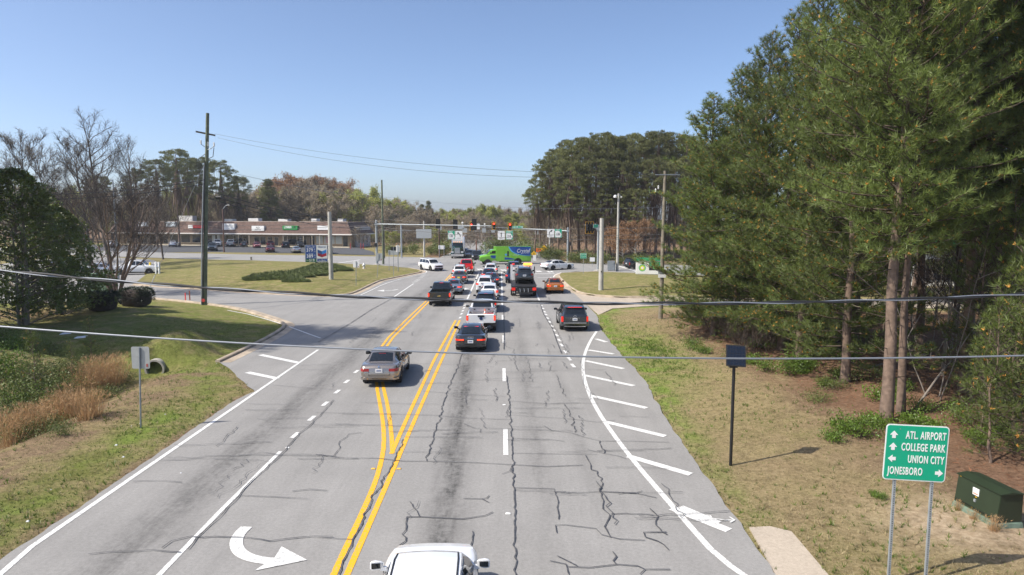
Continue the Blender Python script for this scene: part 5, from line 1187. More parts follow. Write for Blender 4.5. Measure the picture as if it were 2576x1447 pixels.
nearpine(0, 1965, 880, 'pine between the pointed pine and the bushy one', 35, 4.4, 1.1)
nearpine(0, 2010, 905, 'bushy pine reaching the top of the picture, full of orange cones', -10, 3.3, 1.1)
nearpine(1, 2125, 960, 'dense pine just left of the big bare trunk', -140, .9, 1.0)
nearpine(2, 2228, 1064, 'pine with thick straight bare trunk behind the green road sign', None, .3, 1.0)
nearpine(3, 2265, 1040, 'slender pine stem just behind the thick straight trunk', None, 1.3, .95)
nearpine(2, 2425, 985, 'tall pine right of the thick trunk with a high crown', None, 2.6, 1.0)
nearpine(3, 2545, 1000, 'pine cut by the right edge of the picture', None, 4.1, 1.05)
rg = np.random.RandomState(21)
BK_ = [(17.5,50.5),(20.5,46),(19.8,40.5),(18.6,36.5),(21.5,35.5),(25,38),(28.5,29.5),(21.2,29.8),(18.2,32),(30,44)]
for i, (x, y) in enumerate(BK_):
    nearpine((1,3,0,3,2,3,1,2,3,0,1,3,0,1,3,2,3,2)[i], 0, 0, 'pine standing inside the wood behind the front row of pines', None, rg.uniform(0,6), rg.uniform(.82,1.05), (x, y), grp='pines inside the right-hand wood')
YP = pine(31, 5.2, .05, .3, 1.35, step=.22, per=2, nn=12, nl=.26, nw=.016, sub=.26, young=True, cones=.05)
for u, v, s, lb in ((2492,1165,1.0,'slim young pine between thick trunk and green transformer box'),(2555,1128,1.25,'young pine sapling at the right picture edge above the transformer'),(2465,1080,.8,'smallest young pine in the undergrowth near the transformer'),(2568,1060,1.3,'young pine at the right edge deeper in the wood'),(2440,1010,1.5,'taller young pine right of the leaning grey sapling'),(2530,1015,1.7,'tallest young pine near the right picture edge'),(2585,1165,1.3,'young pine half outside the right picture edge')):
    plant('pine_sapling', lb, 'sapling', 'young pines at the wood edge', YP[:3], GH(u, v), u, s)
# --- tall pines left of the frame whose shade falls on the lawn and the drive mouth
for i, (x, y, sc_) in enumerate(((-37.5,35.5,1.1),(-34.5,37.5,1.28),(-40,39.5,1.1),(-43,37,1.2),(-36.2,33.6,1.02),(-36.8,40.4,1.12),(-34.4,35.3,1.15))):
    plant('pine_tree', 'tall pine just outside the left edge whose shadow crosses the lawn', 'pine tree', 'pines left of the lawn', NPV[(3, 2, 3, 2, 3, 2, 2)[i]][:3], (x, y, .6), i*1.3, sc_)
# --- bare understorey stems
US = [bare_tree(41, 9, .07, .3, .35, 7, (5, 4), mats=(BARKG, TWIG)), bare_tree(42, 8, .06, .2, .45, 6, (5, 4), mats=(BARKG, TWIGD), stems=3)]
UG = 'bare saplings under the pines'
for i in range(26):
    x, y = rg.uniform(15.5, 31), rg.uniform(24, 50)
    plant('bare_sapling', 'thin bare sapling among the pine trunks in the wood', 'sapling', UG, US[i % 2], (x, y, hz(x, y)), rg.uniform(0,6), rg.uniform(.7, 1.25))
p = GH(2350, 1000); plant('bare_sapling', 'multi-stem leaning grey sapling right of the thick pine trunk', 'sapling', UG, US[1], p, .5, 1.1)
for (u0,v0),(u1,v1),lb in (((2300,1030),(2415,880),'fallen pale pole leaning right of the thick trunk'),((2190,925),(2330,890),'dead limb stretching left from the thick trunk')):
    a = Vector(GH(u0, v0)); d = Vector(AT(u1, v1, a.y + 2)); dn = NP(); dn.tube(np.array([a, a.lerp(d, .5) + Vector((0,0,.1)), d]), [.05,.04,.02], 6)
    tag(link('dead_branch', dn.mesh('dead_branch', BARKG, True)), lb, 'branch')
# --- shrubs: leaf clouds with stems
def shrub_mesh(seed, R, H, n, leafm, ln=.10, w=.05, stems=9, flat=1.0):
    rg = np.random.RandomState(seed); tr = NP(); cr = NP(); C = []
    for q in range(stems):
        a = rg.uniform(0,6.28); r = R*rg.uniform(.2,.9); e = np.array([math.cos(a)*r, math.sin(a)*r, H*rg.uniform(.5,1)*(1 - .35*(r/R)**2)])
        pts, _ = curve([0,0,-.05], e, np.linalg.norm(e), 4, rg, .1, .12); tr.tube(pts, np.linspace(.014,.005,5), 3)
        for t in (.5,.7,.85,1): C.append(pts[0] + (pts[-1]-pts[0])*t)
    C = np.array(C); P = C[rg.randint(0, len(C), n)] + rg.normal(0, 1, (n,3)) * [R*.26, R*.26, H*.15]; P[:,2] = np.abs(P[:,2])
    cr.tris(leaves(P, rg.normal(0,1,P.shape) + [0,0,.5], ln, w, rg), 0)
    return tr.mesh('stems', TWIG), cr.mesh('foliage', [leafm])
SH = [shrub_mesh(51, .9, .7, 900, LEAFS, .11, .06), shrub_mesh(52, 1.2, 1.0, 1200, LEAFS, .10, .05), shrub_mesh(53, 1.0, .8, 900, LEAFD, .09, .045)]
BBR = bare_tree(44, 2.0, .03, .05, .7, 10, (6, 5), mats=(TWIG, TWIG), stems=5, minr=.006)
SHL = 'low bright green shrub on the pine straw at the wood edge'
SHG = 'green shrubs along the wood edge'
for u, v, k, s in ((2120,1085,0,.9),(2165,1100,1,.8),(2200,1075,0,.8),(2100,1110,0,.6),(1925,935,1,.8),(1985,945,1,.9),(2010,930,0,1),(1880,915,0,.8),(1745,880,1,.8),(1770,890,0,.7),(2300,1068,0,.8),(2350,1085,0,.7),(2420,1065,1,.8),(2440,1100,0,.6),(2060,1010,2,.7),(2090,980,2,.8),(2475,1120,0,.6),(2500,1090,0,.7),(1840,900,2,.8),(2215,1255,0,.28),(2195,1245,0,.2)):
    where = 'at the foot of the thick bare trunk' if 2095 < u < 2205 and v > 1070 else 'behind the solar panel' if u < 1950 and u > 1800 else 'at the left end of the wood' if u < 1800 else 'between thick trunk and transformer box' if u > 2290 else 'on open grass left of the road sign' if v > 1200 else 'in front of the dense pine'
    plant('shrub', 'low bright green shrub ' + where, 'shrub', SHG, SH[k], GH(u, v), u*.1, s)
rg = np.random.RandomState(33)
for i in range(34):
    y = rg.uniform(25, 50); x = rg.uniform(13.6, 17.5) + max(0, (30-y))*.05
    plant('shrub', 'leafy undergrowth bush between the pine trunks at the wood edge', 'shrub', 'undergrowth in the right-hand wood', (SH[0], SH[1], SH[2])[i % 3], (x, y, hz(x, y)), rg.uniform(0,6), rg.uniform(.5,1.0))
for i in range(16):
    y = rg.uniform(34, 51); x = rg.uniform(12.9, 14.6); plant('bare_bush', 'tangle of brown bare twigs at the wood edge', 'bush', 'bare brush at the wood edge', BBR, (x, y, hz(x, y)), rg.uniform(0,6), rg.uniform(.7,1.2))
# --- magnolia
def magnolia():
    rg = np.random.RandomState(61); tr = NP(); cr = NP(); H = 11.2
    for s in range(3):
        a = s*2.1; pts, _ = curve([math.cos(a)*.25, math.sin(a)*.25, -.2], [math.cos(a)*.08, math.sin(a)*.08, 1], H*(.95 if s == 0 else .7), 8, rg, .1, .04); tr.tube(pts, np.linspace(.2 if s == 0 else .12, .03, 9), 8)
    C = []; D = []
    while len(C) < 4000:
        t = rg.rand(); z = 1.0 + t*(H - 1.0); Rz = 4.6 * (1 - t)**.55 * (.75 + .25*min(1, t*6)) * (1 + .16*math.sin(z*2.1) ) + .15
        a = rg.uniform(0, 6.28); lump = 1 + .22*math.sin(a*5 + z*1.7) + .16*math.sin(a*9 - z*2.3) + .12*math.sin(a*3 + z*4.1); r = Rz * lump * rg.uniform(.15, 1)**.28
        C.append((math.cos(a)*r, math.sin(a)*r, z)); D.append((math.cos(a), math.sin(a), .55))
        if len(C) % 30 == 0: tr.tube(np.array([[0,0,z - .3*r], [math.cos(a)*r*.5, math.sin(a)*r*.5, z - .1*r], C[-1]]), [.06,.04,.012], 4)
    C = np.array(C); D = np.array(D); n = 8; P = np.repeat(C, n, 0) + rg.normal(0, .05, (len(C)*n, 3)); d = np.repeat(D, n, 0) + rg.normal(0, .75, P.shape)
    V = leaves(P, d, .24, .105, rg, .02); k = len(P); pick = rg.rand(k) < .07; pick = np.concatenate([pick, pick])
    cr.tris(V[~pick], 0); cr.tris(V[pick], 1)
    return tr.mesh('trunk', BARKG, True), cr.mesh('crown', [LEAFM, LEAFM2])
MG = magnolia(); p = GH(58, 818); plant('magnolia_tree', 'glossy dark green magnolia at the left edge of the picture', 'tree', None, MG, p, 0, ((zat(58, 425, p[1]) - p[2]) / 11.3,)*3)
p = AT(150, 760, p[1] + 5); plant('magnolia_tree', 'shorter dark evergreen behind the magnolia', 'tree', None, MG, (p[0], p[1], .6), 2, .72)
# --- crape myrtle, hedges
CM = bare_tree(71, 12.5, .26, .22, .52, 48, (7, 7), mats=(mat('myrtle_bark', (.15,.10,.07), .7, var=.3, scale=4), TWIGD), stems=12, minr=.013)
p = GH(294, 741); plant('crape_myrtle', 'bare multi-stem tree fanning out behind the clipped hedges', 'tree', None, CM, p, 0, 1.0)
def hedge_mesh(seed, a, b, h, n):
    rg = np.random.RandomState(seed); th = rg.uniform(0, 6.28, n); ph = np.arccos(rg.uniform(-.1, 1, n)); N = np.column_stack([np.sin(ph)*np.cos(th), np.sin(ph)*np.sin(th), np.cos(ph)])
    Q = np.sign(N) * np.abs(N)**.55; P = Q * [a, b, h*.55] + [0,0,h*.45]; P[:,2] = np.maximum(P[:,2], .08); P += rg.normal(0, .05, P.shape)
    cr = NP(); cr.tris(leaves(P, N + rg.normal(0, .7, P.shape), .085, .05, rg), 0); core = MB(); rows = []
    for k in range(9):
        f = math.pi*k/8; rows.append([(a*.9*abs(math.sin(f))**.6*math.copysign(abs(math.cos(t))**.6, math.cos(t)), b*.9*abs(math.sin(f))**.6*math.copysign(abs(math.sin(t))**.6, math.sin(t)), h*.45 - h*.48*math.copysign(abs(math.cos(f))**.6, math.cos(f))) for t in np.linspace(0, 6.28, 17)[:-1]])
    core.grid(rows, 0, True); return core.mesh('branches', TWIGD, .8), cr.mesh('foliage', [LEAFH])
for u, v, w, h, lb in ((258,781,70,1.45,'clipped dark hedge nearest the magnolia'),(343,771,76,1.5,'rounded clipped hedge at the edge of the shaded lawn')):
    p = GH(u, v); d = p[1]; plant('hedge', lb, 'hedge', 'clipped hedges', hedge_mesh(u, w/2*d/FPX, 1.0, h, 5200), p, 0, 1)
# --- tall bare trees behind
def ztop(ms): return max(max(v.co.z for v in m.vertices) for m in ms[:3] if hasattr(m, 'vertices'))
BARKD = mat('dark_bark', (.10,.082,.068), .9, var=.3, scale=3)
HB = [bare_tree(81, 24, .30, .22, .36, 24, (8, 7), mats=(BARKD, TWIGD), bud=BUDB, nb=1, bl=.07, minr=.013), bare_tree(82, 20, .26, .2, .42, 20, (8, 7), mats=(BARKD, TWIGD), bud=BUDB, nb=1, bl=.10, minr=.018)]
LB = 'bare trees on the left'
for u, Y, top, k, lb in ((255,100,268,0,'tallest bare tree with fine twigs left of the wooden pole'),(205,108,330,1,'bare tree leaning against the tallest bare tree'),(318,112,330,0,'bare tree right of the tallest bare tree'),
      (60,104,318,1,'dark bare tree above the magnolia at the left edge'),(-40,100,330,1,'dark bare tree cut by the left picture edge'),(130,118,352,1,'dark bare tree between magnolia top and tallest bare tree'),(400,128,455,1,'low dark bare tree left of the wooden pole')):
    X, _, z = AT(u, top, Y); plant('bare_tree', lb, 'tree', LB, HB[k], (X, Y, 0), u*.07, (z/ztop(HB[k]),)*3)
# --- woods behind shops and junction
FPV = [far_pine(91, 24, .28, .55, 4.3, 125), far_pine(92, 25, .30, .60, 4.7, 125), far_pine(93, 22, .26, .48, 3.9, 120), far_pine(94, 17, .24, .12, 3.4, 150, 'cone')]
FBV = [bare_tree(101, 16, .2, .12, .46, 14, (7, 6), mats=(PALE, TWIGL), bud=BUDB, nb=3, bl=.24, minr=.026, twk=2, umbrella=True), bare_tree(102, 15, .2, .12, .46, 13, (7, 6), mats=(PALE, TWIGL), bud=BUD, nb=5, bl=.24, minr=.026, twk=2, umbrella=True),
       bare_tree(103, 18, .3, .25, .48, 14, (7, 6), mats=(PALE, TWIGR), bud=BUDR, nb=4, bl=.26, minr=.028, umbrella=True, twk=2), bare_tree(104, 14, .18, .06, .48, 14, (7, 6), mats=(BARKG, TWIG), bud=BUDB, nb=1, bl=.2, minr=.028, twk=2)]
FG = 'far trees behind the shops and junction'
FLAB = ['grey-brown bare tree in the far wood', 'yellow-green budding tree in the far wood', 'rust-coloured spreading tree in the far wood', 'low bare tree in the far thicket']
FBT = [ztop(q) for q in FBV]; FPT = [ztop(q) for q in FPV]
def fartree(k, u, Y, top, lb=None, wide=1.0):
    X, _, z = AT(u, top, Y); s = max(z, 4)/FBT[k]; wide *= 1.12
    plant('bare_tree', lb or FLAB[k], 'tree', FG, FBV[k], (X, Y, -.1), (u*.37) % 6.28, (s*wide, s*wide, s))
def farpine(k, u, Y, top, lb, grp, s=None, wide=1.0):
    X, _, z = AT(u, top, Y); s = z/FPT[k]; w = s*wide*(.88 + .3*((u*7.31) % 1))
    plant('pine_tree', lb, 'pine tree', grp, FPV[k], (X, Y, -.1), (u*.53) % 6.28, (w, w, s))
skyline = [(520,470),(600,470),(660,470),(700,440),(770,432),(850,445),(880,480),(930,478),(1000,490),(1060,508),(1110,515),(1180,512),(1230,508),(1290,512),(1340,525),(1400,505),(1460,500)]
rg = np.random.RandomState(6)
for i in range(15):
    y = rg.uniform(53, 72); x = rg.uniform(20 + (y-53)*.1, 24 + y*.62)
    if 44 < x < 66 and y > 68: continue
    k = i % 3; plant('pine_tree', 'pine deep in the right-hand wood before the petrol station', 'pine tree', 'pines deep in the right-hand wood', FPV[(3, 0, 2)[k]], (x, y, 0), rg.uniform(0,6), rg.uniform(.75,.95))
rg = np.random.RandomState(8)
for u in range(-160, 530, 17):
    fartree((0, 3, 0, 1)[rg.randint(0, 4)], u + rg.uniform(-8,8), rg.uniform(205, 250), rg.uniform(455, 520), 'brown bare tree in the woods far behind the magnolia and shops', 1.2)
rg = np.random.RandomState(5)
for u in range(540, 1400, 13):
    top = I(u, skyline); k = 1 if (870 < u < 1010 and rg.rand() < .8) or (u > 1040 and rg.rand() < .55) else (2 if 690 < u < 880 and rg.rand() < .4 else 0)
    fartree(k, u + rg.uniform(-8,8), rg.uniform(232, 262), top + rg.uniform(0, 16))
for u in range(520, 1420, 13):
    fartree(0 if rg.rand() < .55 else (1 if rg.rand() < .3 else 3), u + rg.uniform(-8,8), rg.uniform(205, 225), I(u, skyline) + rg.uniform(14, 50))
for u in list(range(905, 1128, 12)) + list(range(1180, 1425, 12)):
    fartree(3 if rg.rand() < .7 else 1, u + rg.uniform(-6,6), rg.uniform(160, 196), rg.uniform(565, 592), wide=1.35)
fartree(2, 762, 240, 431, 'big rust-brown domed tree above the shop roof', 1.15); fartree(2, 835, 246, 444, 'rust-brown tree right of the domed tree', 1.0); fartree(2, 722, 236, 452, 'rust-brown tree left of the domed tree')
fartree(1, 905, 215, 462, 'tallest yellow-green tree above the right end of the shops'); fartree(1, 520, 215, 478, 'yellow-green tree right behind the tall wooden pole')
Y_ = 168; X, _, z = AT(1212, 575, Y_); plant('bare_tree', 'pale-limbed bare tree between semi truck and green truck', 'tree', None, bare_tree(105, 12, .36, .18, .5, 7, (5, 4), mats=(PALE, TWIG), minr=.035), (X, Y_, 0), 1, z/12)
LPG = 'pines behind the shops on the left'
for k, u, Y, top, lb in ((0,440,185,372,'tallest pine behind the shops left of the wooden pole'),(1,385,178,398,'broad pine left of the tallest pine behind the shops'),(2,560,190,398,'pine just right of the wooden pole'),(0,500,200,392,'pine hidden by the wooden pole'),(2,470,195,395,'slimmer pine between pole and tallest pine'),
     (3,676,196,447,'dark bushy lone pine above the shop roof'),(2,330,176,420,'low pine at the left end of the shop pines'),(2,590,205,440,'small pine between wooden pole and the lone dark pine'),(1,250,190,440,'pine glimpsed through the tallest bare tree')):
    farpine(k, u, Y, top, lb, LPG)
for u, top in ((1078,503),(1060,512),(1342,520)): farpine(3, u, 262, top, 'small dark pine rising above the far wood', FG)
RPG = 'pine grove beyond the right corner'
gv = [(1345,470,128,1),(1362,430,134,0),(1382,395,130,1),(1405,372,138,0),(1430,352,131,2),(1458,345,140,1),(1480,343,128,0),(1510,330,136,1),(1540,338,129,0),(1565,345,142,2),(1590,340,130,1),(1625,327,136,0),(1655,325,128,1),(1690,335,138,0),(1722,338,130,1),(1755,348,136,2),(1440,400,124,2),(1500,395,123,0),(1570,400,124,2),(1640,395,122,1),(1700,400,124,0),(1605,470,121,2),(1470,480,122,2),(1530,470,121,2),(1790,350,134,1),(1830,360,128,0)]
for i, (u, top, Y, k) in enumerate(gv):
    farpine(k, u, Y, top, 'tall pine in the grove with bare lower trunk beyond the right corner' if 0 < i < 15 or i > 16 else ('leftmost leaning pine of the grove beyond the junction' if i == 0 else 'pine at the front of the grove behind the right mast'), RPG)
for u in range(1340, 1800, 17): fartree(3 if u % 2 else 0, u + rg.uniform(-6,6), rg.uniform(140, 160), rg.uniform(520, 560), 'bare brown tree under the grove of pines')
for u, v, Y, k, lb in ((1600,545,112,2,'rust-leaved low tree left of the right utility pole'),(1570,560,114,2,'small orange-brown tree behind the light pole')): fartree(k, u, Y, v, lb)
SHF = [shrub_mesh(56, 2.0, 2.6, 1500, LEAFD, .22, .12, 12), shrub_mesh(57, 1.7, 2.2, 1300, mat('spring_leaf', (.10,.125,.025), .6, var=.35, scale=.8, trans=.3), .20, .12, 12)]
for u, v, k, s in ((1385,655,1,1.25),(1370,652,0,1.0),(1405,655,0,.9),(1440,661,0,.8),(1455,662,1,.7),(1475,663,0,.9),(1495,664,1,.7),(1520,665,0,.8),(1560,668,1,.7),(1585,669,1,.8),(1610,670,0,.8),(1100,643,0,1.1),(1085,642,1,.9),(1120,642,0,1.3),(1040,640,0,1.0),(1010,640,1,.9),(980,640,0,.9),(1265,640,1,1.6),(1285,642,1,1.5),(1240,640,0,1.4),(1310,645,0,1.3),(1330,648,0,1.3)):
    x, y = G(u, v); plant('bush', 'leafy bush at the foot of the far trees along the highway', 'bush', 'bushes along the highway', SHF[k], (x, y, 0), u, s)
# --- junipers on the island, rough scrub on the left verge
def juniper_mesh(seed, a, b, h, n):
    rg = np.random.RandomState(seed); r = np.sqrt(rg.rand(n)); t = rg.uniform(0,6.28,n); z = h*(1 - r**2)*rg.uniform(.35,1,n)*(1 + .3*np.sin(t*4 + r*5))
    P = np.column_stack([a*r*np.cos(t), b*r*np.sin(t), z + .03]); cr = NP(); cr.tris(needles(P, unit(rg.normal(0,.6,P.shape) + [0,0,.7]), 6, .26, .05, .7, rg), 0); return (cr.mesh('foliage', [JUN]),)
JM = juniper_mesh(62, 2.2, 1.1, .5, 1900)
for u, v, s, rz in ((665,702,1.15,.1),(700,700,1.3,.1),(735,696,1.2,.3),(765,692,1.2,.4),(790,684,1.25,.5),(815,676,1.3,.3),(838,680,1.2,.2),(735,703,.7,0),(745,708,.75,0),(640,705,.55,0),(768,686,1.0,.4),(800,690,.8,.3)):
    plant('juniper_bush', 'spreading juniper in the diagonal planting bed on the island', 'bush', 'junipers on the grass island', JM, GH(u, v), rz, s)
def broom_mesh(seed, R, H, n):
    rg = np.random.RandomState(seed); P = np.column_stack([rg.normal(0, R*.4, n), rg.normal(0, R*.4, n), np.zeros(n)]); D = unit(np.column_stack([P[:,0]*.5/R + rg.normal(0,.13,n), P[:,1]*.5/R + rg.normal(0,.13,n), np.ones(n)]))
    cr = NP(); cr.tris(needles(P, D, 1, H, .022, .05, rg), 0); Q = P + D*H*rg.uniform(.5,.95,(n,1)); cr.tris(needles(Q, D, 3, .22, .02, .5, rg), 0); return (cr.mesh('stalks', [STRAWM]),)
BM = [broom_mesh(63, .8, 1.6, 230), broom_mesh(64, .4, 1.3, 110)]
for u, v, k, s in ((225,985,0,.9),(255,975,0,1.0),(285,965,0,.95),(210,1000,0,.7),(160,1040,1,1.0),(145,1060,1,.9),(180,1050,1,.9),(215,1055,1,.95),(240,1045,1,.8),(40,1110,1,1.0),(60,1095,1,1.0),(98,1090,1,.9),(25,1120,1,.9),(110,1070,1,.8),(2408,1283,1,.22),(2496,1335,1,.3),(2447,1306,1,.2)):
    plant('broom_grass', 'clump of tall dry brown grass stalks on the left verge' if u < 1000 else 'small dry stalks at the foot of the green transformer box', 'grass clump', 'dry brown grass clumps', BM[k], GH(u, v), u, s)
SCR = [shrub_mesh(58, 1.3, 1.2, 1500, LEAFS, .10, .055, 14), shrub_mesh(59, 1.5, 1.1, 1500, LEAFD, .10, .05, 14)]
for u, v, k, s in ((30,960,0,1.0),(90,975,1,1.0),(140,1000,1,.9),(20,1020,1,1.1),(70,1030,0,.9),(150,950,1,.9),(10,900,0,1.1),(60,880,0,.9),(110,900,1,.9),(170,985,0,.7),(200,940,1,.8),(15,1075,1,.9),(95,1050,1,.8),(125,1080,1,.6),(-20,950,0,1.2),(185,1030,1,.6),(60,1105,1,.7),(5,860,1,1),(240,1010,1,.55),(275,1000,1,.6),(150,1095,1,.45),(320,960,1,.5)):
    plant('shrub', 'wild green scrub bush ' + ('below the magnolia' if v < 920 else 'beside the dry brown grass clumps' if u > 130 else 'at the left edge of the picture' if u < 40 else 'in the middle of the weedy left verge'), 'shrub', 'scrub on the left verge', SCR[k], GH(u, v), u, s)
for u, v, s, lb in ((95,1010,.62,'wispy young pine in the scrub at the far left'),(188,975,.42,'wispy small pine beside the dry brown grass'),(228,905,.45,'bright yellow-green young pine at the foot of the lawn bank')): plant('pine_sapling', lb, 'sapling', 'young pines on the left verge', YP[:3], GH(u, v), u, s)
# --- grass blades and litter near the camera
def scatter(n, x0, x1, y0, y1, seed):
    rg = np.random.RandomState(seed); y = y0 + (y1 - y0) * rg.rand(n)**1.5; P = np.column_stack([rg.uniform(x0, x1, n), y]); z, d, pv = relief(P); k = ~pv & (d > .02) & ~(inside(P, patch_poly) & (dist(P, patch_poly) > .06))
    return P[k], z[k], d[k], rg
for nm, args, lb in (('verge_grass', (34000, 4, 16, 13, 56, 7), 'short dry and green grass on the right verge'), ('verge_grass', (24000, -24, -11.6, 14, 48, 8), 'short grass on the left verge')):
    P, z, d, rg = scatter(*args); k = ~inside(P, FOREST); P, z, d = P[k], z[k], d[k]; Zn = zones(P, d)
    keep = rg.rand(len(P)) > (Zn['sand']*.9 + Zn['straw']*.7 + Zn['soil']*.35); P, z, d = P[keep], z[keep], d[keep]; gr_ = (Zn['green']*.6 + Zn['lush']*1.1)[keep]
    g = NP(); isg = rg.rand(len(P)) < gr_; B3 = np.column_stack([P, z - .01]); up = np.tile([0,0,1.0], (len(P), 1))
    h = .055 + .07*rg.rand(len(P))
    for m, s in ((0, ~isg), (1, isg)): g.tris(needles(B3[s], up[s], 4,   .06 if m == 0 else .08, .016, .6, rg), m)
    tag(link(nm, g.mesh(nm, [GRT, GRG])), lb, None, None, 'stuff')
rg = np.random.RandomState(9); P = np.column_stack([rg.uniform(12, 28, 9000), rg.uniform(13, 50, 9000)]); P = P[inside(P, FOREST)]; z, _, _ = relief(P)
g = NP(); g.tris(needles(np.column_stack([P, z + .015]), np.column_stack([rg.normal(0,1,(len(P),2)), np.full(len(P), .12)]), 2, .22, .014, .5, rg), 0); tag(link('pine_straw', g.mesh('pine_straw', [NLIT])), 'fallen brown pine needles under the trees', None, None, 'stuff')
for nm, lo, hi, ya, yb, n, lb, ct in (('weeds', 4, 13, 14, 52, 2600, 'ragged longer tufts and weeds on the right verge', .5), ('weeds', -18, -11.9, 15, 36, 1800, 'ragged longer tufts and weeds on the left verge', .6), ('fresh_grass', 7.0, 10.4, 31, 49, 7000, 'fresh bright green grass beside the far right road edge', 1.0)):
    P, z, d, rg = scatter(n, lo, hi, ya, yb, n); k = ~inside(P, FOREST)
    if nm == 'fresh_grass': k &= rg.rand(len(P)) < np.exp(-((P[:,0] - 8.3 - .02*(40-P[:,1])) / 1.0)**2 - ((P[:,1] - 40.5)/5.0)**2) * sstep(wob(P*2.6), -.7, .5)
    else: k &= (wob(P*2.1) > -.1) | (d < .35)
    P, z = P[k], z[k]; g = NP(); isg = rg.rand(len(P)) < ct; B3 = np.column_stack([P, z - .01]); up = np.tile([0,0,1.0], (len(P), 1))
    for m, s in ((0, ~isg), (1, isg)): g.tris(needles(B3[s], up[s], 7, .17 if nm == 'weeds' else .15, .017, .5, rg), m)
    tag(link(nm, g.mesh(nm, [GRT, LEAFS])), lb, None, None, 'stuff')
# litter scraps on the left verge
rg = np.random.RandomState(12)
for u, v in ((330,1072),(353,1066),(455,1190),(415,1043),(128,1232),(70,1312),(310,1150),(545,915),(292,1120)):
    x, y, z = GH(u, v); s = rg.uniform(.02,.045); o = MB().hexa([(-s,-s*.6,0),(s,-s*.7,0),(s*1.1,s*.6,0),(-s*.9,s*.7,0),(-s*.5,-s*.3,s*.7),(s*.6,-s*.4,s*.5),(s*.4,s*.4,s*.8),(-s*.6,s*.3,s*.4)]).build('litter_scrap', M['plate'], loc=(x, y, z))
    tag(o, 'small white scrap of litter on the grass beside the left road edge', 'litter', 'litter scraps on the left verge')
# ------------------------------------------------------------------ strip of shops
A = Vector((*G(300, 614.5), 0)); Bv = Vector((*G(886, 622.6), 0)); LEN = (Bv - A).length; DIR = (Bv - A).normalized()
shop = thing('shop_building', 'low strip of shops with brown shingled mansard roof and tan walls', 'building', A, math.atan2(DIR.y, DIR.x))
def S(u):        # distance along the shop front seen at picture column u
    d = ray(u, 640); k = d[0] / d[1]      # X = k*Y
    return (k*A.y - A.x) / (DIR.x - k*DIR.y)
TAN = mat('tan_siding', (.30,.225,.14), .8, var=.1, scale=1.2); TRIM = mat('tan_trim', (.46,.40,.31), .6); SHING = mat('brown_shingles', (.125,.078,.062), .9, var=.35, scale=2.2, bump=.6, bscale=6)
GREYW = mat('pale_end_wall', (.50,.49,.50), .8, var=.06, scale=.8); FASC = mat('fascia_white', (.75,.72,.66), .5); SGL = mat('shop_glass', (.012,.015,.018), .06, spec=.8); SGLL = mat('shop_glass_light', (.42,.45,.42), .12); SIDEW = mat('sidewalk', (.60,.53,.40), .8, var=.1, scale=1)
b = MB(); b.box(0, LEN-.16, 0, 9.0, 0, 3.5); b.build('wall', TAN, shop)
for k in range(14): MB().box(0, LEN-.16, -.012, 0, .12+k*.24, .33+k*.24).build('siding_course', TAN, shop) if k < 14 else None
MB().box(LEN-.16, LEN+.4, 1.6, 9.2, 0, 5.2).build('end_wall', GREYW, shop)
for y in (3.2, 5.2, 7.2): MB().box(LEN+.39, LEN+.43, y-.25, y+.25, 1.0, 3.1).build('slit_window', SGL, shop)
MB().box(-1, LEN+.2, -2.0, -.02, -.02, .16).build('pavement', SIDEW, shop)
ZE, ZT = 3.4, 6.5
roof = MB(); e0, e1 = -1.6, LEN + 1.1
roof.hexa([(e0,-2.0,ZE),(e1,-2.0,ZE),(e1,10.6,ZE),(e0,10.6,ZE),(e0+1.2,-.2,ZT),(e1-2.2,-.2,ZT),(e1-2.2,8.6,ZT),(e0+1.2,8.6,ZT)]); roof = roof.build('roof', SHING, shop)
MB().box(e0-.05, e1+.05, -2.1, -2.0, ZE-.22, ZE+.06).build('fascia', FASC, roof); MB().box(e1, e1+.08, -2.1, 10.6, ZE-.22, ZE+.06).build('fascia', FASC, roof)
MB().box(e0+1.1, e1-2.1, -.32, -.12, ZT-.02, ZT+.14).build('coping', mat('coping', (.42,.34,.28), .6), roof)
for k in range(9):
    t = k / 9; y = -2.0 + 1.8*t; MB().hexa([(e0+1.2*t,y-.03,ZE+3.1*t+.02),(e1-2.2*t,y-.03,ZE+3.1*t+.02),(e1-2.2*(t+.11),y+.18,ZE+3.1*(t+.108)),(e0+1.2*(t+.11),y+.18,ZE+3.1*(t+.108)),(e0+1.2*t,y-.05,ZE+3.1*t+.06),(e1-2.2*t,y-.05,ZE+3.1*t+.06),(e1-2.2*(t+.11),y+.17,ZE+3.1*(t+.108)+.02),(e0+1.2*(t+.11),y+.17,ZE+3.1*(t+.108)+.02)]).build('shingle_course', SHING, roof)
def u7(x): return 503 + x*.13016
def u3(x): return 502.9 + x*.17896
def window(ua, ub, z0, z1, gm=SGL, nm='window', frame=True):
    a, c = S(ua), S(ub); f = MB(); f.box(a-.1, c+.1, -.07, -.015, z0-.1, z1+.1); w = f.build(nm, TRIM, shop)
    MB().box(a, c, -.10, -.072, z0, z1).build('pane', gm, w); return w, a, c
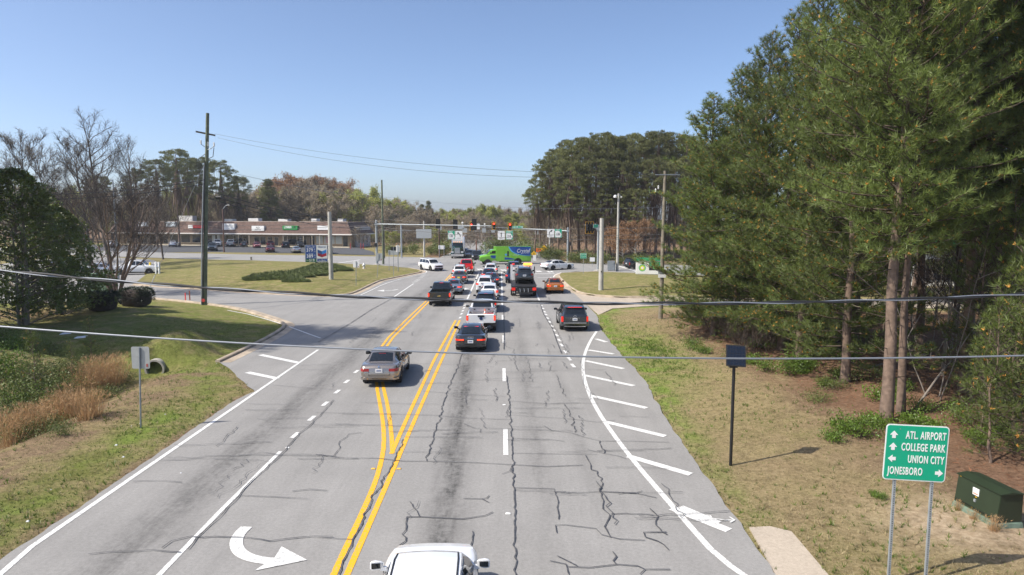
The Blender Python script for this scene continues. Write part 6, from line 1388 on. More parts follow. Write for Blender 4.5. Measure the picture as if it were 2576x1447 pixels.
for ua, ub, z0, z1, gm, nm in [(u7(160),u7(248),.1,2.75,SGL,'door'),(u7(262),u7(402),.75,2.85,SGL,'window'),(u7(490),u7(655),.6,2.85,SGL,'window'),(u7(670),u7(835),.6,2.85,SGL,'window'),(u7(858),u7(942),.6,2.85,SGL,'window'),
      (u7(1068),u7(1168),.55,2.4,SGL,'window'),(u7(1182),u7(1280),.55,2.4,SGL,'window'),(u7(1322),u7(1412),.9,2.4,SGL,'window'),(u7(1455),u7(1520),.1,2.4,SGL,'door'),(u7(1605),u7(1692),.5,2.8,SGL,'window'),(u7(1712),u7(1878),.5,2.8,SGL,'window'),
      (u7(1893),u7(2060),.4,2.8,SGL,'window'),(u7(2138),u7(2222),.1,2.8,SGL,'door'),(u7(2262),u7(2382),.9,2.8,SGLL,'window'),(u3(1755),u3(1895),.9,2.8,SGLL,'window'),(u3(1915),u3(2000),.9,2.8,SGLL,'window'),(u3(2018),u3(2083),.1,2.8,SGL,'door'),
      (486,506,.8,2.8,SGL,'window'),(458,480,.8,2.8,SGL,'window'),(430,452,.5,2.8,SGL,'window'),(405,424,.5,2.8,SGL,'window'),(380,398,.1,2.8,SGL,'door'),(350,372,.5,2.8,SGL,'window'),(322,344,.5,2.8,SGL,'window')]:
    w, a, c = window(ua, ub, z0, z1, gm, nm)
    if abs(ua - u7(1893)) < 1:
        for i, s in enumerate(('SPORTS STRETCH','COMPRESSION','CRYOTHERAPY','MASSAGE','')):
            if s: text(s, .27, M['signw'], w, ((a+c)/2, -.106, 2.55-i*.42), xs=.7)
    if abs(ua - u3(1755)) < 1:
        for i in range(6): MB().box(a+.4, a+1.6-.12*(i % 3), -.106, -.101, 2.55-i*.28, 2.66-i*.28).build('window_print', mat('print_red', (.5,.05,.05), .5), w)
    if abs(ua - u7(262)) < 1:
        for q in (0, 1):
            x0, x1 = (a+.02, (a+c)/2-.2) if q == 0 else ((a+c)/2+.2, c-.02); MB().prism([(x0,.8),(x1 if q else x1-.35,.8),(x1,2.8),(x0,2.8)] if q == 0 else [(x0+.35,.8),(x1,.8),(x1,2.8),(x0,2.8)], -.115, -.102).build('curtain', SGLL, w)
for u in (u7(455), u7(842), u7(1050), u7(1700), u7(2085), u7(2250), u3(1740), u3(1905)): s = S(u); MB().box(s-.06, s+.06, -1.95, -1.83, .1, ZE-.1).build('awning_post', TRIM, shop)
def slope_y(z): return -2.0 + 1.8*(z - ZE)/3.1
def shop_sign(ua, ub, va, vb, m, nm='shop_sign'):
    a, c = S(ua), S(ub); Y = A.y + DIR.y*(a + c)/2 - 2; z1, z0 = zat((ua+ub)/2, va, Y), zat((ua+ub)/2, vb, Y); y = slope_y(z0) - .08
    return MB().box(a, c, y-.18, y+.9*(z1-z0)*.6, z0, z1).build(nm, m, shop), (a+c)/2, y-.185, z0, z1
def y7(y): return 502.9 + y*.13016
INKN = mat('sign_navy', (.05,.06,.16), .5); GRNS = mat('sign_lime_green', (.01,.25,.05), .4)
s, x, y, z0, z1 = shop_sign(u7(535), u7(765), y7(460), y7(578), M['signw']); text('GARDENING', .32, INKN, s, (x, y-.004, z1-.62), xs=.8); text('470-274-8620', .2, INKN, s, (x, y-.004, z0+.28)); text('*  *', .3, INKN, s, (x, y-.004, z1-.25), sp=3)
s, x, y, z0, z1 = shop_sign(u7(1100), u7(1335), y7(505), y7(598), M['signw']); text('A|D', .72, M['inkb'], s, (x, y-.004, z0+.78)); text('ASSORTED DECOR', .22, M['inkb'], s, (x, y-.004, z0+.24))
s, x, y, z0, z1 = shop_sign(u7(1683), u7(1965), y7(502), y7(580), GRNS); text('LYMBER', .78, M['signw'], s, (x-.62, y-.004, z0+.62), xs=.82, bold=.02); text('UP', .78, M['inkb'], s, (x+1.3, y-.004, z0+.62), xs=.82, bold=.02)
s, x, y, z0, z1 = shop_sign(u3(1708), u3(1880), 568.2, 578.6, M['signw']); MB().box(x-1.3, x+.9, y-.006, y-.001, z0+.45, z0+.49).build('sign_rule', INKN, s)
s, x, y, z0, z1 = shop_sign(486, 497.5, 566.5, 574.5, M['signw']); s, x, y, z0, z1 = shop_sign(498, 527, 567.5, 574, mat('sign_red', (.62,.015,.02), .45)); text('B     N', .5, mat('sign_dark_red', (.35,.01,.01), .5), s, (x, y-.004, (z0+z1)/2))
shop_sign(428, 453, 558, 571, mat('sign_pale_blue', (.55,.62,.68), .5)); s, x, y, z0, z1 = shop_sign(360, 386, 559.5, 569.5, M['signw'])
for ua, ub, va, vb in ((u7(380),u7(535),551.5,559),(u7(840),u7(1040),549.5,556),(u7(1422),u7(1608),551.5,556.5),(u7(2062),u7(2170),550.5,558),(u3(1875),u3(1952),550.8,559.5),(436,472,543,552)):
    a, c = S(ua), S(ub); MB().box(a, c, 2.5, 4.2, ZT-.1, zat(ua, va, 182)).build('roof_unit', M['white2'], roof, bevel=.05)
for u, lb in ((884, 'red bollard at the left of the shop end wall'), (910, 'red bollard beside the shop end wall'), (916, 'red bollard at the far corner of the shop end wall')):
    x, y = G(u, 626); t = MB().lathe([(.09,0),(.09,1.35),(.05,1.42)], 10).build('bollard', mat('bollard_red', (.45,.06,.06), .5), loc=(x, y-1, 0)); tag(t, lb, 'bollard', 'red bollards')
# pale building and canopy glimpsed behind the right-hand wood
st = thing('petrol_station', 'white petrol station with green fascia half hidden behind the right-hand pines', 'building', (46, 78, 0), -.25)
MB().box(-17,20,0,10,0,4.2).build('wall', mat('station_white', (.72,.72,.70), .6), st); MB().box(-17.4,20.4,-.5,10.4,4.2,5.4).build('fascia', mat('station_green', (.02,.28,.11), .45), st); MB().box(-17.5,20.5,-.6,10.5,5.4,5.6).build('roof', mat('station_roof', (.5,.5,.48), .7), st)
for x in (-12,-7,-2,3,8,13): w = MB().box(x-1.8,x+1.8,-.08,-.02,.6,3.2).build('window', M['galvd'], st); MB().box(x-1.7,x+1.7,-.11,-.082,.7,3.1).build('pane', SGL, w)

# ------------------------------------------------------------------ poles
def polebase(u, v, vt):
    x, y, z = GH(u, v); return x, y, z, zat(u, vt, y) - z
# tall wooden pole on the left
x, y, z, h = polebase(514, 767, 285); lean = AT(522, 285, y)[0] - x
up = thing('utility_pole', 'tall wooden utility pole with crossarm at the side drive', 'utility pole', (x, y, z))
MB().tube([(0,0,-.3),(lean*.5,0,h*.5),(lean,0,h)], [.21,.175,.14], 14).build('pole', M['woodg'], up, smooth=.7)
def ux(v): return lean*(767 - v)/(767 - 285)
za = zat(516, 338, y) - z; ca = MB().hexa([(ux(338)-.75,-.55,za+.10),(ux(338)+.45,.62,za-.1),(ux(338)+.40,.72,za-.1),(ux(338)-.80,-.45,za+.10),(ux(338)-.75,-.55,za+.24),(ux(338)+.45,.62,za+.04),(ux(338)+.40,.72,za+.04),(ux(338)-.80,-.45,za+.24)]).build('crossarm', M['wood'], up)
zb_ = zat(516, 480, y) - z
MB().tube([(-.20,-.12,0),(ux(600)-.20,-.12,h*.4),(ux(430)-.16,-.10,zat(516,420,y)-z)], .065, 10).build('conduit', M['galvd'], up, smooth=.8); MB().tube([(-.05,-.22,0),(ux(430)-.02,-.19,zat(516,405,y)-z)], .035, 8).build('conduit', M['cable'], up, smooth=.8)
for u, v in ((507,357),(525,362),(540,363)):
    dx = AT(u, v, y)[0] - x; zz_ = zat(u, v, y) - z; i = MB().lathe([(.03,-.22),(.09,-.18),(.04,-.13),(.09,-.09),(.04,-.04),(.09,0),(.04,.05),(.08,.1),(.03,.14)], 12).build('insulator', M['white2'], up, smooth=.9, loc=(dx, -.15, zz_)); 
    MB().tube([(dx,-.15,zz_-.2),((dx+ux(v))/2,-.1,zz_-.42),(ux(v),-.1,zz_-.5)], .03, 6).build('insulator_bracket', M['galvd'], up)
MB().tube([(AT(540,372,y)[0]-x,-.15,zat(540,372,y)-z),(AT(538,395,y)[0]-x,-.2,zat(538,395,y)-z),(ux(400),-.1,zat(530,402,y)-z)], .03, 6).build('drop_cable', M['cable'], up, smooth=.9)
MB().tube([(ux(390)-.1,-.1,zat(500,388,y)-z),(AT(500,400,y)[0]-x,-.2,zat(500,402,y)-z),(ux(420)-.1,-.1,zat(510,430,y)-z)], .03, 6).build('drop_cable', M['cable'], up, smooth=.9)
MB().lathe([(.16,-.03),(.16,.0),(.001,.001)], 18, 0, 'y', (.02,-.22,zat(514,755,y)-z)).build('warning_disc', mat('disc_red', (.55,.06,.06), .5), up)
MB().tube([(ux(497)+.9,0,zat(540,497,y)-z),(ux(497)+1.35,0,zat(540,497,y)-z)], .16, 10).build('splice_case', M['cable'], up, smooth=.8)
gx, gy, gz = GH(368, 742); g = MB().tube([(x+ux(400), y, zat(516,400,y)), (gx, gy, gz)], .018, 5).build('guy_wire', M['steelc'], smooth=.9); tag(g, 'steel guy wire slanting down left from the tall wooden pole', 'guy wire')
b = MB().tube([(gx + (x+ux(400)-gx)*.03, gy + (y-gy)*.03, gz + .35), (gx + (x+ux(400)-gx)*.16, gy + (y-gy)*.16, gz + (zat(516,400,y)-gz)*.16)], .05, 8).build('guard', mat('guy_guard', (.6,.6,.58), .5), g)
POLE1 = (x + lean, y, z, h)
def simplepole(u, v, vt, r0, r1, m, name, label, cat, ut=None, n=14):
    x, y, z, h = polebase(u, v, vt); dx = (AT(ut, vt, y)[0] - x) if ut else 0
    t = thing(name, label, cat, (x, y, z)); MB().tube([(0,0,-.2),(dx*.5,0,h*.5),(dx,0,h)], [r0,(r0+r1)/2,r1], n).build('pole', m, t, smooth=.7); return t, x, y, z, h, dx
t, *_ = simplepole(833, 703, 533, .27, .21, M['conct'], 'concrete_pole', 'thick bare concrete pole on the left grass island', 'pole')
MB().tube([(.02,0,3.0),(.02,0,3.08)], .275, 14).build('band', M['conc'], t)
t, x, y, z, h, dx = simplepole(1511, 730, 549, .27, .21, M['conct'], 'concrete_pole', 'thick bare concrete pole on the right grass island', 'pole', 1513.5)
MB().box(-.05,.05,-.3,-.24,1.9,2.05).build('ground_plate', M['black'], t)
t, x, y, z, h, dx = simplepole(1552, 682, 487, .20, .13, M['conct'], 'light_pole', 'slim concrete light pole with white floodlight on the right island', 'light pole', 1555.5)
MB().box(dx-.45,dx+.35,-.06,.02,h-.32,h-.22).build('arm', M['galvd'], t); MB().lathe([(.05,.14),(.2,.05),(.24,-.22),(.2,-.26),(.001,-.26)], 14, 0, 'z', (dx-.5,-.1,h-.35)).build('floodlight', M['white'], t, smooth=.6); MB().lathe([(.05,.1),(.15,0),(.001,-.2)], 12, 0, 'z', (dx+.4,.05,h-.5)).build('floodlight', M['white'], t, smooth=.6)
t, x, y, z, h, dx = simplepole(1661, 802, 430, .17, .12, M['wood'], 'utility_pole', 'wooden utility pole against the left end of the pine row', 'utility pole', 1673)
POLE2 = (x, y, z, h, dx)
za = zat(1670, 440, y) - z; MB().box(dx-.75,dx+1.1,-.12,-.04,za-.03,za+.04).build('crossarm', M['galvd'], t)
for k, (u, v) in enumerate(((1648,478),(1655,470))): MB().lathe([(.02,-.2),(.07,-.12),(.03,-.05),(.07,.02),(.02,.1)], 10, 0, 'z', (AT(u,v,y)[0]-x,-.1,zat(u,v,y)-z)).build('insulator', M['white2'], t, smooth=.9)
MB().tube([(AT(1648,480,y)[0]-x,-.1,zat(1648,482,y)-z),(dx*.85,-.05,zat(1660,490,y)-z)], .025, 6).build('insulator_bracket', M['galvd'], t)
b = MB().box(-.30,.30,-.20,-.175,zat(1661,698,y)-z,zat(1661,690,y)-z).build('notice', M['signw'], t); text('NOW HIRING', .075, M['inkb'], b, (0,-.181,zat(1661,694,y)-z))
b = MB().box(-.30,.30,-.20,-.175,zat(1661,690,y)-z+.04,zat(1661,680,y)-z).build('notice', M['galvd'], t)
t, x, y, z, h, dx = simplepole(964, 665, 453, .19, .13, M['woodg'], 'utility_pole', 'green-tinged wooden pole with street lamp behind the left signal mast', 'utility pole')
POLE3 = (x, y, z, h)
zl = zat(964, 505, y) - z; MB().tube([(0,0,zl),(.8,-.1,zl+.28),(1.5,-.2,zl+.3)], .04, 8).build('arm', M['galv'], t, smooth=.8); MB().box(1.4,2.0,-.32,-.08,zl+.24,zl+.36).build('lamp_head', M['white'], t, bevel=.03)
t, x, y, z, h, dx = simplepole(563.5, 635, 526, .16, .11, mat('pole_brown', (.13,.07,.05), .8), 'light_pole', 'brown wooden light pole at the edge of the shop parking lot', 'light pole', 560)
MB().tube([(dx,0,h-.05),(dx+.6,0,h+.65),(dx+1.1,0,h+.85)], .05, 8).build('arm', M['galv'], t, smooth=.8); MB().box(dx+1.0,dx+1.6,-.15,.1,h+.8,h+.92).build('lamp_head', M['white'], t, bevel=.03)
t, x, y, z, h, dx = simplepole(299, 712, 455, .12, .07, M['galvd'], 'light_pole', 'grey steel light pole seen through the bare trees on the left', 'light pole')
MB().box(-.35,.05,-.1,.1,h,h+.14).build('lamp_head', M['galvd'], t, bevel=.03)
t, x, y, z, h, dx = simplepole(1067, 645, 556, .21, .16, M['conct'], 'concrete_pole', 'far concrete pole carrying a blank grey sign back', 'pole')
MB().box(-1.5,1.5,-.32,-.26,zat(1067,600,y),zat(1067,577,y)).build('sign_back', M['signback'], t)
t, *_ = simplepole(1382, 652, 588, .16, .13, M['conct'], 'concrete_pole', 'far concrete pole below the right turn sign', 'pole')
t, *_ = simplepole(1010, 648, 566, .18, .15, M['galv'], 'steel_pole', 'bare galvanised post standing between left mast and far concrete pole', 'pole')
t, *_ = simplepole(1198, 652, 605, .12, .09, mat('pole_rust', (.22,.10,.06), .8), 'utility_pole', 'thin reddish pole behind the black SUV', 'pole'); t, *_ = simplepole(1219.5, 650, 610, .08, .06, mat('pole_green', (.15,.24,.15), .6), 'steel_pole', 'thin green pole left of the lime truck cab', 'pole')
t, *_ = simplepole(1105, 648, 572, .16, .12, mat('pole_brown2', (.10,.06,.045), .8), 'utility_pole', 'dark brown pole below the leftmost dark signal head', 'pole')
t, *_ = simplepole(966.5, 650, 567, .15, .13, M['wood'], 'utility_pole', 'short brown pole beside the green-tinged pole', 'pole')

# ------------------------------------------------------------------ signals
def mast(u, v, vt, tip, label, r=.19):
    x, y, z, h = polebase(u, v, vt); z = 0
    t = thing('signal_mast', label, 'signal mast', (x, y, z)); MB().lathe([(.55,0),(.55,.14),(.30,.16),(.26,.2)], 16).build('footing', M['conc'], t)
    MB().tube([(0,0,.15),(0,0,h)], [r, r*.85], 14).build('pole', M['galv'], t, smooth=.7); MB().lathe([(r*.95,0),(r*.9,.08),(.02,.18)], 12, 0, 'z', (0,0,h)).build('cap', M['galv'], t, smooth=.7)
    za = h - .45; tx, ty, tz = tip[0]-x, tip[1]-y, tip[2]-z
    MB().tube([(0,0,za),(tx*.25,ty*.25,za+(tz-za)*.3),(tx,ty,tz)], [.11,.09,.05], 12).build('arm', M['galv'], t, smooth=.7); MB().box(-.22,.22,-.22,.22,za-.22,za+.22).build('arm_clamp', M['galv'], t, bevel=.03)
    return t, (x, y), (tx, ty), za, tz
m1, b1, d1, za1, tz1 = mast(948, 667, 557, AT(1235, 568.5, 103), 'grey left signal mast with long arm over the junction')
m2, b2, d2, za2, tz2 = mast(1427.5, 660, 575, AT(1163, 569, 130), 'grey right signal mast with arm reaching left over the junction')
MB().box(-.35,.1,-.3,.0,3.0,3.6).build('pedestrian_signal', M['black'], m1, bevel=.03); MB().box(.25,.55,-.3,-.1,2.9,3.5).build('pedestrian_signal', M['black'], m2, bevel=.03)
def signal(u, v, Y, hh, ww, front, label, lit=True, rz=0.0):
    X, _, Z = AT(u, v, Y); t = thing('traffic_signal', label, 'traffic light', (X, Y, Z), rz, 'overhead traffic lights')
    MB().box(-ww/2, ww/2, -.02, .02, -hh/2, hh/2).build('backplate', M['inkb'], t, bevel=.01)
    if front:
        for a in ((-ww/2-.01,-ww/2+.07,-hh/2,hh/2),(ww/2-.07,ww/2+.01,-hh/2,hh/2),(-ww/2+.07,ww/2-.07,hh/2-.07,hh/2),(-ww/2+.07,ww/2-.07,-hh/2,-hh/2+.07)): MB().box(a[0],a[1],-.03,-.021,a[2],a[3]).build('border', M['sigy'], t)
    sg = -1 if front else 1; n = 3
    MB().box(-.17,.17,min(sg*.02,sg*.24),max(sg*.02,sg*.24),-.52,.52).build('housing', M['inkb'], t, bevel=.02)
    for i in range(n):
        zc = .34 - i*.34; on = front and lit and i == 0
        MB().lathe([(.001,0),(.14,0),(.14,-.02),(.001,-.03)], 18, 0, 'y', (0, -.245 if front else .27, zc)).build('lens', M['redl'] if on else mat('dark_lens', (.03,.025,.02), .3), t, smooth=.5)
        rows = [[(.155*math.cos(a), sg*.24 + sg*yy, zc + .155*math.sin(a)) for a in np.linspace(-.3, math.pi+.3, 11)] for yy in (0, .2)]
        rows += [[(p[0]*.9, p[1], zc + (p[2]-zc)*.9) for p in r] for r in rows[::-1]]; MB().grid(rows, 0).build('visor', M['inkb'], t, smooth=.6)
    return t
for u, v, lb in ((1101.5,563,'dark back of the leftmost traffic light on the near arm'),(1145,564.5,'dark back of the middle traffic light on the near arm'),(1192.5,565,'dark back of the traffic light nearest the end of the near arm')):
    signal(u, v, 108 - (u-1100)*.04, 1.5 if u < 1180 else 1.75, .72, False, lb)
for u, v, Y, lb in ((1186.5,570,128,'red-lit yellow-edged traffic light half behind a dark one'),(1242,568,126,'red-lit traffic light in the middle above the straight-ahead sign'),(1282.5,570,124.5,'red-lit traffic light left of the green street name sign')):
    signal(u, v, Y, 1.75 if u < 1200 else 1.42, .72, True, lb)
# corner mast on the right island with three dark signals edge-on
m3, b3, d3, za3, tz3 = mast(1503, 682, 569, AT(1470, 566, 100), 'grey-blue corner mast on the right island with short arm', .16)
for u, lb in ((1475.5,'leftmost yellow-edged side signal at the right corner'),(1482,'middle yellow-edged side signal at the right corner'),(1489,'right yellow-edged side signal at the right corner')): signal(u, 573, 99.5, 1.75, .5, True, lb, lit=False, rz=.5)
for u, v, lb in ((1073,559.5,'far dark signal left of the others'),(1080,558.5,'far dark signal right of its twin')): pass

# ------------------------------------------------------------------ sign helper
def rrect(w, h, r, n=4):
    o = []
    for cx, cz, a0 in ((w/2-r, h/2-r, 0), (-w/2+r, h/2-r, 90), (-w/2+r, -h/2+r, 180), (w/2-r, -h/2+r, 270)): o += [(cx + r*math.cos(math.radians(a0 + 90*i/n)), cz + r*math.sin(math.radians(a0 + 90*i/n))) for i in range(n+1)]
    return o
def panel(parent, w, h, m, y=0, th=.012, r=.05, name='panel', border=None, bm=None, z=0.0, x=0.0):
    p = MB().prism([(a+x, b+z) for a, b in rrect(w, h, r)], y, y+th).build(name, border or m, parent)
    if border: 
        q = MB().prism([(a+x, b+z) for a, b in rrect(w-bm*2, h-bm*2, max(.01, r-bm))], y-.004, y+.001).build('face', m, p)
    return p
def arrow(pts, m, parent, y): return MB().prism(pts, y-.004, y).build('arrow', m, parent)
# --- green destination sign
Yg = 14.0; gx_, _, gz_ = AT(2301, 1139, Yg); gw = 150/FPX*(Yg*COSP + (CAMH-gz_)*SINP); gh = 139.5/FPX*(Yg*COSP + (CAMH-gz_)*SINP)*1.03
gs = thing('road_sign', 'green destination sign reading ATL. AIRPORT and JONESBORO on two steel posts', 'road sign', (gx_, Yg, gz_), -.10)
pn = panel(gs, gw, gh, M['signg'], -.03, .012, .075, border=M['signw'], bm=.022); pn.rotation_euler = (0, math.radians(1.4), 0)
def UP(cx, cz, s): return [(cx, cz+s), (cx+.95*s, cz-.05*s), (cx+.42*s, cz-.05*s), (cx+.42*s, cz-.85*s), (cx-.42*s, cz-.85*s), (cx-.42*s, cz-.05*s), (cx-.95*s, cz-.05*s)]
def rotp(p, c, a): return [(c[0] + (x-c[0])*math.cos(a) - (z-c[1])*math.sin(a), c[1] + (x-c[0])*math.sin(a) + (z-c[1])*math.cos(a)) for x, z in p]
rowz = [gh*.315, gh*.10, -gh*.115, -gh*.335]; s_ = gw*.068
for i, (sgl, al, xx, ax, an) in enumerate((('ATL. AIRPORT','RIGHT',gw*.455,-gw*.37,0),('COLLEGE PARK','RIGHT',gw*.455,-gw*.37,0),('UNION CITY','RIGHT',gw*.455,-gw*.37,math.pi/2),('JONESBORO','LEFT',-gw*.425,gw*.39,-math.pi/2))):
    text(sgl, gw*.182, M['signw'], pn, (xx, -.036, rowz[i]), xs=.50, align=al, bold=.004, sp=1.12)
    arrow(rotp(UP(ax, rowz[i], s_), (ax, rowz[i]), an), M['signw'], pn, -.0345)
for s in (-1, 1):
    px = s*gw*.30
    po = MB(); po.box(px-.027,px+.027,-.015,.035,-gz_-.2,gh*.42); po = po.build('post', M['galv'], gs)
    b = MB()
    for k in range(64): z = -gz_ + k*.05; b.box(px-.009,px+.009,-.0165,-.0151,z,z+.017)
    hb = b.build('post_holes', M['black'], po); hb['kind'] = 'stuff'
for px, pz in ((-gw*.28, gh*.42), (-gw*.28, -gh*.42)): MB().lathe([(.001,-.005),(.012,-.004),(.012,0),(.001,0)], 8, 0, 'y', (px, -.0345, pz)).build('bolt', M['galvd'], pn)
# --- sign back on the left verge
def backsign(u, vb, ut, vc, w, h, label, post=.03, m=None, group='plain grey sign backs', rz=0.0, two=0.0, sticker=True):
    x, y, z = GH(u, vb); X, _, Z = AT(ut, vc, y); t = thing('road_sign', label, 'road sign', (x, y, z), rz, group)
    for s in ([-1, 1] if two else [0]): MB().tube([(s*two,0,-.1),(s*two + X-x,0,Z-z+h*.48)], post, 6).build('post', M['galvd'], t)
    p = panel(t, w, h, m or M['signback'], .035, .01, .06, x=X-x, z=Z-z)
    if sticker: MB().box(X-x+w*.30,X-x+w*.40,.028,.036,Z-z-h*.42,Z-z-h*.28).build('sticker', mat('sticker_red', (.35,.08,.06), .5), t)
    return t
x, y, z = GH(354, 1075); k = (y*COSP + 5.2*SINP)/FPX
backsign(354, 1076, 352, 900.5, 45*k, 56*k, 'grey back of a square sign on the left verge beside the road edge')
backsign(895.5, 720, 895.5, 665, 12.5*95/FPX, 13*95/FPX, 'small white-backed sign on the left island near the kerb', .03, M['white'])
backsign(948, 700, 953, 647, 15.5*92/FPX, 18*92/FPX, 'grey square sign back in front of the left mast footing')
backsign(990, 694, 989.5, 626, 13*90/FPX, 9.5*90/FPX, 'small black-backed sign on a black post on the left island', .035, M['black'], sticker=False)
backsign(990, 682, 990, 635.5, 26*100/FPX, 12*100/FPX, 'wide grey sign back on two posts behind the left island', .03, two=.65, sticker=False)
backsign(1001, 684, 1000, 626, 9*98/FPX, 16*98/FPX, 'narrow pale sign back right of the wide sign back', .03, M['white'], sticker=False)
backsign(1111, 648, 1110.5, 622.5, 17*128/FPX, 10*128/FPX, 'white sign back on two posts left of the semi truck', .04, M['white'], two=.45, sticker=False)
# --- overhead lane signs on a span wire
def Zs(u, v, Y): return AT(u, v, Y)
YS = 113
def lane_sign(kind, u, v, label, num='138', head='WEST'):
    X, _, Z = AT(u, v, YS); w, h = 17.6/FPX*YS, 21.5/FPX*YS; t = thing('lane_sign', label, 'road sign', (X, YS, Z), 0, 'overhead lane signs')
    for s in (-.3, .3): MB().box(s-.02,s+.02,0,.03,h/2,h/2+.35).build('hanger', M['galvd'], t)
    if kind == 'route':
        p = panel(t, w, h, M['signg'], -.02, .015, .07, border=M['signw'], bm=.025); text(head, .27, M['signw'], p, (-w*.04, -.028, h*.37), xs=.85, bold=.004)
        g = [(-w*.43,h*.26),(w*.14,h*.26),(w*.45,-h*.17),(w*.28,-h*.45),(-w*.36,-h*.45),(-w*.43,-h*.38)]
        MB().prism(g, -.030, -.0245).build('route_shield', M['signw'], p); text(num, .60, M['inkb'], p, (-w*.06, -.036, -h*.12), xs=.66, bold=.006)
    else:
        p = panel(t, w, h, M['signw'], -.02, .015, .07); text('ONLY', .25, M['inkb'], p, (0, -.026, -h*.34), xs=.9, sp=1.15)
        y = -.0225; e = .055
        if kind == 'up': arrow([(0,h*.36),(.15,h*.19),(.055,h*.2),(.055,-h*.17),(-.055,-h*.17),(-.055,h*.2),(-.15,h*.19)], M['inkb'], p, y)
        else:
            s = -1 if kind == 'left' else 1; pts = [(-s*.22 + s*.0, -h*.17), (-s*.20, h*.02), (-s*.10, h*.16), (s*.06, h*.24)]
            L_, R_ = offs(pts, e), offs(pts, -e); arrow(L_ + R_[::-1] if s > 0 else (L_ + R_[::-1])[::-1], M['inkb'], p, y)
            tip = [(s*.02, h*.37), (s*.34, h*.30), (s*.10, h*.10)]; arrow(tip if s > 0 else tip[::-1], M['inkb'], p, y-.002)
    return t
lane_sign('route', 1135, 591.5, 'green WEST 138 route sign hanging over the left-turn lane')
lane_sign('left', 1154, 592.3, 'white left arrow ONLY sign hanging right of the WEST sign')
lane_sign('up', 1260.5, 592.5, 'white straight arrow ONLY sign hanging in the middle')
lane_sign('route', 1281, 592, 'green NORTH 314 route sign hanging in the middle', '314', 'NORTH')
lane_sign('right', 1384.5, 586.5, 'white right arrow ONLY sign near the right mast')
lane_sign('route', 1404, 587, 'green EAST 138 route sign near the right mast', '138', 'EAST')
X, _, Z = AT(1302, 572, 122); t = thing('street_sign', 'green SR 138 street name sign on the right mast arm', 'street sign', (X, 122, Z), 0)
p = panel(t, 26.5/FPX*122, 6.6/FPX*122, M['signg'], -.12, .02, .05, border=M['signw'], bm=.02); text('SR 138', .42, M['signw'], p, (.28, -.128, 0), xs=.95, sp=1.15); text('NB', .36, M['signw'], p, (-.62, -.128, 0), xs=.8)
for s in (-.6, .6): MB().box(s-.03,s+.03,-.1,.08,-.05,.12).build('bracket', M['galvd'], t)
X, _, Z = AT(1497, 569, 97); t = thing('street_sign', 'small green street sign on the right corner mast arm', 'street sign', (X, 97, Z), .6); panel(t, .9, .5, M['signg'], -.1, .02, .04, border=M['signw'], bm=.02); MB().box(-.03,.03,-.08,.1,.1,.35).build('bracket', M['galvd'], t)
for u, v, w, h, lb in ((1106,574,9,9,'small grey sign back on the far arm left of centre'),(1159,587-14,15,8,'grey sign back behind the end of the near arm'),(1169,581-1,11,11,'square grey sign back right of the half-hidden red light'),(1217,580,10,11,'square grey sign back left of the middle red light'),(1240,582.5,9,7,'small grey sign back under the middle red light'),(1350,585,11,9,'grey sign back left of the right turn sign'),(1203,570,7,14,'white vertical sign beside the dark signal back')):
    X, _, Z = AT(u, v, 134); t = thing('road_sign', lb, 'road sign', (X, 134, Z), 0, 'far overhead sign backs'); panel(t, w/FPX*134, h/FPX*134, M['signback'] if w != 7 else M['white'], 0, .015, .04); MB().box(-.03,.03,.016,.06,0,h/FPX*67+.3).build('hanger', M['galvd'], t)
# camera sensors on the arms
for u, v, Y, lb in ((1163,563,107,'small white sensor on the near signal arm'),(1219,566,127,'small white sensor on the far signal arm')):
    X, _, Z = AT(u, v, Y); t = thing('sensor', lb, 'sensor', (X, Y, Z)); MB().lathe([(.03,-.5),(.03,0)], 8).build('stem', M['white'], t); MB().lathe([(.04,-.05),(.16,.05),(.16,.18),(.05,.28)], 12).build('dome', M['white'], t, smooth=.8)
# --- price signs
x, y = G(796.5, 663.5); z0 = hz(x, y) ; k = (y*COSP + 6*SINP)/FPX
cs = thing('price_sign', 'blue and white petrol price sign reading 3.79 and 3.89 on the island', 'price sign', (x, y, z0), .18)
cw, chh = 54*k/math.cos(.18), 42.5*k; zc = zat(796, 638, y) - z0
MB().box(-.25,.25,-.12,.12,-.1,zc-chh/2+.1).build('pedestal', M['black'], cs)
CB = mat('price_blue', (.02,.07,.27), .35); CG = mat('price_green', (.01,.11,.05), .35); CL = mat('chevron_light_blue', (.02,.22,.62), .35); CN = mat('chevron_navy', (.02,.08,.25), .35); CR_ = mat('chevron_red', (.42,.02,.04), .35); CR2 = mat('chevron_dark_red', (.24,.01,.03), .35)
MB().box(-cw/2,cw/2,-.25,.25,zc-chh/2,zc+chh/2).build('cabinet', M['galv'], cs)
lx0, lx1 = -cw/2+.12, -.02; mid = (lx0+lx1)/2; f = MB().box(lx0,lx1,-.27,-.252,zc-chh*.29,zc+chh/2-.02).build('price_panel', CB, cs)
f2 = MB().box(lx0,lx1,-.27,-.252,zc-chh/2+.02,zc-chh*.295).build('price_panel', CG, cs)
text('Gasoline', .22, M['signw'], f, (mid-.35,-.275,zc+chh*.44), xs=.9); text('Regular', .17, M['signw'], f, (mid+.5,-.275,zc+chh*.44)); text('Self Service Cash', .2, M['signw'], f, (mid,-.275,zc+chh*.36), xs=.9); text('Plus  Debit', .18, M['signw'], f, (mid,-.275,zc-chh*.0), xs=.9)
for s, zz_, pp in (('379', zc+chh*.20, f), ('389', zc-chh*.15, f)): text(s, .78, M['signw'], pp, (mid-.18,-.275,zz_), xs=.85, bold=.012, sp=1.12); text('9', .34, M['signw'], pp, (mid+.62,-.275,zz_+.12)); text('10', .24, M['signw'], pp, (mid+.62,-.275,zz_-.2))
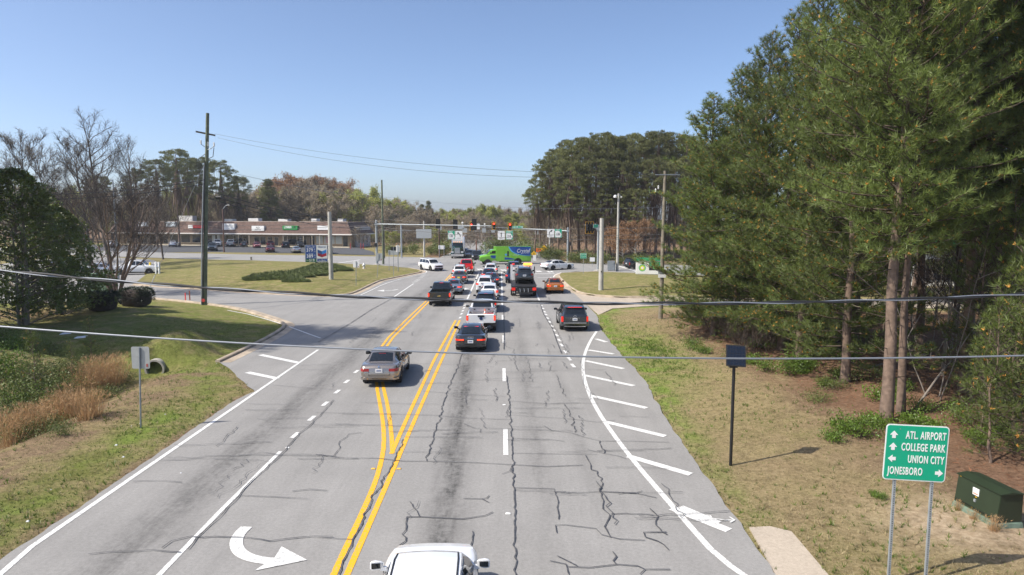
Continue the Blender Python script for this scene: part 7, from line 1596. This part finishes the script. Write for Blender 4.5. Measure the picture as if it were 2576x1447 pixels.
text('519', .62, M['signw'], f2, (mid+.12,-.275,zc-chh*.395), xs=.85, bold=.01, sp=1.15); text('Diesel', .16, M['signw'], f2, (mid-.6,-.275,zc-chh*.395))
rx0, rx1 = .06, cw/2-.04; rc = (rx0+rx1)/2; w2 = (rx1-rx0)*.42; f = MB().box(rx0,rx1,-.27,-.252,zc-chh*.27,zc+chh/2-.02).build('logo_panel', M['signw'], cs)
text('Chevron', .40, CN, f, (rc,-.275,zc+chh*.39), xs=.92, bold=.01)
def chv(z, h, col_l, col_r, up):
    d = h*.55
    MB().prism([(rc-w2,z+d),(rc,z),(rc,z-h),(rc-w2,z+d-h)][::-1], -.276, -.2705).build('chevron_bar', col_l, f); MB().prism([(rc,z),(rc+w2,z+d),(rc+w2,z+d-h),(rc,z-h)][::-1], -.278, -.2705).build('chevron_bar', col_r, f)
chv(zc+chh*.135, .55, CN, CL, 0); chv(zc-chh*.055, .48, CR2, CR_, 0)
f = MB().box(rx0,rx1,-.27,-.252,zc-chh/2+.02,zc-chh*.29).build('logo_panel', M['signw'], cs); f3 = MB().box(rx0+.06,rx1-.06,-.276,-.271,zc-chh/2+.10,zc-chh*.31).build('logo_panel', CB, cs); text('with', .13, M['signw'], f3, (rc,-.281,zc-chh*.355)); text('TECHRON', .25, M['signw'], f3, (rc,-.281,zc-chh*.42))
x, y, z0 = GH(1633, 691); k = (y*COSP + 6*SINP)/FPX
bs = thing('price_sign', 'white and green petrol price sign with sunburst emblem by the pines', 'price sign', (x, y, z0), -.12)
bw, bh = 68*k, 33*k; zc = bh/2 + .15
MB().box(-bw/2,bw/2,-.2,.2,.05,bh+.1).build('cabinet', M['signw'], bs, bevel=.02); MB().box(-bw/2-.2,bw/2+.2,-.3,.3,bh+.12,bh+.48).build('top_band', mat('band_green', (.01,.32,.14), .4), bs); MB().box(-bw/2+.1,bw/2-.1,-.15,.15,-.2,.05).build('plinth', M['conc'], bs)
f = MB().box(-bw/2+.08,-.20,-.215,-.202,.15,bh).build('logo_panel', M['white'], bs); ex, ez = -bw/4-.06, zc-.12; PG1, PG2, PY1 = mat('petal_green', (.03,.38,.16), .4), mat('petal_light', (.35,.62,.12), .4), mat('petal_yellow', (.9,.65,.02), .4)
for rr, mm, n, yy in ((.52, PG1, 18, -.2165), (.42, PG2, 18, -.219), (.28, PY1, 18, -.2215)):
    pts = [(ex + rr*(1 if i % 2 else .80)*math.cos(math.pi*i/n), ez + rr*(1 if i % 2 else .80)*math.sin(math.pi*i/n)) for i in range(2*n)]; MB().prism(pts, yy-.002, yy).build('petal_ring', mm, f)
MB().lathe([(.001,-.001),(.17,-.001),(.17,.001),(.001,.001)], 18, 0, 'y', (ex,-.2255,ez)).build('petal_ring', M['signw'], f); text('bp', .26, PG2, f, (ex+.28,-.219,bh-.22))
f = MB().box(-.08,bw/2-.1,-.215,-.202,bh*.68,bh).build('price_panel', mat('band_green2', (.02,.30,.14), .4), bs); f = MB().box(-.08,bw/2-.1,-.215,-.202,bh*.34,bh*.66).build('price_panel', M['inkb'], bs); text('3.89', .52, mat('led_green', (.05,.6,.2), .4, emit=.8, ecol=(.1,.8,.3)), f, (bw*.22,-.22,bh*.5), xs=.9)
# --- warning signs beyond the junction
def diamond(u, v, s, vb, m, label, Y):
    X, _, Z = AT(u, v, Y); t = thing('warning_sign', label, 'road sign', (X, Y, 0), 0, 'warning signs beyond the junction'); MB().tube([(0,.03,-.1),(0,.03,Z)], .035, 6).build('post', M['galv'], t)
    q = s/FPX*Y; MB().prism([(0,Z+q),(q,Z),(0,Z-q),(-q,Z)][::-1], -.012, 0).build('panel', m, t); 
    for k in (.25, 0, -.25): MB().box(-q*.35,q*.35,-.016,-.0125,Z+k*q*1.1-.03,Z+k*q*1.1+.03).build('legend', M['inkb'], t)
diamond(1368, 625.5, 9, 655, M['signy'], 'larger yellow diamond sign right of the orange board', 125); diamond(1342.5, 638.5, 7, 655, M['signy'], 'smaller yellow diamond sign behind the lime truck', 122)
X, _, Z = AT(1356.5, 629.5, 127); t = thing('warning_sign', 'plain orange roadworks board between the yellow diamonds', 'road sign', (X, 127, 0), 0, 'warning signs beyond the junction'); panel(t, 17/FPX*127, 9.5/FPX*127, M['signo'], -.02, .015, .04, z=Z); MB().tube([(0,.02,-.1),(0,.02,Z)], .04, 6).build('post', M['galvd'], t)
X, _, Z = AT(1344, 649, 120); t = thing('road_sign', 'white sign low beside the back of the lime truck', 'road sign', (X, 120, 0), 0); panel(t, 8/FPX*120, 14/FPX*120, M['signw'], -.02, .015, .04, z=Z); MB().tube([(0,.02,-.1),(0,.02,Z)], .04, 6).build('post', M['galvd'], t)
x, y, z = GH(1466.5, 689); X, _, Z = AT(1466.5, 644, y); t = thing('road_sign', 'small green CLAYTON COUNTY sign on the right island', 'road sign', (x, y, z), 0); kk = y/FPX; p = panel(t, 16*kk, 13*kk, M['signg'], -.03, .012, .04, border=M['signw'], bm=.02, z=Z-z); text('CLAYTON', .22, M['signw'], p, (0,-.04,Z-z+.14), xs=.8); text('COUNTY', .22, M['signw'], p, (0,-.04,Z-z-.14), xs=.8); MB().tube([(0,0,-.1),(0,0,Z-z+.3)], .03, 6).build('post', M['galv'], t)
X, _, Z = AT(1489.5, 653, 108); t = thing('road_sign', 'small white notice near the far bushes right of the county sign', 'road sign', (X, 108, 0), 0); panel(t, .8, .65, M['signw'], -.02, .012, .04, z=Z); MB().tube([(0,.01,-.1),(0,.01,Z)], .03, 6).build('post', M['galvd'], t)
# --- cabinet, hydrant, stakes, bollards
x, y, z = GH(1537, 682.5); k = y/FPX; t = thing('signal_cabinet', 'grey metal signal control cabinet on the right island', 'cabinet', (x, y, z), -.1); MB().box(-9.5*k,9.5*k,-.4,.4,.1,26*k).build('body', M['galvd'], t, bevel=.05); MB().box(-8*k,8*k,-.42,-.405,.2,24*k).build('door', M['galvd'], t, bevel=.01); MB().box(-10.5*k,10.5*k,-.45,.45,-.1,.1).build('plinth', M['conc'], t); MB().box(6*k,6.8*k,-.45,-.42,1.0,1.25).build('handle', M['black'], t)
x, y, z = GH(915, 676); t = thing('fire_hydrant', 'small white fire hydrant on the left grass island', 'hydrant', (x, y, z)); MB().lathe([(.17,0),(.17,.08),(.13,.1),(.13,.5),(.18,.52),(.18,.56),(.14,.62),(.05,.74),(.03,.8)], 14).build('barrel', M['white'], t, smooth=.6)
MB().tube([(-.25,0,.42),(.25,0,.42)], .07, 10).build('nozzle', M['white'], t); MB().tube([(0,-.1,.4),(0,-.24,.4)], .09, 10).build('nozzle', M['galvd'], t)
PINK = mat('stake_pink', (.75,.08,.08), .5)
for u, vb, vt, m, lb in ((466.5,757,736,PINK,'pink survey stake beside the tall wooden pole'),(477.5,755,731,mat('stake_rust', (.25,.06,.04), .6),'dark red marker stake beside the pink stake'),(632,654.5,646,M['wood'],'short wooden stub post on the island edge')):
    x, y, z, h = polebase(u, vb, vt); t = MB().hexa([(-.045,-.03,-.05),(.045,-.03,-.05),(.045,.03,-.05),(-.045,.03,-.05),(-.045,-.03,h*.94),(.045,-.03,h),(.045,.03,h),(-.045,.03,h*.94)]).build('stake', m, loc=(x, y, z)); tag(t, lb, 'stake')
    if 'stub' in lb: t.scale = (3, 3, 1)
YB = mat('bollard_yellow', (.8,.55,.01), .5)
for u, v, lb in ((366,690,'yellow guard post left of its twin at the station'),(379,689,'yellow guard post nearest the island grass')): x, y = G(u, v); t = MB().lathe([(.14,0),(.14,1.5),(.10,1.58),(.02,1.6)], 12).build('bollard', YB, smooth=.6, loc=(x, y, 0)); tag(t, lb, 'bollard', 'yellow guard posts')
for u, lb in ((393,'white guard post at the station forecourt edge'),(401,'white guard post nearest the grass bank')): x, y = G(u, 692); t = MB().lathe([(.12,0),(.12,1.7),(.08,1.78),(.02,1.8)], 12).build('bollard', M['white'], smooth=.6, loc=(x, y, 0)); tag(t, lb, 'bollard', 'white guard posts')
x, y, z = GH(238, 742); t = thing('utility_cabinet', 'pale green utility cabinet behind the clipped hedges', 'cabinet', (x, y+1, z), .1); PGN = mat('cabinet_green', (.13,.20,.12), .6, var=.08, scale=2); MB().box(-.85,1.0,-.5,.5,0,2.1).build('body', PGN, t, bevel=.03); MB().box(-.8,.95,-.53,-.505,.1,2.0).build('door', PGN, t); MB().box(1.0,1.5,-.45,.5,0,1.9).build('side_box', mat('cabinet_tan', (.3,.26,.2), .7), t)
# --- solar panel on a post
x, y, z = GH(1837, 1171); sp = thing('solar_panel', 'black tilted solar panel on a tall post on the right verge', 'solar panel', (x, y, z)); dz = y*COSP + (CAMH-2.8)*SINP; k = dz/FPX
hp = zat(1846, 915, y) - z; lx = AT(1846, 915, y)[0] - x; MB().tube([(0,0,-.2),(lx,0,hp)], .05, 12).build('post', M['black'], sp, smooth=.7)
cx, cz = AT(1850, 895, y)[0]-x, zat(1850, 895, y)-z; hw_, hl = 24*k, .34
SPM = mat('solar_cells', (.008,.012,.022), .12, spec=.7); pn = MB().box(-hw_,hw_,-hl,hl,-.02,.02).build('panel', M['black'], sp, bevel=.005); pn.location = (cx, -.02, cz+.0); pn.rotation_euler = (math.radians(62), math.radians(3), math.radians(-8))
pn.scale = (1, 1.02, 1)
for i in range(6):
    for j in range(5):
        MB().box(-hw_+.03+i*(2*hw_-.06)/6+.006, -hw_+.03+(i+1)*(2*hw_-.06)/6-.006, -hl+.03+j*(2*hl-.06)/5+.006, -hl+.03+(j+1)*(2*hl-.06)/5-.006, .0205, .025).build('cell', SPM, pn)
MB().box(lx-.16,lx+.10,-.08,.10,hp-.12,hp+.10).build('control_box', M['black'], sp, bevel=.01)
# --- green pad-mounted transformer
P0, P1, P2_ = Vector(GH(2394.5, 1272)), Vector(GH(2504, 1330)), Vector(GH(2565, 1317)); fd = (P1 - P0); fd.z = 0; tl = fd.length; fd.normalize()
tr_ = thing('transformer_box', 'dark green transformer box on a pale pad beside the road sign', 'transformer', (P0.x, P0.y, min(P0.z, P1.z)), math.atan2(fd.y, fd.x)); dp = max(.55, (P2_ - P1).length*.8)
PADG = mat('pad_green', (.15,.21,.16), .6, var=.35, scale=5); TG = mat('transformer_green', (.022,.035,.018), .45, var=.10, scale=3)
hh = (zat(2501, 1240, P1.y) - P1.z); MB().hexa([(-.04,-.04,-.15),(tl+.04,-.04,-.15),(tl+.04,dp+.04,-.15),(-.04,dp+.04,-.15),(0,0,hh*.18),(tl,0,hh*.18),(tl,dp,hh*.18),(0,dp,hh*.18)]).build('pad', PADG, tr_, bevel=.02)
bd = MB().hexa([(.02,.02,hh*.18),(tl-.02,.02,hh*.18),(tl-.02,dp-.02,hh*.18),(.02,dp-.02,hh*.18),(.02,.10,hh*.96),(tl-.02,.10,hh*.96),(tl-.02,dp-.02,hh*.96),(.02,dp-.02,hh*.96)]).build('body', TG, tr_, bevel=.012)
MB().hexa([(-.02,.06,hh*.962),(tl+.02,.06,hh*.962),(tl+.02,dp+.02,hh*.962),(-.02,dp+.02,hh*.962),(-.02,.06,hh*.985),(tl+.02,.06,hh*.985),(tl+.02,dp*.5,hh*1.03),(-.02,dp*.5,hh*1.03)]).build('lid', TG, tr_, bevel=.008)
MB().box(.04,tl-.04,.006,.03,hh*.27,hh*.275).build('door_seam', M['black'], tr_)
def ty(z): return .02 + .08*(z/hh - .18)/.78
for a, b_, c, d, m in ((.40,.54,.62,.82,M['plate']),(.42,.52,.785,.81,mat('label_red', (.6,.15,.05), .5)),(.42,.52,.66,.68,mat('label_red', (.6,.15,.05), .5))): 
    zm = hh*(c+d)/2; MB().box(tl*a,tl*b_,ty(zm)-.014-(0.004 if m is not M['plate'] else 0),ty(zm)+.02,hh*c,hh*d).build('label', m, tr_)
for a, c in ((.47,.57),(.13,.25),(.42,.25),(.8,.25),(.06,.93)): MB().box(tl*a,tl*(a+.035),ty(hh*c)-.008,ty(hh*c)+.01,hh*c,hh*(c+.02)).build('decal', mat('decal_yellow', (.75,.45,.02), .5), tr_)
MB().box(tl*.46,tl*.50,ty(hh*.46)-.03,ty(hh*.46)+.01,hh*.44,hh*.52).build('padlock', M['galv'], tr_, bevel=.005)
# --- culvert
x, y = CULV; z = hz(x, y); t = thing('culvert_pipe', 'concrete culvert mouth at the end of the ditch under the lawn', 'culvert', (x, y, z-.14), .1); MB().lathe([(.42,0),(.52,0),(.52,2.5),(.42,2.5)], 24, 0, 'y', (0,0,.42), True).build('pipe', M['conc'], t, smooth=.6); MB().lathe([(.001,.5),(.43,.5),(.43,.52),(.001,.52)], 20, 0, 'y', (0,0,.42)).build('shade_disc', M['under'], t)  # near-black disc inside the pipe is painted shade, closing off the mouth
# --- person-height odds: fallen white boards
for u, v, lb in ((205,862,'white broken board lying in the scrub'),(168,852,'smaller white board lying in the scrub')): x, y, z = GH(u, v); t = MB().hexa([(-.34,-.12,0),(.3,-.1,.05),(.32,.12,.12),(-.3,.1,.05),(-.34,-.12,.03),(.3,-.1,.08),(.32,.12,.15),(-.3,.1,.08)]).build('board', mat('board_white', (.6,.64,.7), .5), loc=(x, y, z+.25)); tag(t, lb, 'board', 'dumped boards')

# ------------------------------------------------------------------ wires
def wire(name, label, pts, r, m=None, n=5, group=None, sag=None):
    o = MB().tube(pts, r, n).build(name, m or M['cable'], smooth=.9); tag(o, label, 'power line', group); return o
def fit(px, Y, u0, u1, k=40, deg=3):       # cable seen along traced picture points, hanging Y metres away
    P = np.array([AT(u, v, Y) for u, v in px]); c = np.polyfit(P[:,0], P[:,2], deg); xs_ = np.linspace(AT(u0, 700, Y)[0], AT(u1, 700, Y)[0], k); return [(x, Y, float(np.polyval(c, x))) for x in xs_]
P = fit([(0,822),(250,841),(500,855),(1000,884),(1287,892),(1500,898),(1700,901),(1850,902),(2200,901),(2575,895)], 6.2, -5200, 7600, 120, 2)
st_ = wire('power_cable', 'bright bare steel cable crossing the whole picture in front of the near cars', P, .0085, M['steelc'], 8)
P = fit([(0,681),(220,699),(500,724),(850,744),(1150,757),(1287,760),(1500,763),(1700,763),(2000,759),(2300,751),(2575,742)], 8.2, -4200, 6800, 700, 2)
c2 = thing('power_cable', 'black twisted cable crossing the picture above the steel cable', 'power line', (0,0,0))
for s, m, r in ((0, M['cable'], .013), (math.pi, M['steelc'], .008)):
    MB().tube([(x, y +   .012*math.cos(x*4.2 + s), z + .012*math.sin(x*4.2 + s)) for x, y, z in P], r, 6).build('strand', m, c2, smooth=.9)
def span(a, b, sag, k=22): return [(a[0]+(b[0]-a[0])*t, a[1]+(b[1]-a[1])*t, a[2]+(b[2]-a[2])*t - sag*4*t*(1-t)) for t in np.linspace(0, 1, k)]
x1, y1 = POLE1[0], POLE1[1]; x2, y2 = POLE2[0] + POLE2[4], POLE2[1]
WG = 'overhead wires between the poles'
def w1(v, off=0.0): return (AT(518+off, v, y1)[0], y1, zat(518, v, y1))
def w2(v, u=1671): return AT(u, v, y2)
wire('power_line', 'thin conductor from top of the tall pole to the right utility pole', span(w1(337, 22), w2(440), .9), .011, M['cable'], 5, WG); wire('power_line', 'lower thin conductor from tall pole to the right utility pole', span(w1(347, 30), w2(443), 1.25), .011, M['cable'], 5, WG); wire('power_line', 'right-hand continuation of the conductors past the right utility pole', span(w2(441), AT(2750, 470, 44), .7), .011, M['cable'], 5, WG)
x3, y3 = POLE3[0], POLE3[1]
def w3(v): return (x3, y3, zat(964, v, y3))
wire('power_line', 'pale neutral wire sloping from the tall pole to the green-tinged pole', span(w1(420), w3(496), .5), .018, M['steelc'], 5, WG); wire('power_line', 'continuation of the pale wire towards the right utility pole', span(w3(496), AT(1690, 520, 118), 1.0), .016, M['steelc'], 5, WG)
for v, vb, lb in ((478,551,'upper black telephone cable from the tall pole to the green-tinged pole'),(488,561,'middle black telephone cable from the tall pole to the green-tinged pole'),(497,572,'lowest black telephone cable sagging towards the left mast')): wire('telephone_cable', lb, span(w1(v), w3(vb), 1.1), .03, M['cable'], 5, WG)
for v, vb, lb in ((551,572,'upper black cable continuing right across the junction'),(561,590,'middle black cable continuing right across the junction'),(572,601,'lower black cable continuing right across the junction')): wire('telephone_cable', lb, span(w3(v), AT(1662, vb, 96), .8, 30), .028, M['cable'], 5, WG)
for v, vl, lb in ((452,466,'upper black cable leaving the tall pole to the left'),(462,484,'lower black cable leaving the tall pole to the left')): wire('telephone_cable', lb, span(w1(v), AT(-420, vl, 40), .9), .028, M['cable'], 5, WG)
a = (b1[0], b1[1], zat(948, 580, b1[1])); b_ = (b2[0], b2[1], zat(1428, 581, b2[1])); wire('span_wire', 'span wire carrying the lane signs between the two masts', span((AT(948, 577, YS)[0], YS, AT(948, 579, YS)[2]), (AT(1428, 577, YS)[0], YS, AT(1428, 576, YS)[2]), .25), .02, M['galvd'], 5)
wire('telephone_cable', 'black cable across the front of the shop roof', span(AT(300, 578, 150), w3(566), .4), .03, M['cable'], 5, WG); wire('telephone_cable', 'second black cable across the front of the shop roof', span(AT(300, 569, 150), w3(556), .4), .03, M['cable'], 5, WG)
# lettering becomes plain mesh
bpy.context.view_layer.update(); DG_ = bpy.context.evaluated_depsgraph_get()
for o in [o for o in COL.objects if o.type == 'FONT']:
    me = bpy.data.meshes.new_from_object(o.evaluated_get(DG_)); n = link(o.name, me, o.parent, o.location, o.rotation_euler); n.scale = o.scale; nm = o.name
    bpy.data.objects.remove(o); n.name = nm
# ------------------------------------------------------------------ thin spring haze
hm = bpy.data.materials.new('haze_air'); hm.use_nodes = True; hn = hm.node_tree.nodes; hn.clear()
pv = hn.new('ShaderNodeVolumePrincipled'); pv.inputs['Color'].default_value = (.82,.88,.96,1); pv.inputs['Density'].default_value = .00028; pv.inputs['Anisotropy'].default_value = .2
ho = hn.new('ShaderNodeOutputMaterial'); hm.node_tree.links.new(pv.outputs[0], ho.inputs['Volume'])
tag(MB().box(-6000, 6000, -6000, 6000, -3, 36).build('haze', hm), 'thin pale haze over the whole place', None, None, 'stuff')
